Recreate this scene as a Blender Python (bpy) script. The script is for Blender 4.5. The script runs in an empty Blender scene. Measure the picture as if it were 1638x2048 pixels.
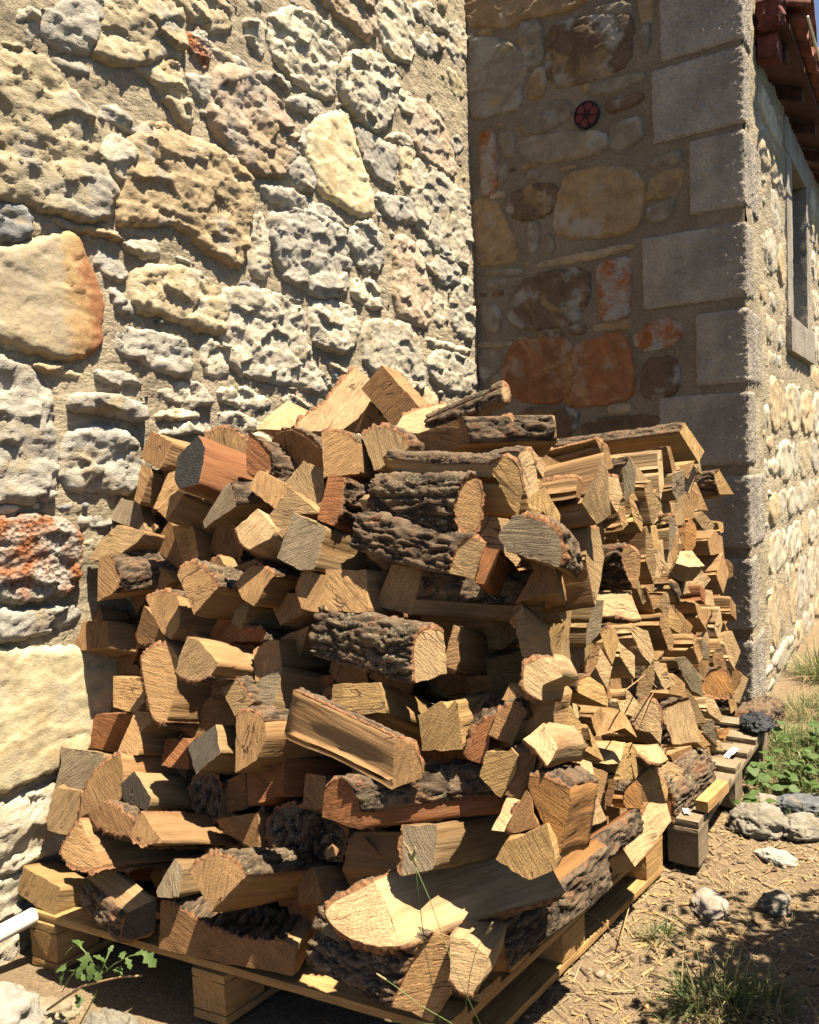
import bpy, math, random
import numpy as np
from mathutils import Matrix, Vector

random.seed(11)
rng = np.random.default_rng(11)
scene = bpy.context.scene
COL = scene.collection

# ------------------------------------------------------------------ camera
cam = bpy.data.cameras.new('camera')
cam.sensor_fit = 'HORIZONTAL'; cam.sensor_width = 36.0; cam.lens = 36.462
cam.clip_start = 0.02; cam.clip_end = 500
cam_ob = bpy.data.objects.new('camera', cam); COL.objects.link(cam_ob)
rt, up, fw = [0.845925, 0.531661, -0.041793], [0.001873, 0.075404, 0.997151], [-0.533298, 0.843594, -0.062791]
cam_ob.matrix_world = Matrix(((rt[0], up[0], -fw[0], 0), (rt[1], up[1], -fw[1], 0), (rt[2], up[2], -fw[2], 1.3), (0, 0, 0, 1)))
scene.camera = cam_ob
scene.render.resolution_x, scene.render.resolution_y = 819, 1024

# ------------------------------------------------------------------ daylight
SUN_EL, SUN_DY = math.radians(69.0), 0.022
world = bpy.data.worlds.new('World'); scene.world = world; world.use_nodes = True
wn = world.node_tree.nodes; wl = world.node_tree.links; wn.clear()
sky = wn.new('ShaderNodeTexSky'); sky.sky_type = 'NISHITA'; sky.sun_disc = False
sky.sun_elevation = SUN_EL; sky.sun_rotation = math.radians(90) - SUN_DY; sky.dust_density = 1.0; sky.air_density = 0.6; sky.ozone_density = 1.0
bg = wn.new('ShaderNodeBackground'); bg.inputs['Strength'].default_value = 0.05
wo = wn.new('ShaderNodeOutputWorld')
wl.new(sky.outputs[0], bg.inputs[0]); wl.new(bg.outputs[0], wo.inputs[0])
sun = bpy.data.lights.new('sun', 'SUN'); sun.energy = 5.0; sun.angle = math.radians(0.5); sun.color = (1.0, 0.865, 0.65)
sun_ob = bpy.data.objects.new('sun', sun); COL.objects.link(sun_ob)
sdir = Vector((math.cos(SUN_EL), math.cos(SUN_EL) * SUN_DY, math.sin(SUN_EL)))
sun_ob.rotation_euler = sdir.to_track_quat('Z', 'Y').to_euler(); sun_ob.location = (6, 2, 10)
vs = scene.view_settings
vs.view_transform = 'Standard'; vs.look = 'None'; vs.exposure = 1.98; vs.gamma = 1.0; vs.use_curve_mapping = False
scene.render.engine = 'CYCLES'
scene.cycles.max_bounces = 4; scene.cycles.diffuse_bounces = 1; scene.cycles.use_denoising = True

# ------------------------------------------------------------------ numpy noise
_perm = rng.permutation(256); _perm = np.concatenate([_perm, _perm, _perm])
_g = rng.normal(size=(256, 3)); _g /= np.linalg.norm(_g, axis=1)[:, None]
def perlin(p):
    p = np.asarray(p, float); i = np.floor(p).astype(int); f = p - i; i &= 255
    u = f * f * f * (f * (f * 6 - 15) + 10)
    r = np.zeros(len(p))
    for dx in (0, 1):
        for dy in (0, 1):
            for dz in (0, 1):
                h = _perm[_perm[_perm[i[:, 0] + dx] + i[:, 1] + dy] + i[:, 2] + dz]
                d = f - np.array([dx, dy, dz])
                w = (u[:, 0] if dx else 1 - u[:, 0]) * (u[:, 1] if dy else 1 - u[:, 1]) * (u[:, 2] if dz else 1 - u[:, 2])
                r += w * np.einsum('ij,ij->i', _g[h], d)
    return r * 1.6
def fbm(p, o=4, g=.5):
    p = np.asarray(p, float); r = 0; a = 1; t = 0
    for k in range(o):
        r = r + a * perlin(p * (2.03 ** k) + 17.3 * k); t += a; a *= g
    return r / t
_jit = rng.random((256, 3))
def worley(p):
    p = np.asarray(p, float); b = np.floor(p).astype(int); best = np.full(len(p), 9.0); sec = np.full(len(p), 9.0)
    for dx in (-1, 0, 1):
        for dy in (-1, 0, 1):
            for dz in (-1, 0, 1):
                q = b + np.array([dx, dy, dz]); k = q & 255
                h = _perm[_perm[_perm[k[:, 0]] + k[:, 1]] + k[:, 2]]
                d = np.linalg.norm(q + _jit[h] - p, axis=1)
                sec = np.minimum(sec, np.maximum(best, d)); best = np.minimum(best, d)
    return best, sec
def facets(p):
    """chipped stone: every cell is a plane with its own tilt"""
    p = np.asarray(p, float); b = np.floor(p).astype(int); best = np.full(len(p), 9.0); val = np.zeros(len(p))
    for dx in (-1, 0, 1):
        for dy in (-1, 0, 1):
            for dz in (-1, 0, 1):
                q = b + np.array([dx, dy, dz]); k = q & 255
                h = _perm[_perm[_perm[k[:, 0]] + k[:, 1]] + k[:, 2]]
                v = p - (q + _jit[h]); d = np.linalg.norm(v, axis=1)
                t = np.einsum('ij,ij->i', _g[h], v) + (_jit[h][:, 0] - .5) * .9
                m = d < best; best = np.where(m, d, best); val = np.where(m, t, val)
    return val

# ------------------------------------------------------------------ object helpers
def raw_mesh(name, V, F, smooth=True, mats=(), midx=None):
    me = bpy.data.meshes.new(name)
    V = np.asarray(V, np.float32)
    if isinstance(F, np.ndarray):
        n, k = F.shape
        me.vertices.add(len(V)); me.vertices.foreach_set('co', V.ravel())
        me.loops.add(n * k); me.loops.foreach_set('vertex_index', F.ravel().astype(np.int32))
        me.polygons.add(n); me.polygons.foreach_set('loop_start', np.arange(0, n * k, k, dtype=np.int32))
    else:
        me.from_pydata(V.tolist(), [], F)
    for m in mats: me.materials.append(m)
    if midx is not None: me.polygons.foreach_set('material_index', np.asarray(midx, np.int32))
    me.polygons.foreach_set('use_smooth', np.full(len(me.polygons), smooth, bool) if not hasattr(smooth, '__len__') else np.asarray(smooth, bool))
    me.update(calc_edges=True); me.validate()
    return me
def link(name, me, parent=None, color=None):
    o = bpy.data.objects.new(name, me); COL.objects.link(o)
    if parent is not None: o.parent = parent
    if color is not None: o.color = (*color, 1)
    return o
def tag(o, label=None, cat=None, group=None, kind=None):
    if label: o['label'] = label
    if cat: o['category'] = cat
    if group: o['group'] = group
    if kind: o['kind'] = kind
    return o
def empty(name, loc=(0, 0, 0)):
    o = bpy.data.objects.new(name, None); COL.objects.link(o); o.location = loc; o.empty_display_size = .05
    return o
def grid_faces(nu, nv, wrap=False):
    a = np.arange((nu if wrap else nu - 1)); b = np.arange(nv - 1)
    A, B = np.meshgrid(a, b, indexing='ij'); A2 = (A + 1) % nu
    return np.stack([A * nv + B, A2 * nv + B, A2 * nv + B + 1, A * nv + B + 1], -1).reshape(-1, 4)
def inside(poly, P):
    P = np.asarray(P); x, y = P[:, 0], P[:, 1]; r = np.zeros(len(P), bool); n = len(poly)
    for i in range(n):
        x1, y1 = poly[i]; x2, y2 = poly[(i + 1) % n]
        c = ((y1 > y) != (y2 > y)) & (x < (x2 - x1) * (y - y1) / ((y2 - y1) + 1e-12) + x1); r ^= c
    return r

# ------------------------------------------------------------------ materials
def new_mat(name):
    m = bpy.data.materials.new(name); m.use_nodes = True; nt = m.node_tree; nt.nodes.clear()
    out = nt.nodes.new('ShaderNodeOutputMaterial'); b = nt.nodes.new('ShaderNodeBsdfPrincipled')
    b.inputs['Roughness'].default_value = .9; b.inputs['Specular IOR Level'].default_value = .25
    nt.links.new(b.outputs[0], out.inputs[0])
    return m, nt, b
class NB:
    def __init__(s, nt): s.nt = nt
    def n(s, t, **kw):
        x = s.nt.nodes.new(t)
        for k, v in kw.items(): setattr(x, k, v)
        return x
    def put(s, sock, v):
        if hasattr(v, 'is_linked') or hasattr(v, 'links'): s.nt.links.new(v, sock)
        else: sock.default_value = v if not isinstance(v, tuple) or len(v) != 3 or sock.type != 'RGBA' else (*v, 1)
    def coord(s, k='Object'): return s.n('ShaderNodeTexCoord').outputs[k]
    def info(s, k): return s.n('ShaderNodeObjectInfo').outputs[k]
    def mapv(s, v, scale=(1, 1, 1), rot=None, loc=None):
        x = s.n('ShaderNodeMapping'); s.put(x.inputs[0], v); x.inputs['Scale'].default_value = scale
        if rot is not None: s.put(x.inputs['Rotation'], rot)
        if loc is not None: s.put(x.inputs['Location'], loc)
        return x.outputs[0]
    def noise(s, v, sc, d=4, r=.55, dist=0.0):
        x = s.n('ShaderNodeTexNoise'); s.put(x.inputs['Vector'], v); x.inputs['Scale'].default_value = sc
        x.inputs['Detail'].default_value = d; x.inputs['Roughness'].default_value = r; x.inputs['Distortion'].default_value = dist
        return x.outputs[0]
    def voro(s, v, sc, feat='F1', rnd=1.0):
        x = s.n('ShaderNodeTexVoronoi'); s.put(x.inputs['Vector'], v); x.feature = feat; x.inputs['Scale'].default_value = sc
        x.inputs['Randomness'].default_value = rnd
        return x.outputs[0]
    def ramp(s, f, lo, hi, a=0.0, b=1.0):
        x = s.n('ShaderNodeMapRange'); s.put(x.inputs[0], f)
        for i, v in enumerate((lo, hi, a, b)): x.inputs[i + 1].default_value = v
        x.interpolation_type = 'SMOOTHSTEP'
        return x.outputs[0]
    def math(s, op, a, b=0.0, c=0.0):
        x = s.n('ShaderNodeMath', operation=op); s.put(x.inputs[0], a); s.put(x.inputs[1], b); s.put(x.inputs[2], c)
        return x.outputs[0]
    def mix(s, f, a, b, mode='MIX'):
        x = s.n('ShaderNodeMix', data_type='RGBA', blend_type=mode); s.put(x.inputs[0], f); s.put(x.inputs[6], a); s.put(x.inputs[7], b)
        return x.outputs[2]
    def mul(s, c, f):
        x = s.n('ShaderNodeVectorMath', operation='SCALE'); s.put(x.inputs[0], c); s.put(x.inputs[3], f)
        return x.outputs[0]
    def add(s, a, b):
        x = s.n('ShaderNodeVectorMath', operation='ADD'); s.put(x.inputs[0], a); s.put(x.inputs[1], b)
        return x.outputs[0]
    def bump(s, h, strength, dist, nrm=None):
        x = s.n('ShaderNodeBump'); s.put(x.inputs['Height'], h); x.inputs['Strength'].default_value = strength; x.inputs['Distance'].default_value = dist
        if nrm is not None: s.put(x.inputs['Normal'], nrm)
        return x.outputs[0]
    def combine(s, x_, y_, z_):
        x = s.n('ShaderNodeCombineXYZ')
        for i, v in enumerate((x_, y_, z_)): s.put(x.inputs[i], v)
        return x.outputs[0]

def stone_material(name, crag):
    m, nt, b = new_mat(name); k = NB(nt)
    v = k.add(k.coord(), k.combine(k.math('MULTIPLY', k.info('Random'), 37.0), k.math('MULTIPLY', k.info('Random'), 91.0), 0.0))
    base = k.info('Color')
    n1 = k.noise(v, 7, 6, .6); n2 = k.noise(k.mapv(v, loc=(3, 9, 5)), 16, 8, .65); n3 = k.noise(k.mapv(v, loc=(8, 1, 2)), 60, 6, .7)
    n4 = k.noise(k.mapv(v, loc=(5, 5, 1)), 4.5, 4, .6, 1.0)
    c = k.mul(base, k.ramp(n2, .3, .7, .72, 1.18))
    c = k.mix(k.math('MULTIPLY', k.ramp(n1, .52, .66), .75 if crag else .35), c, (0.285, 0.279, 0.260))          # grey limestone skin
    c = k.mix(k.math('MULTIPLY', k.ramp(n4, .55, .68), .55), c, (0.310, 0.223, 0.112))                         # ochre staining
    c = k.mix(k.math('MULTIPLY', k.ramp(n3, .60, .75), .6 if crag else .2), c, (0.384, 0.360, 0.304))           # pale crystalline flecks
    c = k.mix(k.math('MULTIPLY', k.ramp(n3, .40, .28), .55 if crag else .25), c, (0.062, 0.056, 0.050))         # dark pits
    nt.links.new(c, b.inputs['Base Color'])
    h = k.math('ADD', k.noise(v, 34, 12, .72), k.math('MULTIPLY', k.noise(k.mapv(v, scale=(1, 1, 1.8)), 120, 6, .75), .55))
    nt.links.new(k.bump(h, .95 if crag else .6, .014 if crag else .008), b.inputs['Normal'])
    b.inputs['Roughness'].default_value = .95
    return m
STONE_CRAG = stone_material('craggy_limestone', True)
STONE_FLAT = stone_material('dressed_stone', False)

def rust_material():
    m, nt, b = new_mat('rust_stained_stone'); k = NB(nt)
    v = k.add(k.coord(), k.combine(k.math('MULTIPLY', k.info('Random'), 37.0), k.math('MULTIPLY', k.info('Random'), 91.0), 0.0))
    n1 = k.noise(v, 9, 6, .6, .6); n2 = k.noise(v, 45, 6, .7)
    c = k.mix(k.ramp(n1, .38, .60), (0.285, 0.267, 0.236), (0.260, 0.093, 0.034))
    c = k.mix(k.math('MULTIPLY', k.ramp(n2, .42, .3), .7), c, (0.074, 0.031, 0.019))
    c = k.mix(k.math('MULTIPLY', k.ramp(n2, .58, .72), .5), c, (0.372, 0.260, 0.155))
    nt.links.new(c, b.inputs['Base Color'])
    h = k.math('ADD', k.noise(v, 45, 10, .7), k.math('MULTIPLY', k.voro(v, 70), .9))
    nt.links.new(k.bump(h, 1.0, .016), b.inputs['Normal'])
    return m
STONE_RUST = rust_material()

def slab_material():   # smooth tan slab whose far edge is iron red
    m, nt, b = new_mat('tan_slab_stone'); k = NB(nt)
    v = k.coord(); sx = k.n('ShaderNodeSeparateXYZ'); nt.links.new(v, sx.inputs[0])
    n1 = k.noise(v, 6, 5, .6); n2 = k.noise(v, 50, 6, .7); n5 = k.noise(v, 14, 5, .6)
    n6 = k.noise(v, 38, 6, .7)
    e = k.math('ADD', sx.outputs[1], k.math('ADD', k.math('MULTIPLY', k.math('SUBTRACT', n5, .5), .16), k.math('MULTIPLY', k.math('SUBTRACT', n6, .5), .13)))
    c = k.mix(k.ramp(n1, .35, .65), (.31, .255, .165), (.24, .20, .145)); c = k.mix(k.math('MULTIPLY', k.ramp(n5, .5, .7), .5), c, (.36, .33, .27))
    c = k.mix(k.math('MULTIPLY', k.ramp(e, .03, .10), .75), c, (.33, .21, .085)); c = k.mix(k.math('MULTIPLY', k.ramp(e, .09, .15), .85), c, (.20, .075, .035))
    c = k.mix(k.math('MULTIPLY', k.ramp(n2, .42, .3), .5), c, (.08, .06, .045))
    nt.links.new(c, b.inputs['Base Color'])
    nt.links.new(k.bump(k.math('ADD', k.noise(v, 60, 8, .65), k.math('MULTIPLY', n2, .5)), .5, .006), b.inputs['Normal'])
    return m
STONE_SLAB = slab_material()

def mortar_material(name, col):
    m, nt, b = new_mat(name); k = NB(nt); v = k.coord()
    n1 = k.noise(v, 3, 6, .6); n2 = k.noise(v, 90, 6, .75); n3 = k.noise(k.mapv(v, scale=(1, 1, 2.6)), 22, 6, .6)
    c = k.mul(k.mix(k.ramp(n1, .35, .65), col, tuple(x * .74 for x in col)), k.ramp(n2, .3, .7, .7, 1.2))
    nt.links.new(c, b.inputs['Base Color'])
    h = k.math('ADD', k.math('MULTIPLY', n2, .7), n3)
    nt.links.new(k.bump(h, 1.0, .018), b.inputs['Normal']); b.inputs['Roughness'].default_value = 1
    return m
MORTAR = mortar_material('sandy_lime_mortar', (.385, .325, .235))
MORTAR_FLUSH = mortar_material('flush_pointing_mortar', (.225, .183, .135))  # flush pointing of the end wall, some of its shade put into the colour

def block_material():
    m, nt, b = new_mat('bush_hammered_block'); k = NB(nt); v = k.coord()
    n1 = k.noise(v, 5, 5, .6); n2 = k.noise(v, 130, 6, .8); n3 = k.voro(v, 150)
    n4 = k.noise(k.mapv(v, scale=(1, 1, .35)), 11, 5, .65); c = k.mul(k.mix(k.ramp(n1, .35, .65), (.305, .275, .235), (.215, .192, .168)), k.ramp(n2, .3, .7, .70, 1.22)); c = k.mix(k.math('MULTIPLY', k.ramp(n4, .5, .7), .4), c, (.15, .128, .105))
    nt.links.new(c, b.inputs['Base Color'])
    nt.links.new(k.bump(k.math('ADD', n2, k.math('MULTIPLY', n3, .7)), .9, .007), b.inputs['Normal']); b.inputs['Roughness'].default_value = 1
    return m
BLOCK = block_material()

def wood_side():
    m, nt, b = new_mat('split_wood'); k = NB(nt)
    r = k.info('Random'); v = k.add(k.coord(), k.combine(k.math('MULTIPLY', r, 13.0), k.math('MULTIPLY', r, 7.0), k.math('MULTIPLY', r, 5.0)))
    fib = k.noise(k.mapv(v, scale=(1, 1, .045)), 110, 6, .65, .3); big = k.noise(k.mapv(v, scale=(1, 1, .3)), 9, 4, .6, .8); st = k.noise(k.mapv(v, scale=(1, 1, .06)), 30, 5, .6, .5)
    ta = k.n('ShaderNodeAttribute'); ta.attribute_name = 'tint'; c = k.mul(ta.outputs['Color'], k.ramp(fib, .28, .72, .78, 1.12))
    c = k.mix(k.math('MULTIPLY', k.ramp(big, .54, .72), .42), c, k.mix(1.0, c, (.72, .42, .22), 'MULTIPLY'))
    c = k.mix(k.math('MULTIPLY', k.ramp(st, .60, .72), .4), c, k.mix(1.0, c, (.45, .32, .22), 'MULTIPLY'))
    c = k.mix(k.math('MULTIPLY', k.ramp(big, .42, .28), .3), c, (.42, .34, .22))
    kn = k.voro(k.mapv(v, scale=(1, 1, .45)), 6.5); c = k.mix(k.math('MULTIPLY', k.ramp(kn, .11, .05), .75), c, (.06, .03, .014))
    wt = k.math('MULTIPLY', k.ramp(k.noise(k.mapv(v, scale=(1, 1, .25), loc=(7, 3, 1)), 16, 5, .65), .48, .66), k.math('FRACT', k.math('MULTIPLY', r, 29.0)))
    c = k.mix(k.math('MULTIPLY', wt, .6), c, k.mix(1.0, c, (.50, .45, .41), 'MULTIPLY'))
    nt.links.new(c, b.inputs['Base Color'])
    nt.links.new(k.bump(k.math('ADD', fib, k.math('MULTIPLY', st, 1.2)), .55, .006), b.inputs['Normal']); b.inputs['Roughness'].default_value = .8
    return m
def wood_end():
    m, nt, b = new_mat('sawn_end_grain'); k = NB(nt)
    r = k.info('Random'); ang = k.math('MULTIPLY', r, 40.0)
    v = k.coord(); vr = k.mapv(v, rot=k.combine(0.0, 0.0, ang)); off = k.combine(k.math('MULTIPLY', k.math('SINE', k.math('MULTIPLY', r, 99.0)), .07), k.math('MULTIPLY', k.math('SINE', k.math('MULTIPLY', r, 57.0)), .07), 0.0)
    vo = k.add(v, off); vn = k.add(vr, k.combine(k.math('MULTIPLY', r, 11.0), k.math('MULTIPLY', r, 23.0), 0.0))
    saw = k.noise(k.mapv(vn, scale=(.12, 1, .3)), 260, 4, .7); saw2 = k.noise(k.mapv(vn, scale=(.08, 1, .3)), 80, 4, .6, .4); sp = k.noise(vn, 330, 4, .7)
    big = k.noise(vn, 14, 5, .6)
    w = k.n('ShaderNodeTexWave'); w.wave_type = 'RINGS'; w.rings_direction = 'Z'; nt.links.new(vo, w.inputs[0])
    w.inputs['Scale'].default_value = 45; w.inputs['Distortion'].default_value = 2.2; w.inputs['Detail'].default_value = 3; w.inputs['Detail Scale'].default_value = 1.5
    ta = k.n('ShaderNodeAttribute'); ta.attribute_name = 'tint'; c = k.mul(ta.outputs['Color'], k.ramp(saw, .3, .7, .70, 1.15))
    c = k.mul(c, k.ramp(w.outputs[1], 0, 1, .90, 1.05)); c = k.mul(c, k.ramp(sp, .3, .7, .84, 1.14)); c = k.mul(c, k.ramp(big, .3, .7, .82, 1.12))
    wt = k.math('MULTIPLY', k.ramp(k.noise(k.mapv(vn, loc=(7, 3, 1)), 20, 5, .65), .48, .66), k.math('FRACT', k.math('MULTIPLY', r, 17.0)))
    c = k.mix(k.math('MULTIPLY', wt, .55), c, k.mix(1.0, c, (.52, .47, .43), 'MULTIPLY'))
    # drying checks: a few thin dark lines
    cr = k.math('ABSOLUTE', k.math('SUBTRACT', k.noise(k.mapv(vn, scale=(.22, 1, .2), loc=(4, 2, 0)), 24, 3, .5, .7), .5)); crm = k.math('MULTIPLY', k.ramp(cr, .014, .003), k.ramp(k.noise(vn, 9, 2, .5), .48, .6))
    c = k.mix(k.math('MULTIPLY', crm, .8), c, (.06, .035, .02))
    nt.links.new(c, b.inputs['Base Color'])
    h = k.math('ADD', k.math('ADD', k.math('MULTIPLY', saw, .8), k.math('MULTIPLY', saw2, 1.0)), k.math('MULTIPLY', sp, .5)); h = k.math('SUBTRACT', h, crm)
    nt.links.new(k.bump(h, .75, .005), b.inputs['Normal']); b.inputs['Roughness'].default_value = .9
    return m
def bark_mat(name, lich):
    m, nt, b = new_mat(name); k = NB(nt)
    r = k.info('Random'); v = k.add(k.coord(), k.combine(k.math('MULTIPLY', r, 13.0), k.math('MULTIPLY', r, 7.0), 0.0))
    at = k.n('ShaderNodeAttribute'); at.attribute_name = 'ridge'; hgt = at.outputs['Fac']
    n1 = k.noise(k.mapv(v, scale=(1, 1, .4)), 60, 8, .7, .5); n2 = k.noise(v, 18, 5, .6); n3 = k.noise(v, 160, 5, .7)
    hh = k.math('ADD', k.math('MULTIPLY', hgt, .75), k.math('MULTIPLY', n1, .5))
    c = k.mix(k.ramp(hh, .2, .9), (.012, .0085, .0065), (.125, .088, .058)); c = k.mix(k.math('MULTIPLY', k.ramp(n3, .55, .7), .5), c, (.17, .135, .10))
    c = k.mix(k.math('MULTIPLY', k.ramp(n2, .56, .66), .7), c, k.mix(k.ramp(n1, .35, .6), (0.062, 0.028, 0.015), (0.211, 0.105, 0.056)))
    c = k.mix(k.math('MULTIPLY', k.ramp(n3, .52, .66), k.ramp(k.noise(k.mapv(v, loc=(3, 1, 7)), 13, 4, .6), .62 - lich, .72 - lich)), c, (0.248, 0.254, 0.167))
    nt.links.new(c, b.inputs['Base Color'])
    nt.links.new(k.bump(k.math('ADD', n1, k.math('MULTIPLY', n3, .5)), .9, .01), b.inputs['Normal']); b.inputs['Roughness'].default_value = 1
    return m
WOOD, ENDG, BARK, BARK_LICHEN = wood_side(), wood_end(), bark_mat('rugged_bark', .0), bark_mat('lichened_bark', .14)
def rim_mat():
    m, nt, b = new_mat('inner_bark'); k = NB(nt); v = k.coord()
    nt.links.new(k.mix(k.ramp(k.noise(v, 120, 5, .7), .35, .65), (0.099, 0.043, 0.022), (0.248, 0.130, 0.062)), b.inputs['Base Color'])
    nt.links.new(k.bump(k.noise(v, 200, 5, .7), .8, .004), b.inputs['Normal'])
    return m
RIM = rim_mat()
def plain(name, col, rough=.8, var=.25, sc=20, bump=.3, bd=.004, metallic=0):
    m, nt, b = new_mat(name); k = NB(nt); v = k.coord()
    nt.links.new(k.mul(k.mix(0.0, col, col), k.ramp(k.noise(v, sc, 6, .65), .3, .7, 1 - var, 1 + var)), b.inputs['Base Color'])
    if bump: nt.links.new(k.bump(k.noise(v, sc * 3, 6, .65), bump, bd), b.inputs['Normal'])
    b.inputs['Roughness'].default_value = rough; b.inputs['Metallic'].default_value = metallic
    return m
def leaf_mat(name, col, col2):
    m, nt, b = new_mat(name); k = NB(nt)
    n = k.noise(k.coord(), 9, 3, .5)
    c = k.mix(k.ramp(n, .35, .65), col, col2); nt.links.new(c, b.inputs['Base Color']); b.inputs['Roughness'].default_value = .6
    tr = nt.nodes.new('ShaderNodeBsdfTranslucent'); nt.links.new(k.mul(c, 1.3), tr.inputs[0])
    mx = nt.nodes.new('ShaderNodeMixShader'); mx.inputs[0].default_value = .35
    nt.links.new(b.outputs[0], mx.inputs[1]); nt.links.new(tr.outputs[0], mx.inputs[2])
    nt.links.new(mx.outputs[0], nt.nodes['Material Output'].inputs[0])
    return m
LEAF = leaf_mat('weed_leaf', (.065, .11, .033), (.11, .155, .05)); GRASS = leaf_mat('grass_blade', (.075, .105, .035), (.15, .155, .065)); DRY = leaf_mat('dry_straw', (.31, .235, .125), (.38, .31, .18))
TREE_LEAF = leaf_mat('tree_leaf', (.04, .07, .025), (.07, .10, .03))

def ground_mat():
    m, nt, b = new_mat('dry_earth'); k = NB(nt); v = k.coord()
    n1 = k.noise(v, 2.2, 6, .6); n2 = k.noise(v, 28, 8, .7); n3 = k.noise(v, 140, 5, .7); n4 = k.noise(k.mapv(v, scale=(1, .35, 1), rot=(0, 0, .6)), 60, 5, .7, 1.2)
    c = k.mix(k.ramp(n1, .35, .62), (.245, .182, .112), (.205, .148, .092))
    c = k.mix(k.math('MULTIPLY', k.ramp(n4, .56, .68), .75), c, (0.341, 0.267, 0.155))
    c = k.mix(k.math('MULTIPLY', k.ramp(n2, .42, .30), .8), c, (0.081, 0.056, 0.034))
    c = k.mul(c, k.ramp(n3, .3, .7, .7, 1.2)); sx = k.n('ShaderNodeSeparateXYZ'); nt.links.new(v, sx.inputs[0])
    c = k.mix(k.ramp(k.math('ADD', sx.outputs[0], k.math('MULTIPLY', n1, .3)), .35, .75), c, (.045, .055, .022))  # ground out of frame darkened like turf to cut bounced light
    nt.links.new(c, b.inputs['Base Color'])
    nt.links.new(k.bump(k.math('ADD', n2, k.math('MULTIPLY', n3, .5)), 1.0, .025), b.inputs['Normal']); b.inputs['Roughness'].default_value = 1
    return m
GROUND = ground_mat()

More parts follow.
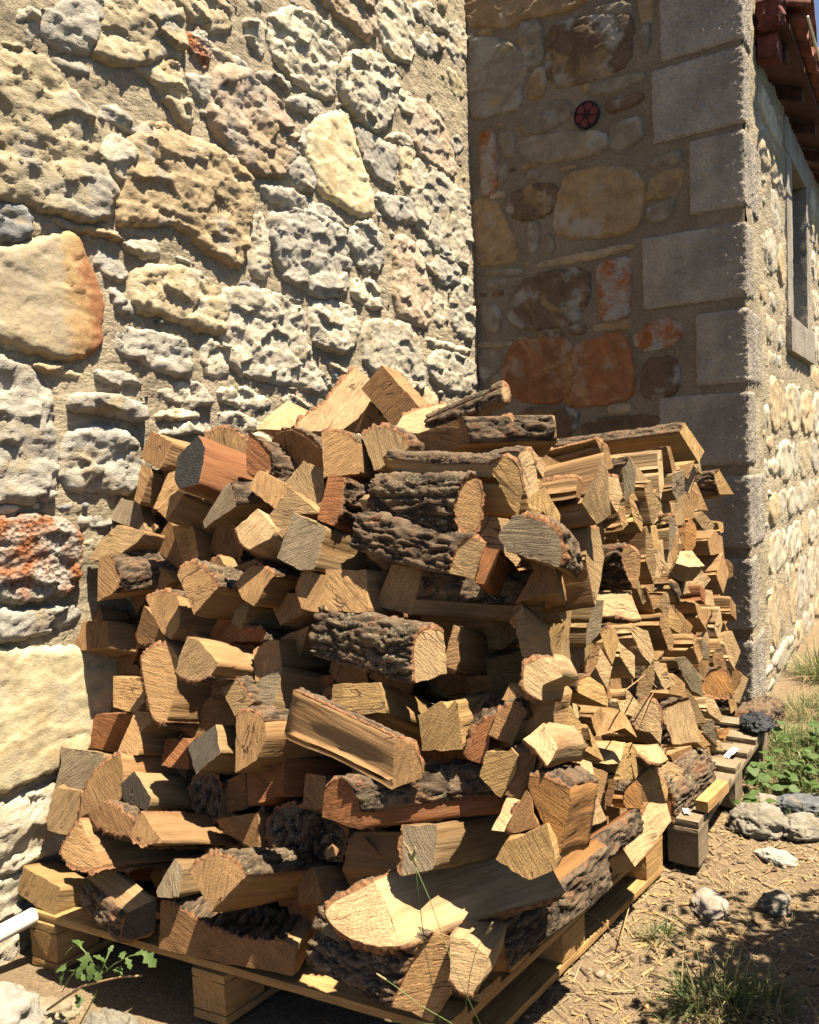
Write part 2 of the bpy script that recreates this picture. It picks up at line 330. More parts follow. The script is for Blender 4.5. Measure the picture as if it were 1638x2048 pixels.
# ------------------------------------------------------------------ measured data (metres)
LEFT_STONES = [
[[[1.436,2.578],[1.52,2.6],[1.516,2.544],[1.497,2.492],[1.466,2.49],[1.443,2.528]],"w",0.02],
[[[1.52,2.593],[1.596,2.66],[1.722,2.75],[1.727,2.635],[1.7,2.574],[1.662,2.534],[1.553,2.51],[1.516,2.544]],"g",0.04],
[[[1.733,2.769],[1.939,2.861],[2.038,2.776],[2.042,2.66],[1.942,2.627],[1.837,2.558],[1.68,2.541],[1.727,2.635]],"y",0.045],
[[[1.54,2.495],[1.661,2.523],[1.671,2.483],[1.63,2.447],[1.56,2.45]],"g",0.03],
[[[1.849,2.585],[1.941,2.619],[2.044,2.641],[2.058,2.54],[2.056,2.44],[2.002,2.448],[1.914,2.531],[1.836,2.55]],"y",0.04],
[[[2.063,2.754],[2.139,2.792],[2.171,2.746],[2.165,2.668],[2.112,2.657],[2.065,2.706]],"r",0.035],
[[[1.982,2.88],[2.237,2.993],[2.284,2.885],[2.275,2.847],[2.211,2.804],[2.04,2.809]],"y",0.04],
[[[2.054,2.628],[2.175,2.655],[2.183,2.607],[2.149,2.541],[2.081,2.556]],"g",0.035],
[[[2.19,2.762],[2.346,2.787],[2.376,2.744],[2.265,2.722],[2.193,2.729]],"g",0.03],
[[[2.364,2.926],[2.474,2.962],[2.454,2.8],[2.402,2.826],[2.359,2.862]],"w",0.03],
[[[2.186,2.642],[2.239,2.699],[2.381,2.728],[2.542,2.664],[2.621,2.536],[2.572,2.484],[2.523,2.414],[2.368,2.382],[2.241,2.41],[2.163,2.49]],"p",0.05],
[[[2.404,2.763],[2.567,2.795],[2.607,2.742],[2.475,2.707],[2.408,2.729]],"g",0.035],
[[[2.56,2.708],[2.718,2.78],[2.829,2.747],[2.826,2.706],[2.695,2.684],[2.588,2.679]],"g",0.035],
[[[2.526,3.011],[2.696,3.101],[3.051,3.125],[2.896,2.963],[2.867,2.8],[2.642,2.802],[2.487,2.867]],"b",0.03],
[[[2.34,3.039],[2.492,3.106],[2.47,3.006],[2.4,2.972]],"g",0.03],
[[[2.912,2.938],[3.086,3.096],[3.364,3.101],[3.341,2.946],[3.215,2.772],[2.989,2.798]],"w",0.055],
[[[2.777,3.233],[3.227,3.433],[3.205,3.152],[2.879,3.168]],"p",0.05],
[[[3.246,3.419],[3.392,3.461],[3.562,3.442],[3.544,3.212],[3.306,3.158],[3.216,3.298]],"b",0.035],
[[[3.391,3.042],[3.532,3.055],[3.522,2.935],[3.383,2.937]],"b",0.03],
[[[3.213,2.749],[3.409,2.853],[3.514,2.838],[3.511,2.79],[3.296,2.762]],"w",0.03],
[[[2.716,2.652],[2.897,2.754],[2.968,2.76],[3.029,2.61],[3.098,2.532],[3.117,2.405],[2.993,2.377],[2.819,2.4],[2.753,2.414],[2.697,2.518]],"s",0.045],
[[[2.66,2.644],[2.723,2.644],[2.69,2.526],[2.622,2.546]],"g",0.03],
[[[2.527,2.462],[2.635,2.521],[2.725,2.467],[2.686,2.368],[2.507,2.4]],"g",0.045],
[[[3.022,2.756],[3.213,2.749],[3.357,2.746],[3.321,2.554],[3.219,2.562],[3.065,2.599]],"g",0.04],
[[[3.368,2.749],[3.514,2.826],[3.545,2.585],[3.387,2.57]],"y",0.03],
[[[3.154,2.502],[3.406,2.54],[3.543,2.561],[3.534,2.439],[3.267,2.394]],"g",0.035],
[[[1.351,2.401],[1.44,2.44],[1.54,2.443],[1.617,2.393],[1.688,2.299],[1.689,2.196],[1.722,2.16],[1.66,2.056],[1.51,2.059],[1.325,2.062]],"y",0.05],
[[[1.676,2.376],[1.742,2.427],[1.815,2.398],[1.825,2.339],[1.755,2.356],[1.692,2.351]],"g",0.035],
[[[1.69,2.278],[1.725,2.321],[1.799,2.317],[1.804,2.257],[1.769,2.171],[1.733,2.185],[1.686,2.225]],"w",0.055],
[[[1.78,2.189],[1.831,2.357],[1.924,2.4],[2.008,2.393],[2.179,2.393],[2.3,2.356],[2.311,2.242],[2.299,2.177],[2.249,2.025],[2.116,2.045],[1.986,2.111],[1.839,2.08],[1.761,2.071]],"o",0.055],
[[[1.323,2.029],[1.41,2.049],[1.445,2.016],[1.442,1.975],[1.402,1.939],[1.315,1.929]],"d",0.04],
[[[1.468,2.022],[1.59,2.041],[1.748,2.022],[1.737,2.005],[1.587,1.994]],"o",0.03],
[[[1.748,2.018],[1.876,2.04],[1.903,1.989],[1.87,1.967],[1.764,1.979]],"w",0.035],
[[[1.947,2.013],[2.044,2.006],[2.054,1.983],[1.955,1.982]],"w",0.03],
[[[1.642,1.994],[1.746,1.991],[1.756,1.948],[1.756,1.882],[1.648,1.899]],"w",0.03],
[[[1.296,1.86],[1.355,1.904],[1.439,1.936],[1.553,1.983],[1.578,1.988],[1.613,1.901],[1.651,1.818],[1.636,1.742],[1.621,1.666],[1.552,1.653],[1.478,1.639],[1.432,1.653],[1.283,1.689]],"t",0.05],
[[[1.296,1.674],[1.397,1.684],[1.428,1.649],[1.415,1.634],[1.293,1.644]],"g",0.03],
[[[1.663,1.86],[1.735,1.852],[1.78,1.82],[1.772,1.78],[1.71,1.773],[1.687,1.823]],"g",0.035],
[[[1.787,1.906],[1.829,1.944],[1.975,1.969],[2.086,1.954],[2.153,1.904],[2.148,1.765],[2.027,1.777],[1.898,1.796],[1.784,1.805]],"y",0.05],
[[[1.706,1.711],[1.765,1.748],[1.915,1.741],[1.977,1.714],[1.997,1.615],[1.884,1.608],[1.776,1.648],[1.702,1.665]],"g",0.04],
[[[2.044,1.712],[2.105,1.752],[2.176,1.724],[2.173,1.609],[2.038,1.626]],"w",0.03],
[[[2.178,1.908],[2.333,1.939],[2.514,1.927],[2.616,1.872],[2.606,1.753],[2.742,1.631],[2.706,1.599],[2.446,1.615],[2.208,1.655],[2.167,1.775]],"w",0.045],
[[[2.314,2.198],[2.411,2.238],[2.431,2.15],[2.416,2.035],[2.392,1.994],[2.3,2.016],[2.327,2.12]],"w",0.035],
[[[2.419,2.35],[2.548,2.363],[2.717,2.365],[2.933,2.312],[2.931,2.28],[2.711,2.284],[2.542,2.286],[2.428,2.288]],"g",0.04],
[[[2.452,2.238],[2.618,2.293],[2.81,2.296],[2.894,2.262],[2.905,2.065],[2.838,1.992],[2.625,1.992],[2.494,2.039],[2.452,2.144]],"g",0.05],
[[[2.271,1.975],[2.445,1.965],[2.607,1.955],[2.589,1.928],[2.429,1.935],[2.268,1.948]],"d",0.03],
[[[2.96,2.307],[3.124,2.374],[3.195,2.267],[3.167,2.161],[3.029,2.127],[2.952,2.21]],"g",0.045],
[[[2.961,2.095],[3.142,2.102],[3.172,1.972],[2.999,1.982],[2.948,2.039]],"b",0.03],
[[[2.668,1.938],[2.768,1.972],[2.924,1.962],[2.973,1.893],[2.909,1.779],[2.82,1.761],[2.664,1.788]],"w",0.05],
[[[3.029,1.888],[3.149,1.935],[3.443,1.934],[3.518,1.638],[3.251,1.66],[3.034,1.714]],"w",0.04],
[[[3.313,2.312],[3.39,2.339],[3.523,2.305],[3.601,2.087],[3.567,1.96],[3.445,1.958],[3.277,1.996]],"p",0.045],
[[[2.75,1.735],[2.938,1.685],[2.896,1.608],[2.793,1.634]],"g",0.035],
[[[3.566,3.49],[3.712,3.564],[3.909,3.524],[3.932,3.483],[3.702,3.44],[3.561,3.43]],"w",0.03],
[[[3.701,3.422],[3.874,3.404],[3.689,3.279],[3.551,3.297]],"g",0.035],
[[[3.967,3.585],[4.09,3.597],[4.07,3.343],[3.924,3.379],[3.862,3.418]],"w",0.03],
[[[3.868,3.327],[4.067,3.303],[4.06,3.21],[3.934,3.167]],"y",0.03],
[[[3.528,3.008],[3.647,3.048],[3.79,2.996],[3.886,2.899],[3.901,2.75],[3.649,2.771],[3.509,2.768]],"p",0.045],
[[[3.837,2.935],[3.974,3.002],[4.053,2.947],[3.882,2.847]],"g",0.03],
[[[3.506,2.732],[3.647,2.746],[3.82,2.73],[4.046,2.683],[4.04,2.351],[3.788,2.319],[3.595,2.382],[3.487,2.491]],"w",0.04],
[[[3.498,2.339],[3.694,2.402],[3.92,2.317],[3.926,2.214],[3.751,2.174],[3.583,2.234]],"g",0.04],
[[[3.841,2.162],[4.027,2.269],[4.075,2.223],[4.069,1.927],[3.826,1.968]],"w",0.035],
[[[3.647,2.122],[3.802,2.169],[3.801,1.991],[3.659,1.962]],"b",0.025],
[[[3.487,1.907],[3.781,1.899],[4.054,1.885],[3.938,1.842],[3.577,1.855]],"b",0.03],
[[[3.572,1.793],[3.7,1.853],[3.937,1.835],[4.062,1.805],[4.066,1.669],[3.839,1.632],[3.612,1.684]],"w",0.035],
[[[1.29,1.598],[1.376,1.605],[1.411,1.58],[1.476,1.513],[1.47,1.385],[1.468,1.299],[1.439,1.243],[1.348,1.241],[1.263,1.253]],"g",0.045],
[[[1.418,1.618],[1.516,1.615],[1.59,1.591],[1.587,1.561],[1.481,1.577],[1.42,1.594]],"o",0.03],
[[[1.617,1.608],[1.726,1.619],[1.801,1.581],[1.74,1.554],[1.623,1.571]],"g",0.03],
[[[1.543,1.53],[1.647,1.538],[1.767,1.524],[1.787,1.469],[1.771,1.453],[1.597,1.469],[1.523,1.493]],"g",0.065],
[[[1.844,1.499],[2.017,1.504],[2.019,1.461],[1.851,1.455]],"b",0.04],
[[[1.854,1.551],[1.925,1.596],[2.024,1.593],[2.078,1.553],[2.075,1.51],[1.983,1.507],[1.888,1.529]],"w",0.035],
[[[2.127,1.573],[2.228,1.596],[2.359,1.575],[2.382,1.519],[2.272,1.498],[2.148,1.521]],"b",0.03],
[[[2.414,1.568],[2.546,1.573],[2.635,1.517],[2.497,1.513]],"w",0.03],
[[[2.015,1.481],[2.171,1.504],[2.298,1.48],[2.321,1.434],[2.164,1.415],[1.932,1.414],[1.786,1.39],[1.87,1.43]],"w",0.03],
[[[1.493,1.37],[1.535,1.428],[1.693,1.429],[1.747,1.39],[1.76,1.311],[1.735,1.234],[1.571,1.243],[1.486,1.276]],"l",0.05],
[[[1.438,1.22],[1.552,1.216],[1.554,1.192],[1.443,1.193]],"d",0.03],
[[[1.261,1.227],[1.385,1.232],[1.405,1.203],[1.259,1.197]],"b",0.03],
[[[1.258,1.187],[1.344,1.19],[1.435,1.183],[1.512,1.136],[1.513,1.033],[1.474,0.965],[1.356,0.963],[1.243,0.988]],"r",0.055],
[[[1.524,1.179],[1.602,1.188],[1.653,1.154],[1.642,1.124],[1.529,1.142]],"g",0.035],
[[[1.535,1.105],[1.605,1.112],[1.628,1.064],[1.549,1.066]],"y",0.025],
[[[1.24,0.955],[1.377,0.931],[1.496,0.925],[1.51,0.886],[1.449,0.846],[1.233,0.862]],"l",0.045],
[[[1.191,0.839],[1.493,0.782],[1.695,0.726],[1.695,0.47],[1.445,0.485],[1.334,0.471],[1.163,0.474]],"s",0.05],
[[[1.182,0.423],[1.369,0.425],[1.437,0.413],[1.449,0.294],[1.422,0.222],[1.228,0.246],[1.169,0.249]],"w",0.04],
[[[1.167,0.221],[1.227,0.228],[1.353,0.217],[1.39,0.166],[1.344,0.1],[1.218,0.119],[1.159,0.126]],"w",0.035],
[[[1.158,0.103],[1.252,0.072],[1.243,-0.038],[1.206,-0.036],[1.149,-0.015]],"w",0.035]]

END_STONES = [
[[[-2.079,3.808],[-1.447,3.6],[-1.502,3.499],[-1.743,3.537],[-1.884,3.53],[-2.087,3.611]],"o",0.008],
[[[-2.091,3.515],[-1.958,3.483],[-1.818,3.397],[-1.765,3.295],[-1.811,3.207],[-1.813,3.132],[-1.973,3.115],[-2.106,3.155]],"l",0.008],
[[[-1.814,3.509],[-1.675,3.504],[-1.683,3.272],[-1.765,3.295],[-1.803,3.406]],"g",0.008],
[[[-1.738,3.275],[-1.663,3.26],[-1.667,3.131],[-1.771,3.133]],"o",0.008],
[[[-1.629,3.453],[-1.4,3.431],[-1.252,3.385],[-1.229,3.332],[-1.245,3.173],[-1.409,3.147],[-1.632,3.171]],"n",0.008],
[[[-1.393,3.476],[-1.226,3.458],[-1.227,3.389],[-1.375,3.435]],"g",0.008],
[[[-1.188,3.515],[-1.105,3.488],[-1.115,3.332],[-1.18,3.34]],"o",0.008],
[[[-1.181,3.317],[-1.121,3.311],[-1.136,3.2],[-1.172,3.176]],"g",0.008],
[[[-1.41,3.112],[-1.186,3.11],[-1.175,3.072],[-1.31,3.049],[-1.437,3.071]],"g",0.008],
[[[-1.787,3.087],[-1.594,3.087],[-1.535,3.048],[-1.544,2.989],[-1.653,2.953],[-1.791,2.962]],"g",0.008],
[[[-1.349,3.024],[-1.188,3.017],[-1.177,2.979],[-1.288,2.949],[-1.35,2.964]],"n",0.008],
[[[-1.302,2.905],[-1.179,2.898],[-1.182,2.793],[-1.28,2.768],[-1.367,2.824]],"g",0.008],
[[[-1.82,2.943],[-1.599,2.928],[-1.391,2.884],[-1.368,2.788],[-1.55,2.781],[-1.768,2.817]],"g",0.008],
[[[-2.051,3.017],[-1.962,3.015],[-1.96,2.872],[-1.959,2.716],[-2.049,2.715],[-2.052,2.827]],"R",0.008],
[[[-1.948,2.999],[-1.847,2.988],[-1.851,2.886],[-1.909,2.874]],"g",0.008],
[[[-1.96,2.846],[-1.896,2.845],[-1.899,2.755],[-1.951,2.74]],"g",0.008],
[[[-1.888,2.663],[-1.772,2.703],[-1.634,2.675],[-1.631,2.561],[-1.722,2.528],[-1.849,2.539],[-1.904,2.614]],"n",0.008],
[[[-1.783,2.782],[-1.714,2.767],[-1.716,2.717],[-1.785,2.731]],"g",0.008],
[[[-1.596,2.604],[-1.553,2.695],[-1.396,2.698],[-1.246,2.654],[-1.187,2.558],[-1.228,2.399],[-1.316,2.379],[-1.483,2.396],[-1.628,2.447]],"o",0.008],
[[[-1.148,2.691],[-1.006,2.706],[-1.007,2.648],[-1.149,2.644]],"g",0.008],
[[[-1.164,2.53],[-1.126,2.616],[-0.991,2.622],[-1.004,2.521],[-1.057,2.496],[-1.164,2.506]],"o",0.008],
[[[-1.165,2.471],[-1.022,2.489],[-1.059,2.403],[-1.155,2.398]],"g",0.008],
[[[-2.111,2.667],[-1.976,2.654],[-1.921,2.565],[-1.854,2.397],[-1.886,2.337],[-2.109,2.36]],"o",0.008],
[[[-1.793,2.503],[-1.723,2.496],[-1.727,2.388],[-1.785,2.347]],"g",0.008],
[[[-1.716,2.303],[-1.538,2.306],[-1.267,2.316],[-1.268,2.286],[-1.513,2.265],[-1.703,2.269]],"b",0.008],
[[[-2.066,2.3],[-1.837,2.29],[-1.838,2.258],[-2.052,2.271]],"g",0.008],
[[[-2.052,2.251],[-1.918,2.244],[-1.935,2.2],[-2.039,2.202]],"g",0.008],
[[[-1.91,2.065],[-1.833,2.199],[-1.704,2.231],[-1.488,2.217],[-1.485,2.086],[-1.562,1.97],[-1.713,1.962],[-1.855,1.992]],"n",0.008],
[[[-1.423,2.201],[-1.396,2.234],[-1.257,2.242],[-1.26,2.127],[-1.276,1.971],[-1.404,1.963],[-1.413,2.088]],"R",0.008],
[[[-2.074,2.1],[-2.012,2.125],[-1.962,2.072],[-1.973,1.967],[-2.063,1.991]],"g",0.008],
[[[-1.235,1.869],[-1.166,1.909],[-1.07,1.927],[-1.018,1.879],[-1.037,1.81],[-1.145,1.78],[-1.23,1.807]],"R",0.008],
[[[-1.195,1.731],[-1.05,1.74],[-1.029,1.631],[-1.054,1.561],[-1.212,1.561]],"n",0.008],
[[[-1.935,1.803],[-1.858,1.901],[-1.633,1.889],[-1.58,1.832],[-1.564,1.703],[-1.629,1.58],[-1.811,1.593],[-1.948,1.657]],"O",0.008],
[[[-1.564,1.83],[-1.512,1.837],[-1.342,1.881],[-1.28,1.813],[-1.265,1.676],[-1.274,1.578],[-1.428,1.552],[-1.609,1.565],[-1.553,1.727]],"O",0.008],
[[[-2.113,1.888],[-1.962,1.872],[-1.981,1.767],[-2.09,1.709]],"g",0.008],
[[[-2.119,1.927],[-1.916,1.914],[-1.917,1.881],[-2.113,1.895]],"b",0.008],
[[[-1.871,1.544],[-1.562,1.536],[-1.566,1.395],[-1.848,1.383]],"n",0.008],
[[[-1.51,1.469],[-1.128,1.47],[-1.131,1.348],[-1.487,1.34]],"n",0.008]]

LOGS = [
[[[-1.956,2.136,1.427],[-1.958,2.18,1.463],[-1.937,2.282,1.525],[-1.862,2.277,1.464],[-1.851,2.226,1.416]],[0,0,0,0,0],[0.08,0.95,-0.3],0.2,"pale","pale","pale split log against the sunny wall at the top left of the heap","N"],
[[[-1.578,2.208,1.611],[-1.529,2.217,1.564],[-1.508,2.185,1.49],[-1.526,2.137,1.437],[-1.56,2.084,1.396],[-1.67,2.001,1.402],[-1.676,2.016,1.432],[-1.627,2.087,1.483],[-1.607,2.145,1.548],[-1.586,2.189,1.59]],[0,0,0,0,0,1,1,1,1,1],[-0.46,0.76,-0.45],0.1,"pale","pale","long pale curved split log propped up against the sunny wall","N"],
[[[-1.393,2.081,1.588],[-1.259,2.076,1.449],[-1.338,2.058,1.389],[-1.459,2.063,1.52]],[0,0,0,0],[-0.1,0.98,-0.18],0.09,"brown","brown","brown sawn block tilted on one corner at the peak of the heap","N"],
[[[-1.53,2.116,1.396],[-1.468,2.119,1.485],[-1.361,2.098,1.387]],[0,0,0],[0.23,0.92,-0.3],0.2,"brown","brown","shaded triangular log wedged under the tilted brown block","N"],
[[[-1.268,1.949,1.388],[-1.272,1.992,1.425],[-1.24,2.045,1.446],[-1.188,2.104,1.459],[-1.178,2.054,1.413],[-1.156,2.042,1.39],[-1.212,1.973,1.371]],[0,1,1,0,0,0,0],[-0.36,0.65,-0.67],0.12,"pale","pale","pale log with a dark bark rim lying left of the thin branch","N"],
[[[-0.986,2.052,1.502],[-0.98,2.072,1.501],[-0.975,2.086,1.487],[-0.972,2.087,1.462],[-0.974,2.072,1.446],[-0.978,2.057,1.441],[-0.983,2.048,1.455],[-0.986,2.044,1.481]],[1,1,1,1,1,1,1,1],[-0.94,-0.14,-0.31],0.24,"pale","pale","thin mossy round branch lying on top of the heap","N"],
[[[-1.084,1.76,1.363],[-0.95,1.754,1.397],[-0.935,1.753,1.369],[-0.931,1.753,1.332],[-1.07,1.76,1.296]],[0,1,1,0,0],[0.86,0.5,0.0],0.25,"brown","brown","large half log with shaded cut end and flaky bark under the thin branch","N"],
[[[-0.846,1.802,1.393],[-0.837,1.814,1.379],[-0.829,1.823,1.348],[-0.829,1.818,1.327],[-0.837,1.806,1.336],[-0.841,1.804,1.367]],[1,0,0,0,0,0],[-0.89,0.44,-0.08],0.1,"yel","yel","small narrow yellow barked log end below the mossy round branch","N"],
[[[-2.005,1.724,1.423],[-1.917,1.725,1.382],[-1.935,1.688,1.302],[-2.016,1.688,1.341]],[0,0,0,0],[-0.08,0.96,-0.28],0.28,"brown","brown","square brown log at the upper left end against the wall","N"],
[[[-1.801,1.639,1.338],[-1.756,1.678,1.395],[-1.718,1.666,1.359],[-1.708,1.643,1.313],[-1.698,1.615,1.257],[-1.76,1.597,1.245],[-1.787,1.607,1.274]],[0,0,0,0,0,0,0],[0.24,0.9,-0.36],0.31,"red","char","reddish split log with a charred black end","N"],
[[[-1.901,1.838,1.401],[-1.871,1.848,1.419],[-1.831,1.857,1.427],[-1.783,1.861,1.403],[-1.739,1.861,1.366],[-1.735,1.847,1.297],[-1.82,1.839,1.335]],[1,1,1,1,0,0,0],[0.17,0.91,-0.38],0.28,"tan","tan","rounded tan barked log end just above and right of the charred log","N"],
[[[-1.626,1.742,1.39],[-1.591,1.744,1.367],[-1.55,1.742,1.322],[-1.538,1.738,1.297],[-1.555,1.729,1.28],[-1.582,1.722,1.274],[-1.614,1.716,1.279],[-1.622,1.721,1.307]],[1,1,1,1,1,0,0,0],[0.14,0.92,-0.37],0.32,"red","red","round reddish log end with whitish bark rim beside the charred log","N"],
[[[-2.013,1.687,1.32],[-1.974,1.686,1.308],[-1.965,1.682,1.292],[-1.989,1.652,1.203],[-2.014,1.652,1.211]],[0,0,0,0,0],[0.07,0.94,-0.34],0.28,"tan","tan","small narrow tan log end below the square brown log","N"],
[[[-1.921,1.707,1.291],[-1.89,1.719,1.302],[-1.881,1.698,1.261],[-1.864,1.691,1.242],[-1.888,1.671,1.213],[-1.91,1.651,1.185],[-1.929,1.65,1.19]],[0,0,0,0,0,0,0],[0.03,0.95,-0.31],0.32,"tan","tan","narrow tan log end just below and left of the charred log","N"],
[[[-1.814,1.645,1.243],[-1.787,1.643,1.234],[-1.828,1.609,1.157],[-1.872,1.617,1.185]],[0,0,0,0],[0.15,0.89,-0.43],0.29,"tan","tan","small narrow tan log end just below and left of the charred log","N"],
[[[-1.589,1.601,1.251],[-1.569,1.606,1.262],[-1.533,1.587,1.2],[-1.632,1.563,1.142],[-1.643,1.568,1.158]],[0,1,0,0,0],[0.3,0.95,0.0],0.35,"grey","grey","grey weathered wedge log with bark on its upper side","N"],
[[[-1.437,1.559,1.194],[-1.387,1.568,1.143],[-1.396,1.554,1.119],[-1.438,1.523,1.094],[-1.469,1.512,1.109],[-1.48,1.52,1.147]],[0,0,0,1,1,0],[0.1,0.92,-0.39],0.36,"pale","pale","bright pale cracked log end catching the sun left of the grey cracked log","N"],
[[[-1.505,1.644,1.291],[-1.399,1.647,1.243],[-1.43,1.614,1.189],[-1.52,1.618,1.243]],[0,0,0,0],[0.11,0.92,-0.37],0.31,"tan","tan","four-sided tan log end just below and left of the shaded round log","N"],
[[[-2.155,1.671,1.243],[-2.095,1.679,1.218],[-2.036,1.692,1.205],[-1.993,1.669,1.121],[-2.103,1.647,1.149],[-2.142,1.646,1.177],[-2.166,1.648,1.199]],[0,0,0,0,0,0,0],[0.12,0.9,-0.42],0.11,"grey","grey","dark grey weathered log at the left edge touching the wall","N"],
[[[-2.038,1.605,1.145],[-1.918,1.606,1.127],[-1.933,1.589,1.097],[-1.994,1.561,1.057],[-2.076,1.546,1.043],[-2.101,1.547,1.05],[-2.081,1.576,1.1]],[0,0,0,0,0,0,0],[-0.01,0.92,-0.39],0.11,"gtan","gtan","wedge-shaped greyish tan log end above the flaky bark log by the wall","N"],
[[[-1.904,1.682,1.149],[-1.819,1.7,1.088],[-1.868,1.676,1.008],[-1.955,1.658,1.075]],[0,0,0,0],[-0.05,0.95,-0.32],0.28,"brown","brown","four-sided brown log end just above and left of the tan quarter log","N"],
[[[-2.024,1.525,1.062],[-1.988,1.53,1.066],[-1.972,1.529,1.056],[-1.928,1.521,1.004],[-1.948,1.508,0.961],[-2.004,1.495,0.935],[-2.019,1.513,1.012]],[0,1,1,1,0,0,0],[0.25,0.97,-0.02],0.36,"tan","tan","chunky log with pale flaky bark on its right side, near the wall","N"],
[[[-1.979,1.625,1.04],[-1.94,1.635,1.049],[-1.844,1.641,0.982],[-1.916,1.62,0.945]],[0,0,0,0],[-0.01,0.96,-0.27],0.27,"brown","brown","four-sided brown log end left of the tan quarter log","N"],
[[[-1.659,1.492,1.043],[-1.615,1.502,1.059],[-1.563,1.499,1.039],[-1.518,1.488,1.0],[-1.576,1.456,0.934],[-1.635,1.477,1.0],[-1.661,1.485,1.027]],[1,1,1,0,0,0,0],[0.14,0.94,-0.32],0.34,"tan","tan","tan quarter log with mottled grey bark on its round upper side","N"],
[[[-1.497,1.524,1.006],[-1.468,1.548,1.046],[-1.438,1.557,1.052],[-1.391,1.556,1.028],[-1.411,1.537,0.995],[-1.427,1.515,0.952],[-1.464,1.515,0.97]],[0,1,1,0,0,0,0],[-0.07,0.97,-0.25],0.28,"tan","tan","log end with a curved dark shadow across it","N"],
[[[-1.678,1.663,1.011],[-1.563,1.676,1.049],[-1.543,1.674,1.036],[-1.625,1.656,0.975]],[0,0,0,0],[0.25,0.88,-0.4],0.35,"tan","tan","four-sided tan log end below the bright pale log end","N"],
[[[-2.206,1.572,0.919],[-2.184,1.59,0.949],[-2.147,1.6,0.959],[-2.119,1.582,0.914],[-2.073,1.563,0.863],[-2.177,1.544,0.853]],[1,1,1,0,0,0],[-0.04,0.97,-0.23],0.11,"brown","brown","rounded brown barked log end left of the speckled rounded log","N"],
[[[-2.153,1.515,0.865],[-2.028,1.542,0.871],[-1.999,1.516,0.799],[-2.12,1.485,0.783]],[0,0,0,0],[0.12,0.95,-0.29],0.11,"brown","brown","four-sided brown log end below the flaky bark log by the wall","N"],
[[[-1.815,1.508,0.952],[-1.788,1.517,0.97],[-1.749,1.523,0.977],[-1.705,1.523,0.966],[-1.687,1.51,0.924],[-1.679,1.498,0.886],[-1.701,1.484,0.853],[-1.732,1.486,0.867]],[1,1,1,0,0,0,0,0],[0.22,0.92,-0.33],0.3,"tan","tan","speckled rounded log end with thin bark on top","N"],
[[[-1.91,1.579,0.915],[-1.865,1.572,0.894],[-1.797,1.558,0.847],[-1.811,1.556,0.824],[-1.927,1.562,0.81],[-1.941,1.567,0.83]],[0,0,0,1,1,0],[0.06,0.91,-0.41],0.33,"brown","brown","wedge-shaped brown barked log end just below and left of the speckled rounded log","N"],
[[[-1.708,1.549,0.897],[-1.65,1.541,0.852],[-1.704,1.515,0.801],[-1.752,1.521,0.838]],[0,0,0,0],[0.26,0.88,-0.39],0.35,"brown","brown","four-sided brown log end above the jutting flat-topped log","N"],
[[[-1.533,1.39,0.893],[-1.504,1.395,0.891],[-1.433,1.393,0.838],[-1.449,1.381,0.809],[-1.485,1.37,0.794],[-1.53,1.363,0.798],[-1.552,1.362,0.812],[-1.546,1.373,0.845]],[0,0,0,1,1,1,0,0],[0.07,0.95,-0.32],0.33,"gtan","gtan","log jutting out with a sunlit flat top and rough speckled end","N"],
[[[-1.784,1.45,0.808],[-1.758,1.464,0.831],[-1.722,1.477,0.843],[-1.692,1.48,0.837],[-1.659,1.474,0.807],[-1.654,1.453,0.752],[-1.651,1.433,0.701],[-1.654,1.416,0.661],[-1.674,1.407,0.648],[-1.701,1.407,0.661],[-1.729,1.421,0.711]],[1,1,1,0,0,0,0,1,1,1,1],[0.13,0.95,-0.3],0.3,"tan","tan","long upright oval log end half in shadow","N"],
[[[-2.273,1.587,0.744],[-2.013,1.635,0.773],[-2.004,1.62,0.699],[-2.257,1.575,0.682]],[0,0,0,0],[0.14,0.94,-0.31],0.11,"brown","brown","narrow brown log end left of the upright oval log","N"],
[[[-2.171,1.568,0.693],[-2.09,1.601,0.698],[-2.074,1.577,0.581],[-2.151,1.546,0.578]],[0,0,0,0],[0.06,0.93,-0.36],0.12,"brown","brown","four-sided brown log end left of the upright oval log","N"],
[[[-1.945,1.486,0.73],[-1.9,1.489,0.728],[-1.825,1.497,0.727],[-1.808,1.474,0.675],[-1.833,1.459,0.647],[-1.911,1.453,0.653]],[0,0,0,0,0,0],[0.27,0.93,-0.23],0.36,"tan","tan","wedge-shaped tan log end left of the upright oval log","N"],
[[[-2.177,1.511,0.583],[-1.921,1.529,0.615],[-1.962,1.5,0.499],[-2.048,1.497,0.501],[-2.153,1.491,0.495]],[0,0,0,0,0],[0.16,0.93,-0.32],0.11,"red","red","wedge-shaped reddish log end just above and right of the weathered grey slab","N"],
[[[-1.803,1.438,0.662],[-1.752,1.446,0.663],[-1.731,1.439,0.647],[-1.759,1.418,0.619],[-1.739,1.39,0.566],[-1.81,1.378,0.562]],[0,0,0,0,0,0],[0.13,0.94,-0.32],0.36,"tan","tan","wedge-shaped tan log end just below and left of the upright oval log","N"],
[[[-1.462,1.46,0.801],[-1.427,1.452,0.772],[-1.38,1.443,0.735],[-1.424,1.426,0.7],[-1.483,1.442,0.759]],[1,1,0,0,0],[0.09,0.94,-0.34],0.32,"gtan","gtan","wedge-shaped greyish tan barked log end above the upright tan log","N"],
[[[-1.699,1.491,0.609],[-1.601,1.553,0.72],[-1.55,1.556,0.65],[-1.551,1.55,0.624],[-1.655,1.502,0.586]],[0,0,0,0,0],[0.08,0.92,-0.38],0.3,"brown","brown","wedge-shaped brown log end above the dark log with a sunlit side","N"],
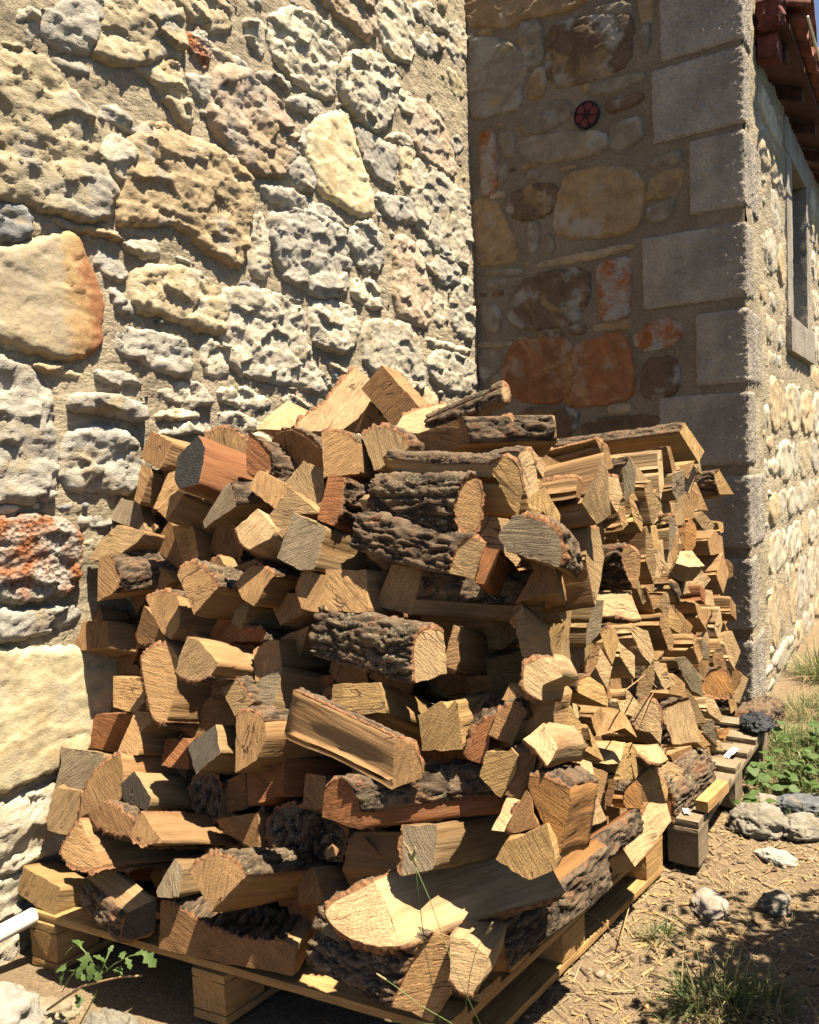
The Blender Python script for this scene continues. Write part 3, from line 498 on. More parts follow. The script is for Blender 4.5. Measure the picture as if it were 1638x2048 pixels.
[[[-1.53,1.368,0.632],[-1.473,1.41,0.68],[-1.437,1.387,0.623],[-1.484,1.348,0.574]],[0,0,0,0],[-0.08,0.93,-0.36],0.3,"dark","dark","dark weathered log end with one bright sunlit side","N"],
[[[-1.713,1.46,0.595],[-1.647,1.475,0.598],[-1.612,1.442,0.531],[-1.699,1.426,0.533]],[0,0,0,0],[0.31,0.89,-0.33],0.34,"red","red","four-sided reddish log end left of the dark log with a sunlit side","N"],
[[[-1.39,1.396,0.716],[-1.372,1.404,0.732],[-1.338,1.41,0.725],[-1.313,1.411,0.707],[-1.306,1.405,0.676],[-1.325,1.387,0.619],[-1.375,1.368,0.59]],[1,1,1,0,0,0,0],[0.14,0.96,-0.25],0.3,"tan","tan","upright tan log end just left of the long sawn log","N"],
[[[-1.315,1.552,1.184],[-1.217,1.556,1.149],[-1.23,1.516,1.052],[-1.264,1.508,1.049],[-1.335,1.506,1.078]],[0,0,0,0,0],[0.1,0.95,-0.29],0.33,"grey","grey","grey square log end scored with deep cracks","N"],
[[[-1.289,1.515,1.004],[-1.286,1.528,1.036],[-1.275,1.535,1.048],[-1.218,1.545,1.033],[-1.202,1.518,0.947],[-1.267,1.504,0.957]],[1,1,0,0,0,1],[0.38,0.84,-0.38],0.36,"tan","tan","rough knobbly log end left of the square pale block","N"],
[[[-1.175,1.488,1.059],[-1.068,1.499,1.059],[-1.041,1.462,0.969],[-1.153,1.45,0.97]],[0,0,0,0],[0.12,0.95,-0.29],0.29,"tan","tan","square pale block end half in shade near the corner of the pile","N"],
[[[-1.02,1.532,1.071],[-0.952,1.53,1.065],[-0.935,1.528,1.058],[-0.952,1.514,0.997],[-0.956,1.506,0.964],[-1.058,1.509,0.975]],[0,1,1,0,0,0],[0.79,0.59,-0.13],0.3,"tan","tan","log with dark crusty lichened bark running right from a ribbed tan end","N"],
[[[-0.894,1.422,0.947],[-0.866,1.455,0.955],[-0.855,1.466,0.946],[-0.848,1.461,0.855],[-0.892,1.408,0.846],[-0.898,1.412,0.912]],[1,1,0,0,1,1],[-0.99,0.12,0.02],0.3,"pale","pale","thick mossy bark log with a knot hole lying across the corner","N"],
[[[-1.078,1.371,0.833],[-0.973,1.397,0.841],[-0.963,1.395,0.826],[-0.953,1.384,0.782],[-1.075,1.353,0.771]],[0,0,0,0,0],[-0.0,0.9,-0.43],0.28,"yel","yel","small square log end scratched with saw marks above the long sawn log","N"],
[[[-1.375,1.617,0.754],[-1.271,1.622,0.771],[-1.272,1.611,0.682],[-1.372,1.609,0.69]],[0,0,0,0],[0.14,0.89,-0.44],0.31,"red","red","four-sided reddish log end left of the scratched square end","N"],
[[[-0.886,1.315,0.762],[-0.868,1.329,0.765],[-0.852,1.339,0.749],[-0.841,1.342,0.714],[-0.841,1.338,0.68],[-0.888,1.301,0.664]],[1,1,1,1,0,0],[-0.96,0.05,0.26],0.3,"tan","tan","long sawn split log slanting across the front with a broad flat face","N"],
[[[-1.453,1.531,0.838],[-1.416,1.554,0.863],[-1.391,1.559,0.861],[-1.359,1.532,0.801],[-1.419,1.497,0.765]],[0,0,0,0,0],[0.01,0.97,-0.23],0.36,"tan","tan","wedge-shaped tan log end right of the jutting flat-topped log","N"],
[[[-1.419,1.482,0.748],[-1.407,1.495,0.775],[-1.344,1.515,0.809],[-1.342,1.485,0.741],[-1.356,1.464,0.697],[-1.372,1.465,0.701]],[0,0,0,0,0,0],[0.27,0.89,-0.36],0.29,"grey","grey","wedge-shaped grey log end above the upright tan log","N"],
[[[-1.453,1.615,0.925],[-1.425,1.632,0.968],[-1.384,1.64,0.969],[-1.35,1.636,0.925],[-1.429,1.611,0.887]],[0,0,0,0,0],[0.26,0.88,-0.39],0.28,"tan","tan","wedge-shaped tan log end just below and left of the knobbly log end","N"],
[[[-1.572,1.543,0.861],[-1.549,1.554,0.891],[-1.517,1.563,0.881],[-1.452,1.583,0.886],[-1.463,1.574,0.85],[-1.546,1.548,0.847]],[0,1,1,1,0,0],[0.05,0.92,-0.39],0.32,"red","red","rounded reddish barked log end just above and right of the jutting flat-topped log","N"],
[[[-1.54,1.579,0.952],[-1.503,1.582,0.944],[-1.513,1.555,0.881],[-1.549,1.556,0.898]],[0,0,0,0],[0.26,0.9,-0.34],0.32,"gtan","gtan","small four-sided greyish tan log end just below and right of the tan quarter log","N"],
[[[-1.628,1.842,1.378],[-1.596,1.835,1.395],[-1.543,1.824,1.401],[-1.484,1.813,1.382],[-1.424,1.803,1.343],[-1.407,1.802,1.304],[-1.41,1.804,1.28],[-1.505,1.821,1.304],[-1.578,1.838,1.261],[-1.654,1.853,1.277]],[1,1,1,1,1,0,0,0,0,1],[0.22,0.91,-0.36],0.35,"brown","brown","large shaded round log end under the pale curved log","N"],
[[[-1.317,1.678,1.379],[-1.278,1.687,1.383],[-1.241,1.689,1.368],[-1.209,1.688,1.348],[-1.194,1.666,1.271],[-1.29,1.645,1.265]],[1,1,1,0,0,0],[0.11,0.95,-0.28],0.29,"tan","tan","tan square-sided log end in the top row","N"],
[[[-1.209,1.702,1.366],[-1.182,1.71,1.384],[-1.146,1.713,1.384],[-1.096,1.711,1.364],[-1.067,1.702,1.331],[-1.142,1.677,1.278],[-1.157,1.676,1.279]],[1,1,1,1,0,0,0],[0.06,0.95,-0.32],0.35,"gtan","gtan","ribbed quarter log end with bark on its rounded top","N"],
[[[-1.39,1.691,1.31],[-1.317,1.685,1.285],[-1.304,1.662,1.233],[-1.3,1.634,1.174],[-1.43,1.661,1.256]],[0,0,0,0,0],[-0.1,0.91,-0.41],0.31,"gtan","gtan","wedge-shaped greyish tan log end just above and left of the narrow reddish end","N"],
[[[-1.24,1.604,1.275],[-1.2,1.612,1.265],[-1.201,1.58,1.171],[-1.206,1.571,1.149],[-1.253,1.564,1.166]],[0,1,0,0,0],[-0.02,0.93,-0.35],0.27,"red","red","narrow upright reddish log end left of the big round bark log","N"],
[[[-1.38,1.622,1.24],[-1.277,1.606,1.178],[-1.352,1.598,1.177],[-1.372,1.571,1.115],[-1.433,1.586,1.165],[-1.398,1.611,1.218]],[0,0,0,0,0,0],[0.3,0.9,-0.32],0.29,"gtan","gtan","wedge-shaped greyish tan log end above the grey cracked log","N"],
[[[-0.834,1.536,1.248],[-0.822,1.549,1.263],[-0.811,1.56,1.259],[-0.804,1.566,1.246],[-0.806,1.56,1.187],[-0.811,1.551,1.138],[-0.819,1.543,1.133],[-0.844,1.519,1.152],[-0.847,1.519,1.19],[-0.843,1.525,1.216]],[1,1,1,1,1,1,1,1,1,1],[-1.0,0.08,0.04],0.27,"tan","tan","big round log with rugged grey bark lying across the upper corner","N"],
[[[-0.821,1.503,1.143],[-0.778,1.522,1.121],[-0.794,1.506,1.045],[-0.846,1.481,1.063]],[1,0,0,1],[-0.99,0.05,0.12],0.29,"gtan","gtan","long log with peeling dark bark just below the big round bark log","N"],
[[[-0.779,1.513,1.115],[-0.74,1.511,1.11],[-0.759,1.482,1.041],[-0.788,1.485,1.045]],[0,0,0,0],[-0.3,0.9,-0.3],0.24,"red","red","four-sided reddish log end just below and right of the peeling bark log","N"],
[[[-0.723,1.457,1.142],[-0.692,1.47,1.183],[-0.676,1.475,1.184],[-0.633,1.487,1.172],[-0.609,1.492,1.147],[-0.596,1.493,1.123],[-0.604,1.487,1.081],[-0.663,1.471,1.101],[-0.701,1.461,1.114]],[0,0,1,1,1,1,0,0,0],[-0.21,0.96,-0.19],0.24,"grey","grey","broad grey weathered log end facing outward at the corner","N"],
[[[-0.72,1.603,1.074],[-0.66,1.602,1.068],[-0.651,1.582,1.016],[-0.741,1.571,0.991],[-0.707,1.596,1.057]],[0,0,0,0,0],[-0.25,0.92,-0.32],0.24,"brown","brown","wedge-shaped brown log end just above and left of the ragged white end","N"],
[[[-0.848,1.495,0.951],[-0.832,1.494,0.947],[-0.825,1.463,0.866],[-0.851,1.461,0.86],[-0.859,1.473,0.893]],[0,0,1,1,0],[-0.08,0.95,-0.32],0.24,"tan","tan","narrow tan barked log end right of the knot-holed bark log","N"],
[[[-0.716,1.508,0.99],[-0.699,1.516,0.998],[-0.675,1.501,0.901],[-0.693,1.494,0.896],[-0.709,1.502,0.955]],[1,0,0,0,1],[-0.17,0.94,-0.31],0.24,"gtan","gtan","narrow grey upright bark edge tufted with lichen near the corner","N"],
[[[-0.635,1.36,0.869],[-0.637,1.373,0.901],[-0.642,1.378,0.919],[-0.631,1.389,0.925],[-0.613,1.402,0.926],[-0.6,1.406,0.914],[-0.596,1.408,0.912],[-0.593,1.419,0.93],[-0.576,1.413,0.891],[-0.604,1.387,0.878],[-0.606,1.374,0.855]],[1,1,1,1,0,0,0,0,0,0,1],[-0.19,0.95,-0.26],0.24,"pale","pale","bright notched pale log end jutting into the sun","N"],
[[[-0.869,1.374,0.791],[-0.828,1.392,0.82],[-0.821,1.394,0.818],[-0.813,1.396,0.805],[-0.799,1.403,0.823],[-0.794,1.404,0.816],[-0.783,1.399,0.726],[-0.8,1.392,0.724],[-0.861,1.37,0.722]],[0,0,0,0,0,0,0,0,0],[-0.12,0.97,-0.21],0.24,"yel","yel","yellow log end with a V notch in its top edge","N"],
[[[-0.827,1.464,0.76],[-0.804,1.471,0.775],[-0.77,1.489,0.814],[-0.737,1.492,0.812],[-0.751,1.476,0.77],[-0.79,1.466,0.754],[-0.805,1.446,0.7],[-0.818,1.448,0.71]],[0,0,0,0,0,0,0,0],[-0.12,0.95,-0.3],0.24,"bark","bark","lichen covered bark slab beside the V-notched yellow log","N"],
[[[-0.77,1.433,0.769],[-0.728,1.436,0.792],[-0.735,1.412,0.731],[-0.742,1.402,0.704],[-0.784,1.409,0.705]],[1,0,0,0,1],[-0.25,0.93,-0.28],0.24,"red","red","wedge-shaped reddish barked log end below the lichened bark slab","N"],
[[[-0.715,1.417,0.804],[-0.694,1.43,0.823],[-0.664,1.437,0.826],[-0.666,1.421,0.794],[-0.676,1.399,0.75],[-0.726,1.396,0.765]],[1,1,1,0,0,0],[-0.2,0.94,-0.28],0.24,"brown","brown","brown quarter log end with a bright strip along its right side","N"],
[[[-0.717,1.485,0.847],[-0.681,1.503,0.81],[-0.687,1.465,0.716],[-0.703,1.458,0.734],[-0.691,1.493,0.806],[-0.728,1.465,0.816]],[0,0,0,0,0,0],[0.01,0.97,-0.23],0.24,"tan","tan","wedge-shaped tan log end just above and right of the brown quarter log","N"],
[[[-0.631,1.352,0.784],[-0.611,1.396,0.802],[-0.578,1.386,0.769],[-0.583,1.347,0.743],[-0.61,1.355,0.769]],[0,0,0,1,1],[-0.14,0.96,-0.26],0.24,"pale","pale","bright pale split log tipped up to the sun","N"],
[[[-0.702,1.343,0.753],[-0.664,1.358,0.757],[-0.659,1.36,0.762],[-0.648,1.363,0.748],[-0.652,1.358,0.715],[-0.676,1.344,0.668],[-0.715,1.334,0.706]],[0,0,0,0,0,0,0],[-0.14,0.96,-0.24],0.24,"yel","yel","yellow cracked log end under the brown quarter log","N"],
[[[-0.655,1.374,0.749],[-0.619,1.386,0.749],[-0.625,1.371,0.707],[-0.641,1.353,0.667],[-0.669,1.347,0.676],[-0.658,1.361,0.71]],[0,0,0,0,0,0],[-0.28,0.91,-0.31],0.24,"brown","brown","wedge-shaped brown log end just below and right of the yellow cracked log","N"],
[[[-0.616,1.341,0.724],[-0.579,1.352,0.72],[-0.547,1.361,0.703],[-0.547,1.36,0.68],[-0.563,1.35,0.587],[-0.572,1.347,0.577],[-0.593,1.344,0.635],[-0.619,1.34,0.703]],[1,1,0,0,0,0,0,0],[-0.21,0.94,-0.27],0.24,"orange","orange","large orange ribbed log face with bark along the top","N"],
[[[-0.66,1.335,0.676],[-0.638,1.347,0.669],[-0.646,1.292,0.633],[-0.664,1.28,0.638]],[0,0,0,0],[-0.18,0.94,-0.3],0.2,"pale","pale","narrow pale log end just above and left of the boxy yellow log","N"],
[[[-0.632,1.331,0.676],[-0.621,1.342,0.7],[-0.592,1.325,0.639],[-0.638,1.311,0.622],[-0.656,1.308,0.624]],[0,0,0,1,1],[-0.33,0.89,-0.31],0.24,"brown","brown","wedge-shaped brown barked log end left of the orange ribbed log","N"],
[[[-0.643,1.282,0.617],[-0.573,1.314,0.654],[-0.554,1.309,0.581],[-0.597,1.289,0.555],[-0.656,1.273,0.588]],[0,0,0,0,0],[-0.19,0.95,-0.26],0.24,"yel","yel","boxy yellow log end low on the corner, half in shade","N"],
[[[-0.866,1.3,0.596],[-0.797,1.316,0.606],[-0.793,1.285,0.532],[-0.853,1.267,0.512],[-0.86,1.283,0.554]],[0,0,0,1,1],[0.14,0.95,-0.28],0.3,"grey","grey","grey ribbed log end with curling bark on its left","N"],
[[[-0.855,1.402,0.556],[-0.828,1.431,0.576],[-0.816,1.413,0.495],[-0.852,1.383,0.497]],[0,0,0,0],[-0.16,0.96,-0.24],0.24,"tan","tan","four-sided tan log end right of the grey ribbed log","N"],
[[[-1.027,1.265,0.655],[-1.014,1.271,0.681],[-0.996,1.276,0.685],[-0.977,1.279,0.672],[-0.958,1.281,0.641],[-0.95,1.28,0.614],[-0.944,1.278,0.58],[-0.952,1.276,0.577],[-1.032,1.258,0.596]],[1,1,1,1,1,0,0,0,0],[0.78,0.62,0.03],0.33,"red","red","reddish log end trailing a strip of lichened grey bark to the right","N"],
[[[-1.409,1.44,0.568],[-1.316,1.476,0.603],[-1.303,1.446,0.521],[-1.385,1.414,0.489]],[0,0,0,0],[0.28,0.91,-0.31],0.32,"red","red","four-sided reddish log end below the upright tan log","N"],
[[[-1.237,1.456,0.583],[-1.185,1.466,0.582],[-1.174,1.435,0.516],[-1.225,1.425,0.517]],[0,0,0,0],[0.16,0.92,-0.35],0.34,"brown","brown","four-sided brown log end left of the lichened bark strip log","N"],
[[[-1.626,1.452,0.492],[-1.602,1.458,0.511],[-1.544,1.465,0.528],[-1.517,1.458,0.495],[-1.514,1.44,0.424],[-1.585,1.435,0.415]],[1,1,1,0,1,1],[0.16,0.91,-0.39],0.32,"dark","bark","rounded dark barked log end below the dark log with a sunlit side","N"],
[[[-1.523,1.474,0.505],[-1.456,1.48,0.541],[-1.443,1.473,0.451],[-1.54,1.466,0.418]],[0,0,0,0],[-0.0,0.97,-0.23],0.33,"brown","brown","four-sided brown log end just below and right of the dark log with a sunlit side","N"],
[[[-1.486,1.409,0.44],[-1.365,1.426,0.476],[-1.353,1.41,0.385],[-1.455,1.406,0.412]],[0,0,0,1],[0.09,0.94,-0.32],0.28,"brown","brown","four-sided brown barked log end just above and right of the quarter log pointing down","N"],
[[[-1.346,1.438,0.463],[-1.303,1.46,0.491],[-1.215,1.485,0.48],[-1.15,1.496,0.442],[-1.166,1.473,0.378],[-1.319,1.424,0.378],[-1.342,1.426,0.415]],[1,1,1,1,0,1,1],[0.11,0.95,-0.3],0.28,"brown","bark","large rounded brown barked log end just below and left of the lichened bark strip log","N"],
[[[-1.333,1.425,0.38],[-1.266,1.443,0.378],[-1.262,1.431,0.279],[-1.296,1.419,0.263],[-1.32,1.418,0.305]],[0,0,0,1,1],[0.07,0.92,-0.38],0.29,"red","red","wedge-shaped reddish barked log end right of the quarter log pointing down","N"],
[[[-1.239,1.406,0.368],[-1.196,1.415,0.382],[-1.157,1.402,0.318],[-1.218,1.389,0.299]],[0,0,0,0],[0.18,0.95,-0.27],0.29,"brown","brown","four-sided brown log end just above and left of the big pale pointed log","N"],
[[[-1.097,1.347,0.475],[-1.09,1.357,0.485],[-1.078,1.362,0.472],[-1.077,1.359,0.46],[-1.097,1.341,0.458]],[0,0,0,0,0],[-0.5,0.81,-0.29],0.1,"tan","tan","small wedge-shaped tan log end below the lichened bark strip log","N"],
[[[-1.385,1.222,0.417],[-1.361,1.234,0.443],[-1.323,1.244,0.461],[-1.277,1.247,0.46],[-1.234,1.241,0.434],[-1.305,1.207,0.355],[-1.346,1.215,0.387]],[1,1,1,1,0,0,0],[0.2,0.92,-0.34],0.3,"tan","tan","rounded quarter log end pointing down above the low beam","N"],
[[[-1.504,1.285,0.395],[-1.478,1.286,0.379],[-1.47,1.263,0.317],[-1.524,1.246,0.311],[-1.531,1.249,0.322]],[0,0,0,0,0],[-0.02,0.95,-0.33],0.29,"grey","grey","small grey weathered log end beside the quarter log pointing down","N"],
[[[-1.539,1.264,0.288],[-1.519,1.269,0.294],[-1.473,1.277,0.271],[-1.408,1.289,0.246],[-1.355,1.3,0.237],[-1.277,1.316,0.232],[-1.221,1.33,0.247],[-1.189,1.337,0.241],[-1.195,1.329,0.173],[-1.229,1.321,0.176],[-1.37,1.29,0.174],[-1.541,1.253,0.178]],[1,1,1,1,1,1,0,0,0,0,0,0],[-0.16,0.98,-0.14],0.12,"brown","brown","long low log with a curved bark edge lying along the near pallet end","N"],
[[[-2.093,1.271,0.243],[-1.938,1.274,0.219],[-1.95,1.257,0.141],[-2.108,1.256,0.171]],[0,0,0,0],[0.11,0.95,-0.31],0.11,"yel","yel","box shaped pale log at the bottom left by the white pipe","N"],
[[[-1.644,1.254,0.238],[-1.588,1.296,0.269],[-1.595,1.291,0.188],[-1.63,1.264,0.166],[-1.664,1.239,0.17]],[0,0,1,1,1],[-0.98,0.08,0.17],0.21,"dark","dark","half log with reddish bark and a grey end lying on the pallet edge","N"],
[[[-0.798,1.251,0.415],[-0.782,1.262,0.426],[-0.755,1.277,0.419],[-0.752,1.267,0.314],[-0.782,1.243,0.264],[-0.848,1.208,0.293],[-0.826,1.227,0.351]],[1,0,0,0,0,1,1],[-1.0,0.06,0.02],0.27,"tan","tan","thick bark log lying across the near bottom corner","N"],
[[[-0.732,1.233,0.449],[-0.7,1.246,0.442],[-0.667,1.253,0.419],[-0.669,1.241,0.387],[-0.685,1.225,0.361],[-0.704,1.213,0.355],[-0.724,1.213,0.382]],[0,0,0,0,1,1,0],[-0.21,0.95,-0.25],0.2,"pale","pale","small pale pointed log end at the bottom corner of the pallet","N"],
[[[-1.018,1.221,0.429],[-0.917,1.267,0.486],[-0.882,1.25,0.465],[-0.824,1.21,0.415],[-0.867,1.201,0.403],[-0.925,1.2,0.401],[-0.974,1.206,0.409]],[1,0,0,1,1,1,1],[0.52,0.85,0.03],0.4,"pale","pale","big pale split log pointing left with a broad bright upper side","N"],
[[[-0.81,1.437,0.352],[-0.773,1.438,0.362],[-0.737,1.438,0.361],[-0.726,1.433,0.271],[-0.768,1.433,0.259],[-0.811,1.435,0.302]],[0,0,1,0,0,0],[0.17,0.99,0.0],0.42,"orange","orange","lichened bark log lying along the right pallet edge","S"],
[[[-0.772,1.798,0.295],[-0.759,1.804,0.338],[-0.73,1.808,0.35],[-0.707,1.806,0.313],[-0.707,1.804,0.288],[-0.736,1.802,0.295]],[0,0,1,1,0,0],[0.2,0.98,0.0],0.32,"red","red","rugged dark bark log lying on the right pallet edge","S"],
[[[-2.09,1.402,0.533],[-1.905,1.413,0.54],[-1.909,1.403,0.511],[-1.959,1.378,0.44],[-2.076,1.368,0.426],[-2.069,1.391,0.496]],[0,0,0,0,0,0],[0.11,0.9,-0.43],0.33,"grey","grey","weathered grey slab with black bark at the left edge above the lower wall","N"],
[[[-2.048,1.352,0.441],[-1.957,1.373,0.439],[-1.958,1.351,0.371],[-1.977,1.331,0.326],[-2.042,1.318,0.333],[-2.056,1.324,0.362]],[0,0,0,0,0,0],[-0.04,0.99,-0.15],0.28,"gtan","gtan","wedge-shaped greyish tan log end just above and left of the triangular log","N"],
[[[-1.766,1.358,0.579],[-1.748,1.348,0.528],[-1.746,1.333,0.47],[-1.849,1.308,0.423],[-1.876,1.3,0.406],[-1.875,1.315,0.467],[-1.85,1.332,0.52],[-1.809,1.346,0.556]],[0,0,0,0,1,1,1,1],[0.31,0.91,-0.29],0.35,"tan","tan","big fan shaped quarter log end with a crack across it","N"],
[[[-1.755,1.342,0.507],[-1.712,1.354,0.543],[-1.641,1.342,0.491],[-1.647,1.333,0.46],[-1.732,1.332,0.468]],[0,0,0,0,0],[0.13,0.92,-0.37],0.32,"dark","dark","wedge-shaped dark log end right of the fan shaped log","N"],
[[[-1.811,1.283,0.442],[-1.756,1.293,0.475],[-1.693,1.29,0.472],[-1.627,1.28,0.454],[-1.631,1.271,0.428],[-1.722,1.271,0.418],[-1.782,1.275,0.424]],[0,1,1,0,1,1,1],[0.17,0.88,-0.44],0.32,"brown","brown","rounded brown barked log end below the fan shaped log","N"],
[[[-1.557,1.244,0.512],[-1.492,1.244,0.45],[-1.53,1.231,0.442],[-1.583,1.219,0.455]],[0,0,1,1],[0.08,0.92,-0.38],0.27,"tan","tan","wedge log with a broad bright sunlit upper face","N"],
[[[-1.809,1.256,0.437],[-1.783,1.25,0.412],[-1.712,1.239,0.354],[-1.704,1.236,0.345],[-1.76,1.22,0.336],[-1.813,1.211,0.343],[-1.844,1.213,0.362]],[0,0,0,1,1,1,1],[0.28,0.93,-0.25],0.32,"tan","tan","triangular log end with curved bark at its base, left side","N"],
[[[-1.828,1.355,0.267],[-1.727,1.372,0.334],[-1.721,1.37,0.323],[-1.765,1.355,0.251],[-1.788,1.354,0.249]],[0,0,0,1,1],[0.06,0.91,-0.41],0.27,"red","red","wedge-shaped reddish barked log end just below and left of the bright wedge log","N"],
[[[-0.728,1.825,0.543],[-0.711,1.842,0.537],[-0.685,1.857,0.493],[-0.658,1.864,0.423],[-0.691,1.825,0.411],[-0.707,1.823,0.459]],[1,0,0,0,0,0],[-0.98,0.07,-0.19],0.32,"pale","pale","broad pale split log face right of the orange ribbed log","S"],
[[[-0.78,1.941,0.416],[-0.739,1.921,0.369],[-0.775,1.881,0.366]],[0,0,0],[-0.99,-0.1,-0.12],0.2,"pale","pale","small three-sided pale log end just below and right of the orange ribbed log","S"],
[[[-0.785,2.009,0.508],[-0.752,2.023,0.495],[-0.725,1.988,0.446],[-0.765,1.981,0.471],[-0.78,1.984,0.486]],[0,0,0,0,0],[-0.98,0.16,-0.06],0.25,"pale","pale","small wedge-shaped pale log end above the broad pale face","S"],
[[[-0.717,2.181,0.364],[-0.696,2.211,0.4],[-0.682,2.214,0.373],[-0.677,2.199,0.319],[-0.711,2.171,0.323],[-0.719,2.173,0.347]],[1,1,0,0,0,0],[-1.0,0.03,-0.08],0.22,"orange","orange","log with grey bark top and orange end low on the right face","S"],
[[[-0.698,2.204,0.315],[-0.691,2.198,0.237],[-0.704,2.157,0.225],[-0.717,2.144,0.295],[-0.721,2.146,0.331]],[0,0,0,0,0],[-1.0,0.07,-0.01],0.36,"tan","tan","wedge-shaped tan log end left of the pale leaning slab","S"],
[[[-0.671,2.247,0.318],[-0.631,2.283,0.31],[-0.613,2.261,0.272],[-0.648,2.17,0.223],[-0.672,2.11,0.193],[-0.705,2.112,0.228],[-0.686,2.18,0.271]],[0,0,0,0,0,1,1],[-0.7,0.47,-0.54],0.07,"pale","pale","pale slab of wood leaning on the far end of the near pallet","S"],
[[[-0.768,2.542,0.183],[-0.755,2.545,0.218],[-0.747,2.551,0.274],[-0.718,2.55,0.263],[-0.684,2.545,0.21],[-0.692,2.536,0.126],[-0.701,2.542,0.187]],[0,0,1,1,1,1,0],[0.15,0.99,0.0],0.33,"red","red","grey barked round log lying at the joint between the two pallets","S"],
[[[-0.718,2.803,0.278],[-0.699,2.827,0.301],[-0.676,2.841,0.284],[-0.66,2.836,0.23],[-0.701,2.793,0.211]],[1,1,1,1,1],[-0.99,-0.1,-0.09],0.24,"yel","yel","round bark log with a yellow end above the grey pallet","S"],
[[[-0.778,3.065,0.102],[-0.73,3.066,0.13],[-0.682,3.065,0.108],[-0.659,3.063,0.063],[-0.693,3.061,0.018],[-0.75,3.062,0.052]],[0,1,1,1,0,0],[0.2,0.98,0.0],0.3,"red","red","dark red log end with thick bark resting on the grey pallet","S"],
[[[-0.689,2.444,0.528],[-0.658,2.465,0.534],[-0.615,2.496,0.551],[-0.599,2.49,0.498],[-0.58,2.48,0.43],[-0.649,2.437,0.426],[-0.669,2.44,0.475]],[1,1,0,0,0,1,1],[-0.98,0.04,-0.18],0.33,"pale","pale","wide pale log face with a scooped bark top low on the right face","S"],
[[[-0.731,2.325,0.579],[-0.691,2.352,0.589],[-0.664,2.361,0.558],[-0.658,2.351,0.503],[-0.66,2.338,0.455],[-0.687,2.33,0.489],[-0.721,2.312,0.498],[-0.736,2.313,0.543]],[1,1,1,0,0,0,1,1],[-0.99,0.07,-0.08],0.29,"pale","pale","rounded pale barked log end right of the arched log","S"],
[[[-0.687,2.229,0.462],[-0.652,2.284,0.477],[-0.619,2.269,0.441],[-0.641,2.235,0.432],[-0.67,2.22,0.442]],[0,0,1,1,1],[-0.99,0.03,-0.15],0.2,"pale","pale","pale half-round log with its flat top in full sun above the bark logs","S"],
[[[-0.711,2.12,0.47],[-0.7,2.146,0.515],[-0.686,2.145,0.477],[-0.678,2.133,0.424],[-0.707,2.109,0.426]],[0,0,0,0,0],[-0.99,0.02,-0.1],0.28,"yel","yel","yellow log end with a blackened tip","S"],
[[[-0.703,2.214,0.496],[-0.682,2.251,0.423],[-0.695,2.206,0.394],[-0.704,2.198,0.456]],[0,0,0,0],[-0.98,-0.02,-0.18],0.3,"yel","yel","small narrow yellow log end right of the blackened tip log","S"],
[[[-0.747,2.069,0.48],[-0.724,2.115,0.498],[-0.704,2.157,0.515],[-0.703,2.103,0.472],[-0.728,2.08,0.474]],[0,0,0,0,0],[-0.99,-0.07,-0.11],0.2,"pale","pale","small wedge-shaped pale log end just above and left of the blackened tip log","S"],
[[[-0.75,1.995,0.604],[-0.737,1.997,0.577],[-0.708,1.999,0.512],[-0.736,1.982,0.533],[-0.753,1.971,0.546],[-0.735,1.989,0.551]],[0,0,0,0,0,0],[-1.0,-0.01,-0.09],0.35,"yel","yel","small wedge-shaped yellow log end just below and left of the arched log","S"],
[[[-0.746,2.041,0.559],[-0.732,2.083,0.596],[-0.696,2.122,0.61],[-0.676,2.115,0.584],[-0.655,2.103,0.551],[-0.686,2.099,0.573],[-0.705,2.079,0.567]],[0,0,0,0,0,0,0],[-0.99,0.11,0.06],0.35,"tan","tan","arched log end over a dark hollow in the right face","S"],
[[[-0.744,1.82,0.706],[-0.739,1.829,0.718],[-0.704,1.838,0.657],[-0.703,1.823,0.61],[-0.719,1.819,0.638],[-0.74,1.815,0.678]],[0,0,0,0,0,0],[-0.99,0.13,-0.09],0.34,"yel","yel","narrow yellow log end right of the grey splintered end","S"],
[[[-0.754,1.751,0.734],[-0.717,1.771,0.717],[-0.718,1.761,0.667],[-0.742,1.749,0.683],[-0.767,1.74,0.714],[-0.746,1.753,0.716]],[0,0,0,0,0,0],[-0.99,0.12,-0.11],0.29,"grey","grey","small grey splintered log end low on the right face","S"],
[[[-0.762,1.922,0.57],[-0.746,1.934,0.566],[-0.74,1.93,0.54],[-0.76,1.915,0.547]],[0,0,0,0],[-1.0,0.08,0.04],0.15,"orange","orange","small four-sided orange log end right of the bright tipped log","S"],
[[[-0.741,1.89,0.75],[-0.729,1.905,0.759],[-0.709,1.915,0.75],[-0.679,1.926,0.731],[-0.665,1.917,0.699],[-0.664,1.908,0.684],[-0.702,1.893,0.707],[-0.728,1.882,0.72]],[1,1,0,0,0,0,0,1],[-1.0,0.06,-0.02],0.28,"yel","yel","yellow cracked half-round log end in the middle of the right face","S"],
[[[-0.762,2.065,0.804],[-0.739,2.076,0.789],[-0.742,2.067,0.748],[-0.762,2.048,0.711],[-0.772,2.047,0.735]],[0,0,0,0,0],[-0.98,-0.19,-0.12],0.28,"tan","tan","small narrow tan log end above the yellow half-round end","S"],
[[[-0.757,2.118,0.782],[-0.724,2.126,0.727],[-0.725,2.121,0.714],[-0.732,2.1,0.671],[-0.762,2.097,0.737]],[0,0,0,0,0],[-0.98,0.07,-0.16],0.35,"pale","pale","wedge-shaped pale log end just above and right of the yellow half-round end","S"],
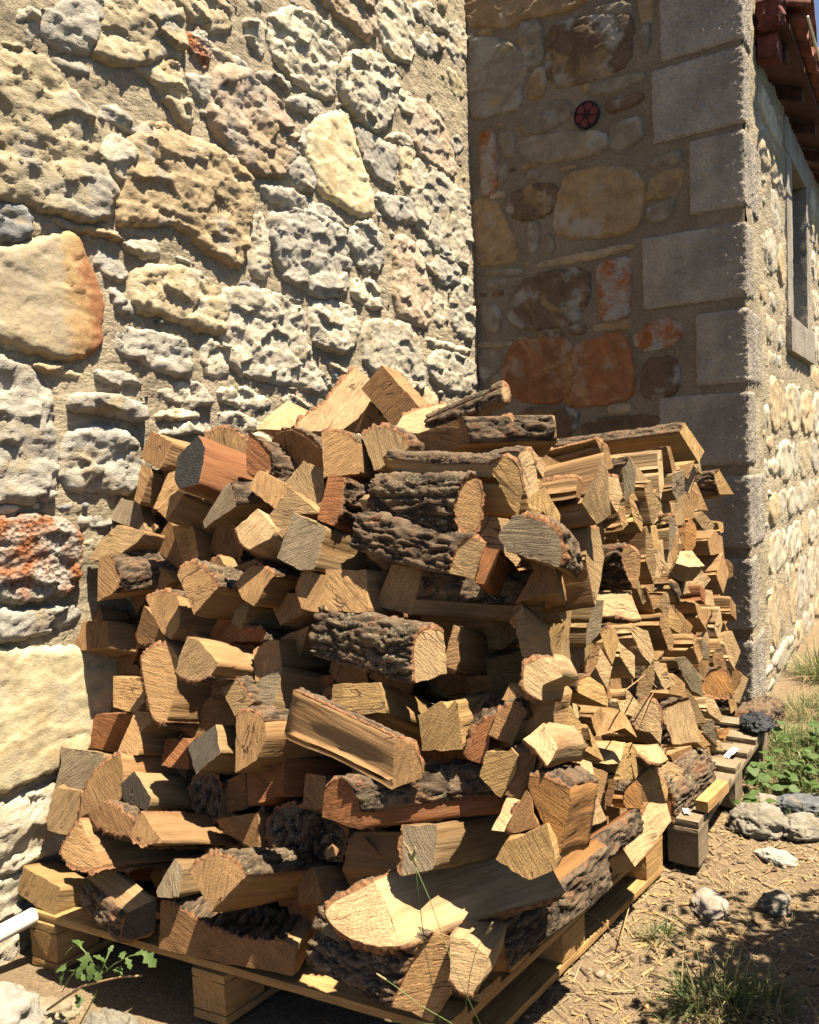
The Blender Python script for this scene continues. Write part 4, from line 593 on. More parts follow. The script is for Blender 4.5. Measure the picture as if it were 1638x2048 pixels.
[[[-0.756,2.125,0.816],[-0.739,2.147,0.838],[-0.723,2.155,0.823],[-0.712,2.153,0.788],[-0.723,2.124,0.731],[-0.736,2.122,0.76],[-0.75,2.125,0.802]],[1,1,0,0,0,0,0],[-0.99,0.01,-0.14],0.35,"yel","yel","wedge-shaped yellow barked log end just below and right of the long grey end","S"],
[[[-0.742,2.245,0.767],[-0.705,2.263,0.728],[-0.701,2.245,0.665],[-0.738,2.235,0.728]],[0,0,0,0],[-1.0,0.01,-0.1],0.27,"pale","pale","small narrow pale log end just below and left of the whitish spearhead end","S"],
[[[-0.733,2.31,0.804],[-0.718,2.321,0.799],[-0.689,2.34,0.782],[-0.67,2.335,0.719],[-0.677,2.319,0.692],[-0.697,2.311,0.718],[-0.722,2.307,0.767]],[0,0,0,0,0,0,0],[-0.99,-0.07,-0.1],0.3,"pale","pale","bright whitish spearhead shaped log end in the middle of the right face","S"],
[[[-0.716,2.452,0.665],[-0.698,2.468,0.669],[-0.652,2.483,0.599],[-0.677,2.456,0.581]],[0,0,0,0],[-0.99,0.08,-0.06],0.3,"pale","pale","small narrow pale log end just above and right of the pinkish barked end","S"],
[[[-0.707,2.363,0.681],[-0.684,2.379,0.688],[-0.682,2.37,0.635],[-0.697,2.349,0.571],[-0.73,2.329,0.572],[-0.722,2.344,0.625]],[1,0,0,0,1,1],[-0.99,0.03,-0.1],0.34,"gtan","gtan","pinkish upright log end with grey bark on its left","S"],
[[[-0.717,2.216,0.645],[-0.689,2.227,0.608],[-0.696,2.208,0.571],[-0.723,2.188,0.581],[-0.736,2.191,0.62],[-0.716,2.203,0.604]],[0,0,0,0,0,0],[-0.99,0.05,-0.12],0.35,"pale","pale","small wedge-shaped pale log end above the arched log","S"],
[[[-0.744,2.08,0.628],[-0.734,2.101,0.601],[-0.738,2.077,0.579],[-0.743,2.045,0.559],[-0.754,2.037,0.61]],[0,0,0,0,0],[-1.0,0.01,-0.04],0.31,"tan","tan","small wedge-shaped tan log end left of the arched log","S"],
[[[-0.734,2.037,0.919],[-0.715,2.049,0.921],[-0.72,2.031,0.839],[-0.751,2.005,0.8],[-0.75,2.015,0.851]],[0,0,0,0,0],[-0.98,0.15,-0.1],0.3,"grey","grey","long narrow grey log end hanging beside the dark gap","S"],
[[[-0.761,2.151,0.886],[-0.731,2.184,0.893],[-0.703,2.229,0.915],[-0.684,2.21,0.881],[-0.663,2.192,0.845],[-0.67,2.174,0.833],[-0.706,2.173,0.862],[-0.755,2.128,0.858]],[0,0,0,0,1,1,1,0],[-1.0,-0.03,-0.08],0.22,"pale","pale","wide pale scooped log with bark beneath","S"],
[[[-0.755,2.308,0.949],[-0.743,2.338,0.937],[-0.737,2.357,0.884],[-0.752,2.319,0.897],[-0.758,2.302,0.922]],[1,0,0,0,1],[-0.99,0.07,-0.14],0.35,"tan","tan","small wedge-shaped tan barked log end below the tan oval end","S"],
[[[-0.682,2.448,0.818],[-0.675,2.469,0.811],[-0.66,2.506,0.727],[-0.663,2.498,0.692],[-0.67,2.479,0.7],[-0.684,2.443,0.779]],[0,0,0,0,0,0],[-0.99,-0.03,-0.1],0.3,"tan","tan","small narrow tan log end right of the whitish spearhead end","S"],
[[[-0.718,2.662,0.809],[-0.676,2.676,0.744],[-0.682,2.66,0.712],[-0.706,2.644,0.727],[-0.718,2.642,0.752]],[0,0,0,0,0],[-0.97,0.2,-0.13],0.34,"yel","yel","small wedge-shaped yellow log end just above and right of the whitish spearhead end","S"],
[[[-0.699,2.935,0.768],[-0.689,2.96,0.753],[-0.668,2.979,0.656],[-0.689,2.937,0.712]],[0,0,0,0],[-0.98,0.13,-0.13],0.33,"tan","tan","small narrow tan log end just below and left of the large squared far log","S"],
[[[-0.682,2.832,0.671],[-0.675,2.849,0.668],[-0.659,2.866,0.585],[-0.667,2.842,0.576],[-0.68,2.826,0.629]],[0,0,0,0,0],[-0.99,-0.11,-0.07],0.33,"tan","tan","small narrow tan log end above the grey slab end","S"],
[[[-0.701,3.339,0.681],[-0.689,3.326,0.616],[-0.699,3.297,0.558],[-0.714,3.3,0.603]],[0,0,0,0],[-1.0,0.02,-0.08],0.35,"pale","pale","small narrow pale log end below the large squared far log","S"],
[[[-0.719,3.633,0.668],[-0.705,3.666,0.629],[-0.702,3.662,0.564],[-0.719,3.624,0.601]],[0,0,0,0],[-1.0,-0.01,-0.06],0.34,"tan","tan","small narrow tan log end below the large squared far log","S"],
[[[-0.7,2.593,0.854],[-0.692,2.592,0.825],[-0.698,2.578,0.768],[-0.723,2.57,0.81],[-0.738,2.56,0.803],[-0.71,2.586,0.851]],[0,0,0,0,0,0],[-0.99,0.1,-0.11],0.33,"gtan","gtan","small wedge-shaped greyish tan log end right of the wide pale scooped log","S"],
[[[-0.712,3.455,0.515],[-0.683,3.463,0.466],[-0.669,3.453,0.404],[-0.691,3.447,0.442]],[0,0,0,0],[-1.0,-0.01,-0.03],0.31,"pale","pale","small narrow pale log end just above and right of the round orange end","S"],
[[[-0.715,3.104,0.606],[-0.689,3.112,0.562],[-0.693,3.104,0.528],[-0.714,3.091,0.529]],[0,0,0,0],[-1.0,0.06,-0.07],0.29,"grey","grey","small four-sided grey log end just above and right of the grey slab end","S"],
[[[-0.69,3.253,0.57],[-0.681,3.253,0.54],[-0.66,3.251,0.459],[-0.666,3.244,0.44],[-0.702,3.227,0.466],[-0.707,3.232,0.511]],[0,0,0,0,0,0],[-0.98,0.12,-0.14],0.29,"tan","tan","small narrow tan log end above the round orange end","S"],
[[[-0.706,3.032,0.452],[-0.69,3.048,0.48],[-0.654,3.077,0.506],[-0.633,3.087,0.496],[-0.615,3.086,0.449],[-0.602,3.086,0.416],[-0.667,3.042,0.395],[-0.696,3.029,0.415]],[1,1,1,1,0,1,1,1],[-0.94,0.27,-0.2],0.31,"orange","orange","round orange log end at the far bottom of the right face","S"],
[[[-0.707,3.442,0.401],[-0.671,3.466,0.407],[-0.643,3.479,0.388],[-0.665,3.456,0.336],[-0.678,3.444,0.316],[-0.693,3.444,0.364]],[1,1,1,1,0,0],[-1.0,0.07,-0.07],0.28,"brown","brown","small rounded brown barked log end right of the round orange end","S"],
[[[-0.726,2.756,0.608],[-0.694,2.776,0.609],[-0.649,2.792,0.544],[-0.644,2.783,0.479],[-0.675,2.767,0.498],[-0.702,2.761,0.555]],[0,0,0,0,0,0],[-1.0,0.01,-0.08],0.29,"grey","grey","grey weathered slab end toward the far bottom of the right face","S"],
[[[-0.678,2.564,0.605],[-0.649,2.579,0.575],[-0.642,2.57,0.534],[-0.688,2.536,0.548]],[0,0,0,0],[-1.0,0.02,-0.02],0.35,"tan","tan","small four-sided tan log end just below and left of the grey slab end","S"],
[[[-0.663,2.662,0.536],[-0.636,2.67,0.494],[-0.606,2.676,0.422],[-0.639,2.657,0.428],[-0.666,2.658,0.524]],[0,0,0,0,0],[-0.99,0.03,-0.16],0.31,"gtan","gtan","small narrow greyish tan log end just above and right of the wide scooped log","S"],
[[[-0.675,2.96,0.431],[-0.651,2.976,0.42],[-0.622,2.979,0.355],[-0.625,2.971,0.338],[-0.669,2.947,0.378]],[1,0,0,0,0],[-0.99,-0.06,-0.11],0.3,"pale","pale","small narrow pale barked log end below the round orange end","S"],
[[[-0.656,3.246,0.358],[-0.63,3.259,0.331],[-0.627,3.254,0.31],[-0.645,3.232,0.292]],[1,0,0,1],[-0.99,0.1,-0.08],0.2,"yel","yel","small bark log with a yellow end at the far foot of the pile","S"],
[[[-0.658,2.864,0.377],[-0.634,2.878,0.376],[-0.617,2.871,0.283],[-0.661,2.854,0.333]],[0,0,0,0],[-0.99,0.08,-0.11],0.32,"grey","grey","small four-sided grey log end left of the far foot bark log","S"],
[[[-0.672,2.822,0.354],[-0.633,2.837,0.3],[-0.655,2.817,0.294],[-0.674,2.808,0.317]],[0,0,0,0],[-0.98,-0.09,-0.18],0.29,"tan","tan","small four-sided tan log end just above and right of the yellow-ended round log","S"],
[[[-0.651,2.961,0.349],[-0.615,2.954,0.241],[-0.639,2.937,0.248],[-0.629,2.957,0.281]],[0,0,0,0],[-1.0,0.02,-0.05],0.31,"pale","pale","small narrow pale log end left of the far foot bark log","S"],
[[[-0.649,3.044,0.288],[-0.618,3.071,0.289],[-0.631,3.045,0.246]],[0,0,0],[-0.98,-0.18,-0.05],0.35,"orange","orange","small three-sided orange log end left of the far foot bark log","S"],
[[[-0.702,2.983,0.552],[-0.669,3.002,0.546],[-0.68,2.983,0.477],[-0.696,2.975,0.487]],[0,0,0,0],[-0.99,0.04,-0.11],0.27,"tan","tan","small four-sided tan log end right of the grey slab end","S"],
[[[-0.786,3.13,1.358],[-0.779,3.174,1.396],[-0.733,3.274,1.285],[-0.741,3.22,1.241]],[1,0,0,0],[-0.99,-0.09,-0.09],0.5,"yel","yel","long bark topped log with a bright yellow end at the far top of the pile","S"],
[[[-0.781,2.925,1.31],[-0.774,2.943,1.309],[-0.758,2.972,1.212],[-0.767,2.95,1.203]],[0,0,0,0],[-0.97,0.18,-0.15],0.5,"tan","tan","small narrow tan log end just above and right of the bright flat-topped log","S"],
[[[-0.75,2.695,1.297],[-0.743,2.723,1.296],[-0.731,2.695,1.186],[-0.733,2.657,1.136],[-0.743,2.678,1.226]],[0,0,0,0,0],[-1.0,0.03,-0.07],0.45,"pale","pale","long log with a bright flat top below the far top bark log","S"],
[[[-0.754,2.128,1.334],[-0.742,2.157,1.328],[-0.734,2.175,1.303],[-0.726,2.186,1.255],[-0.735,2.163,1.253],[-0.749,2.136,1.318]],[1,1,0,0,0,0],[-0.97,-0.06,-0.22],0.4,"tan","tan","log with a dark knot on its shaded side along the top of the right face","S"],
[[[-0.647,1.828,1.254],[-0.634,1.845,1.299],[-0.625,1.842,1.256],[-0.617,1.829,1.156],[-0.643,1.809,1.134],[-0.674,1.8,1.187]],[0,0,0,0,0,0],[-0.98,0.01,-0.18],0.35,"gtan","gtan","large crooked log with a bright top and brown end high on the right face","S"],
[[[-0.682,1.798,1.244],[-0.677,1.815,1.237],[-0.678,1.804,1.194],[-0.683,1.788,1.201]],[1,0,0,0],[-0.99,0.01,-0.1],0.32,"brown","brown","small narrow brown barked log end left of the large crooked log","S"],
[[[-0.768,2.263,1.235],[-0.744,2.28,1.223],[-0.733,2.275,1.181],[-0.74,2.25,1.127],[-0.764,2.246,1.176]],[1,0,0,0,0],[-0.99,0.04,-0.14],0.35,"pale","pale","small wedge-shaped pale barked log end right of the large crooked log","S"],
[[[-0.759,2.364,1.254],[-0.74,2.381,1.281],[-0.725,2.382,1.237],[-0.727,2.371,1.184],[-0.749,2.351,1.15]],[1,0,0,0,0],[-0.99,-0.02,-0.14],0.28,"grey","grey","grey pointed log end with a bark topped side high on the right face","S"],
[[[-0.727,2.539,1.209],[-0.719,2.536,1.168],[-0.712,2.542,1.18],[-0.697,2.542,1.126],[-0.72,2.517,1.067],[-0.744,2.524,1.185]],[0,0,0,0,0,0],[-1.0,0.03,-0.01],0.33,"gtan","gtan","grey splintered log end below the bright flat-topped log","S"],
[[[-0.772,2.457,1.166],[-0.758,2.463,1.15],[-0.733,2.464,1.089],[-0.733,2.452,1.054],[-0.754,2.446,1.09]],[0,0,0,0,0],[-0.99,0.06,-0.08],0.32,"yel","yel","small narrow yellow log end just below and left of the splintered end","S"],
[[[-0.801,2.439,1.132],[-0.772,2.465,1.134],[-0.763,2.458,1.09],[-0.784,2.431,1.064]],[0,0,0,0],[-0.99,-0.05,-0.13],0.29,"tan","tan","small four-sided tan log end just below and left of the splintered end","S"],
[[[-0.768,2.941,1.213],[-0.733,2.965,1.225],[-0.729,2.952,1.141],[-0.752,2.933,1.119],[-0.767,2.931,1.157]],[0,0,0,0,0],[-0.99,0.02,-0.1],0.3,"grey","grey","small wedge-shaped grey log end just below and right of the bright flat-topped log","S"],
[[[-0.792,3.127,1.235],[-0.742,3.161,1.253],[-0.762,3.136,1.184],[-0.783,3.128,1.21]],[0,0,0,0],[-0.98,-0.19,-0.06],0.33,"tan","tan","small four-sided tan log end right of the bright flat-topped log","S"],
[[[-0.784,3.363,1.248],[-0.777,3.388,1.242],[-0.771,3.401,1.193],[-0.788,3.343,1.222]],[0,0,0,0],[-1.0,0.04,-0.05],0.36,"pale","pale","small four-sided pale log end below the far top bark log","S"],
[[[-0.834,3.88,1.19],[-0.811,3.896,1.201],[-0.752,3.911,1.085],[-0.804,3.879,1.087]],[1,0,0,1],[-0.99,0.01,-0.15],0.27,"yel","yel","bark log with a yellow end at the far right edge, resting near the house corner","S"],
[[[-0.804,3.115,1.116],[-0.795,3.14,1.114],[-0.79,3.143,1.069],[-0.801,3.096,1.028]],[0,0,0,0],[-1.0,-0.03,-0.08],0.33,"yel","yel","small narrow yellow log end right of the splintered end","S"],
[[[-0.805,3.128,1.024],[-0.792,3.156,1.072],[-0.777,3.152,1.022]],[0,0,0],[-0.99,0.09,-0.12],0.27,"pale","pale","small three-sided pale log end just above and left of the orange leaf shaped end","S"],
[[[-0.789,3.312,1.036],[-0.759,3.334,1.053],[-0.717,3.349,0.996],[-0.722,3.343,0.981],[-0.748,3.326,0.977]],[0,0,0,0,0],[-1.0,-0.02,-0.05],0.33,"gtan","gtan","small wedge-shaped greyish tan log end just above and right of the orange leaf shaped end","S"],
[[[-0.795,3.76,0.979],[-0.773,3.777,0.972],[-0.769,3.766,0.931],[-0.778,3.756,0.924]],[0,0,0,0],[-1.0,0.08,0.0],0.34,"yel","yel","small four-sided yellow log end right of the orange leaf shaped end","S"],
[[[-0.757,3.137,1.045],[-0.735,3.141,1.0],[-0.736,3.12,0.943],[-0.75,3.099,0.917],[-0.767,3.088,0.926],[-0.77,3.118,1.022]],[1,0,0,0,0,0],[-0.99,-0.03,-0.1],0.36,"orange","orange","orange leaf shaped log end far along the right face","S"],
[[[-0.728,3.404,0.973],[-0.716,3.429,0.949],[-0.702,3.44,0.873],[-0.734,3.351,0.878],[-0.743,3.349,0.936]],[0,0,0,0,0],[-1.0,0.04,-0.06],0.34,"tan","tan","small wedge-shaped tan log end right of the orange leaf shaped end","S"],
[[[-0.702,3.415,0.883],[-0.683,3.428,0.801],[-0.692,3.366,0.724],[-0.714,3.343,0.804]],[0,0,0,0],[-0.99,-0.03,-0.1],0.45,"tan","tan","large squared log with a bright top at the far end of the right face","S"],
[[[-0.728,2.865,0.951],[-0.697,2.899,0.95],[-0.644,2.85,0.905],[-0.684,2.805,0.905],[-0.724,2.792,0.919]],[0,0,0,0,0],[-0.54,0.32,-0.78],0.06,"pale","pale","white sunlit flat slab lying in the far part of the right face","S"],
[[[-0.723,2.887,0.903],[-0.713,2.917,0.9],[-0.712,2.901,0.864],[-0.718,2.841,0.795]],[0,0,0,0],[-1.0,0.08,-0.05],0.29,"tan","tan","small narrow tan log end below the white flat slab","S"],
[[[-0.75,2.806,1.075],[-0.731,2.818,1.074],[-0.724,2.814,1.029],[-0.739,2.791,0.957],[-0.745,2.788,0.959],[-0.745,2.803,1.039]],[1,0,0,0,0,0],[-0.99,0.08,-0.1],0.27,"grey","grey","small narrow grey barked log end left of the orange leaf shaped end","S"],
[[[-0.764,2.638,1.047],[-0.748,2.657,1.059],[-0.731,2.643,0.979],[-0.75,2.627,0.98]],[0,0,0,0],[-0.99,0.11,-0.08],0.35,"yel","yel","small narrow yellow log end just above and right of the tan oval end","S"],
[[[-0.766,2.982,1.025],[-0.75,2.975,0.964],[-0.775,2.954,0.965]],[0,0,0],[-0.98,0.14,-0.16],0.36,"pale","pale","small three-sided pale log end left of the orange leaf shaped end","S"],
[[[-0.717,2.238,1.047],[-0.698,2.248,1.043],[-0.679,2.253,1.005],[-0.68,2.244,0.958],[-0.688,2.232,0.919],[-0.708,2.227,0.963],[-0.725,2.226,1.015]],[1,1,0,0,1,1,1],[-0.99,0.1,-0.12],0.29,"tan","tan","tan oval log end showing growth rings in the upper right face","S"],
[[[-0.74,2.515,1.064],[-0.729,2.524,1.075],[-0.713,2.515,0.97],[-0.709,2.513,0.949],[-0.715,2.5,0.894],[-0.737,2.499,0.963]],[0,0,0,0,0,0],[-0.98,0.16,-0.14],0.27,"gtan","gtan","narrow greyish tan log end just above and right of the tan oval end","S"],
[[[-0.728,2.381,0.934],[-0.715,2.413,0.854],[-0.719,2.398,0.845],[-0.73,2.371,0.904]],[0,0,0,0],[-1.0,-0.03,-0.06],0.29,"gtan","gtan","small narrow greyish tan log end just above and right of the wide pale scooped log","S"],
[[[-0.723,2.446,0.89],[-0.714,2.467,0.851],[-0.709,2.48,0.804],[-0.721,2.451,0.874]],[0,0,0,0],[-0.99,-0.1,0.02],0.28,"tan","tan","small narrow tan log end right of the wide pale scooped log","S"],
[[[-0.729,2.723,0.871],[-0.714,2.733,0.875],[-0.698,2.732,0.818],[-0.701,2.726,0.793],[-0.724,2.721,0.845]],[1,1,1,0,0],[-0.99,0.09,-0.11],0.3,"dark","bark","small narrow dark barked log end just below and left of the white flat slab","S"],
[[[-0.738,3.183,0.788],[-0.725,3.22,0.762],[-0.724,3.199,0.712],[-0.733,3.175,0.731]],[0,0,0,0],[-1.0,0.0,-0.09],0.31,"red","red","small narrow reddish log end just below and left of the large squared far log","S"],
[[[-0.735,3.278,0.754],[-0.718,3.291,0.75],[-0.707,3.28,0.69],[-0.745,3.25,0.698]],[0,0,0,0],[-0.99,-0.11,-0.0],0.29,"pale","pale","small four-sided pale log end just below and left of the large squared far log","S"],
[[[-0.792,3.879,0.794],[-0.761,3.897,0.792],[-0.755,3.888,0.721],[-0.775,3.874,0.71]],[1,1,0,0],[-1.0,-0.1,-0.0],0.27,"brown","brown","small four-sided brown barked log end just above and right of the large squared far log","S"],
[[[-0.759,3.623,0.931],[-0.751,3.646,0.923],[-0.74,3.637,0.822],[-0.746,3.63,0.851]],[0,0,0,0],[-0.99,0.03,-0.12],0.27,"tan","tan","small narrow tan log end above the large squared far log","S"],
[[[-0.956,2.173,1.326],[-0.931,2.21,1.332],[-0.905,2.204,1.316],[-0.885,2.203,1.306],[-0.923,2.151,1.299]],[0,0,0,0,0],[-0.54,0.4,-0.74],0.08,"pale","pale","small wedge-shaped pale log end just above and right of the upright pale end","S"],
[[[-0.796,1.806,1.319],[-0.765,1.817,1.274],[-0.768,1.804,1.243],[-0.782,1.801,1.268],[-0.788,1.801,1.284]],[0,0,0,0,0],[-1.0,0.02,-0.0],0.35,"pale","pale","small narrow pale log end just above and right of the upright pale end","S"],
[[[-0.76,1.662,1.303],[-0.741,1.685,1.319],[-0.731,1.677,1.272],[-0.721,1.668,1.223],[-0.738,1.647,1.205],[-0.75,1.653,1.25]],[1,1,0,0,0,0],[-1.0,-0.01,-0.06],0.36,"pale","pale","upright pale log end beside the yellow split log at the top of the corner","S"],
[[[-0.809,1.605,1.282],[-0.775,1.623,1.306],[-0.754,1.633,1.299],[-0.742,1.635,1.23],[-0.753,1.627,1.167],[-0.768,1.62,1.191],[-0.788,1.613,1.24]],[1,1,1,0,0,0,0],[-0.99,0.12,0.03],0.33,"yel","yel","yellow wedge log end with bark over the top, upper corner of the pile","S"],
[[[-0.79,1.742,1.204],[-0.761,1.769,1.242],[-0.717,1.776,1.161],[-0.717,1.769,1.131],[-0.751,1.757,1.169],[-0.764,1.746,1.154]],[0,0,0,0,0,0],[-0.99,-0.02,-0.13],0.33,"yel","yel","pale yellow double pointed log end right of the corner wedge","S"],
[[[-0.81,1.759,1.188],[-0.783,1.771,1.159],[-0.807,1.756,1.16]],[0,0,0],[-1.0,0.0,-0.06],0.27,"brown","brown","small three-sided brown log end left of the double pointed end","S"],
[[[-0.673,1.828,1.132],[-0.659,1.869,1.119],[-0.649,1.871,1.056],[-0.649,1.839,1.0],[-0.65,1.805,0.946],[-0.669,1.801,1.057]],[1,0,0,0,0,0],[-0.97,-0.11,-0.2],0.36,"gtan","gtan","large blocky log with a ribbed grey end and bright upper side","S"],
[[[-0.755,1.795,0.974],[-0.73,1.814,0.969],[-0.72,1.805,0.919],[-0.726,1.796,0.906],[-0.745,1.794,0.948]],[1,0,0,0,1],[-0.99,0.09,-0.09],0.31,"pale","pale","log with a ragged white end in shadow left of the long grey end","S"],
[[[-0.825,3.754,0.002],[-0.795,3.772,0.076],[-0.697,3.793,0.132],[-0.612,3.798,0.117],[-0.628,3.773,-0.004],[-0.738,3.752,-0.053]],[0,1,1,1,1,0],[0.1,1.0,0.0],0.3,"gtan","gtan","large pale bark log lying at the far foot of the pile by the corner","S"],
[[[-0.846,1.618,0.351],[-0.915,1.498,0.261],[-0.83,1.618,0.184]],[0,0,0],[-0.99,0.05,-0.16],0.3,"gtan","gtan","three-sided greyish tan log end above the lichened edge log","S"],
[[[-0.769,1.715,0.338],[-0.811,1.651,0.328],[-0.823,1.635,0.261],[-0.792,1.684,0.204],[-0.759,1.733,0.262]],[0,1,1,0,0],[-0.97,-0.23,0.01],0.3,"pale","pale","wedge-shaped pale barked log end below the boxy yellow log","S"],
[[[-0.817,1.954,0.216],[-0.758,2.047,0.204],[-0.785,2.054,0.309],[-0.835,1.971,0.311]],[0,0,0,0],[-0.99,0.08,-0.11],0.3,"tan","tan","four-sided tan log end above the rugged edge log","S"],
[[[-0.769,2.088,0.224],[-0.705,2.258,0.218],[-0.743,2.184,0.349]],[0,1,0],[-0.99,-0.07,-0.15],0.3,"tan","tan","three-sided tan barked log end left of the pale leaning slab","S"],
[[[-0.744,2.239,0.317],[-0.748,2.228,0.233],[-0.713,2.298,0.217],[-0.695,2.337,0.271],[-0.71,2.309,0.34]],[0,0,1,0,0],[-0.99,-0.07,-0.07],0.3,"brown","brown","wedge-shaped brown barked log end below the orange-ended bark log","S"],
[[[-0.765,2.407,0.299],[-0.759,2.376,0.212],[-0.7,2.455,0.177],[-0.685,2.516,0.259],[-0.731,2.475,0.331]],[0,1,1,1,0],[-0.99,-0.17,0.0],0.3,"yel","yel","rounded yellow barked log end left of the round log at the joint","S"],
[[[-0.757,2.48,0.218],[-0.681,2.6,0.15],[-0.676,2.652,0.275],[-0.734,2.563,0.337]],[1,0,0,0],[-1.0,0.06,-0.05],0.3,"pale","pale","four-sided pale barked log end above the round log at the joint","S"],
[[[-0.673,2.849,0.299],[-0.732,2.694,0.3],[-0.695,2.768,0.149]],[0,0,1],[-0.98,-0.09,-0.17],0.3,"brown","brown","three-sided brown barked log end just below and left of the yellow-ended round log","S"],
[[[-0.654,2.948,0.229],[-0.683,2.91,0.324],[-0.733,2.816,0.304],[-0.706,2.847,0.19]],[0,0,0,0],[-0.99,-0.04,-0.16],0.3,"yel","yel","four-sided yellow log end just above and right of the yellow-ended round log","S"],
[[[-0.719,3.779,0.171],[-0.697,3.882,0.261],[-0.748,3.783,0.334],[-0.773,3.676,0.252]],[0,0,0,0],[-0.99,0.14,-0.09],0.3,"gtan","gtan","four-sided greyish tan log end right of the round orange end","S"],
[[[-0.872,1.528,0.481],[-0.884,1.478,0.409],[-0.836,1.515,0.33],[-0.784,1.613,0.366],[-0.822,1.601,0.469]],[0,0,0,0,0],[-0.99,-0.06,-0.08],0.3,"tan","tan","large wedge-shaped tan log end left of the boxy yellow log","S"],
[[[-0.73,2.087,0.449],[-0.781,1.983,0.506],[-0.791,1.937,0.393],[-0.745,2.03,0.343]],[0,1,1,1],[-0.99,-0.07,-0.12],0.3,"tan","tan","rounded tan barked log end above the broad pale face","S"],
[[[-0.742,2.179,0.445],[-0.789,2.071,0.447],[-0.79,2.083,0.322],[-0.738,2.199,0.327]],[0,0,1,0],[-0.99,0.05,-0.11],0.3,"brown","brown","four-sided brown barked log end just above and right of the broad pale face","S"],
[[[-0.728,2.427,0.351],[-0.683,2.555,0.416],[-0.726,2.447,0.482]],[1,0,1],[-0.97,0.21,-0.13],0.3,"pale","pale","three-sided pale barked log end above the pale half-round log","S"],
[[[-0.775,2.525,0.463],[-0.777,2.513,0.328],[-0.728,2.642,0.316],[-0.727,2.649,0.452]],[0,1,1,0],[-0.99,-0.08,-0.09],0.3,"pale","pale","four-sided pale barked log end above the pale half-round log","S"],
[[[-0.772,3.311,0.385],[-0.735,3.38,0.343],[-0.72,3.441,0.416],[-0.752,3.402,0.508],[-0.786,3.313,0.471]],[0,0,1,0,1],[-0.99,-0.0,-0.15],0.3,"tan","tan","wedge-shaped tan barked log end just above and left of the round orange end","S"],
[[[-0.741,3.541,0.38],[-0.762,3.523,0.493],[-0.823,3.435,0.449],[-0.8,3.456,0.347]],[0,0,1,0],[-0.99,0.13,0.01],0.3,"tan","tan","four-sided tan barked log end just above and right of the grey slab end","S"],
[[[-0.75,3.717,0.342],[-0.767,3.705,0.473],[-0.825,3.616,0.398]],[0,0,1],[-1.0,-0.03,-0.04],0.3,"tan","tan","small three-sided tan barked log end above the round orange end","S"],
[[[-0.795,3.718,0.376],[-0.746,3.793,0.305],[-0.727,3.873,0.382],[-0.758,3.85,0.481],[-0.798,3.756,0.471]],[0,0,0,0,0],[-0.99,-0.12,-0.06],0.3,"gtan","gtan","wedge-shaped greyish tan log end above the round orange end","S"],
[[[-0.827,1.511,0.475],[-0.791,1.599,0.522],[-0.807,1.561,0.611],[-0.848,1.46,0.581]],[0,1,0,1],[-1.0,0.02,0.07],0.3,"pale","pale","four-sided pale barked log end just below and left of the yellow cracked log","S"],
[[[-0.767,1.893,0.562],[-0.827,1.792,0.636],[-0.828,1.801,0.484]],[0,0,0],[-0.99,-0.09,-0.12],0.3,"tan","tan","three-sided tan log end below the bright tipped log","S"],
[[[-0.782,2.058,0.491],[-0.784,2.078,0.594],[-0.836,1.976,0.616],[-0.827,1.971,0.506]],[1,0,0,0],[-0.99,0.1,-0.13],0.3,"pale","pale","four-sided pale barked log end right of the bright tipped log","S"],
[[[-0.828,2.081,0.513],[-0.793,2.117,0.441],[-0.766,2.207,0.479],[-0.795,2.195,0.57],[-0.827,2.121,0.575]],[0,0,0,0,0],[-0.99,-0.08,-0.11],0.3,"brown","brown","wedge-shaped brown log end left of the arched log","S"],
[[[-0.816,2.238,0.505],[-0.756,2.32,0.473],[-0.738,2.364,0.564],[-0.778,2.319,0.637],[-0.842,2.221,0.622]],[0,1,0,0,0],[-0.99,-0.07,-0.14],0.3,"pale","pale","wedge-shaped pale barked log end above the arched log","S"],
[[[-0.829,2.422,0.562],[-0.785,2.453,0.479],[-0.733,2.543,0.511],[-0.784,2.504,0.602]],[0,0,0,0],[-0.98,-0.09,-0.16],0.3,"pale","pale","four-sided pale log end just below and left of the pinkish barked end","S"],
[[[-0.729,2.799,0.586],[-0.769,2.729,0.59],[-0.768,2.707,0.516],[-0.733,2.752,0.458],[-0.708,2.814,0.51]],[0,0,0,0,1],[-0.98,0.14,-0.1],0.3,"yel","yel","wedge-shaped yellow barked log end left of the grey slab end","S"],
[[[-0.733,2.904,0.598],[-0.782,2.813,0.551],[-0.738,2.846,0.446],[-0.686,2.943,0.499]],[0,0,0,0],[-0.99,0.07,-0.08],0.3,"brown","brown","four-sided brown log end left of the grey slab end","S"],
[[[-0.813,2.989,0.606],[-0.787,2.986,0.5],[-0.732,3.067,0.467],[-0.719,3.127,0.55],[-0.765,3.09,0.644]],[1,0,0,1,0],[-0.99,0.01,-0.12],0.3,"tan","tan","wedge-shaped tan barked log end above the grey slab end","S"],
[[[-0.738,3.251,0.635],[-0.805,3.133,0.603],[-0.768,3.175,0.484],[-0.715,3.269,0.516]],[0,1,0,0],[-0.96,-0.0,-0.29],0.3,"pale","pale","four-sided pale barked log end above the grey slab end","S"],
[[[-0.759,3.351,0.463],[-0.736,3.44,0.588],[-0.812,3.314,0.584]],[1,0,0],[-1.0,-0.01,-0.04],0.3,"brown","brown","three-sided brown barked log end above the grey slab end","S"],
[[[-0.827,3.48,0.604],[-0.824,3.43,0.499],[-0.758,3.523,0.448],[-0.761,3.581,0.568]],[0,0,0,1],[-0.99,0.04,-0.1],0.3,"yel","yel","four-sided yellow barked log end above the grey slab end","S"],
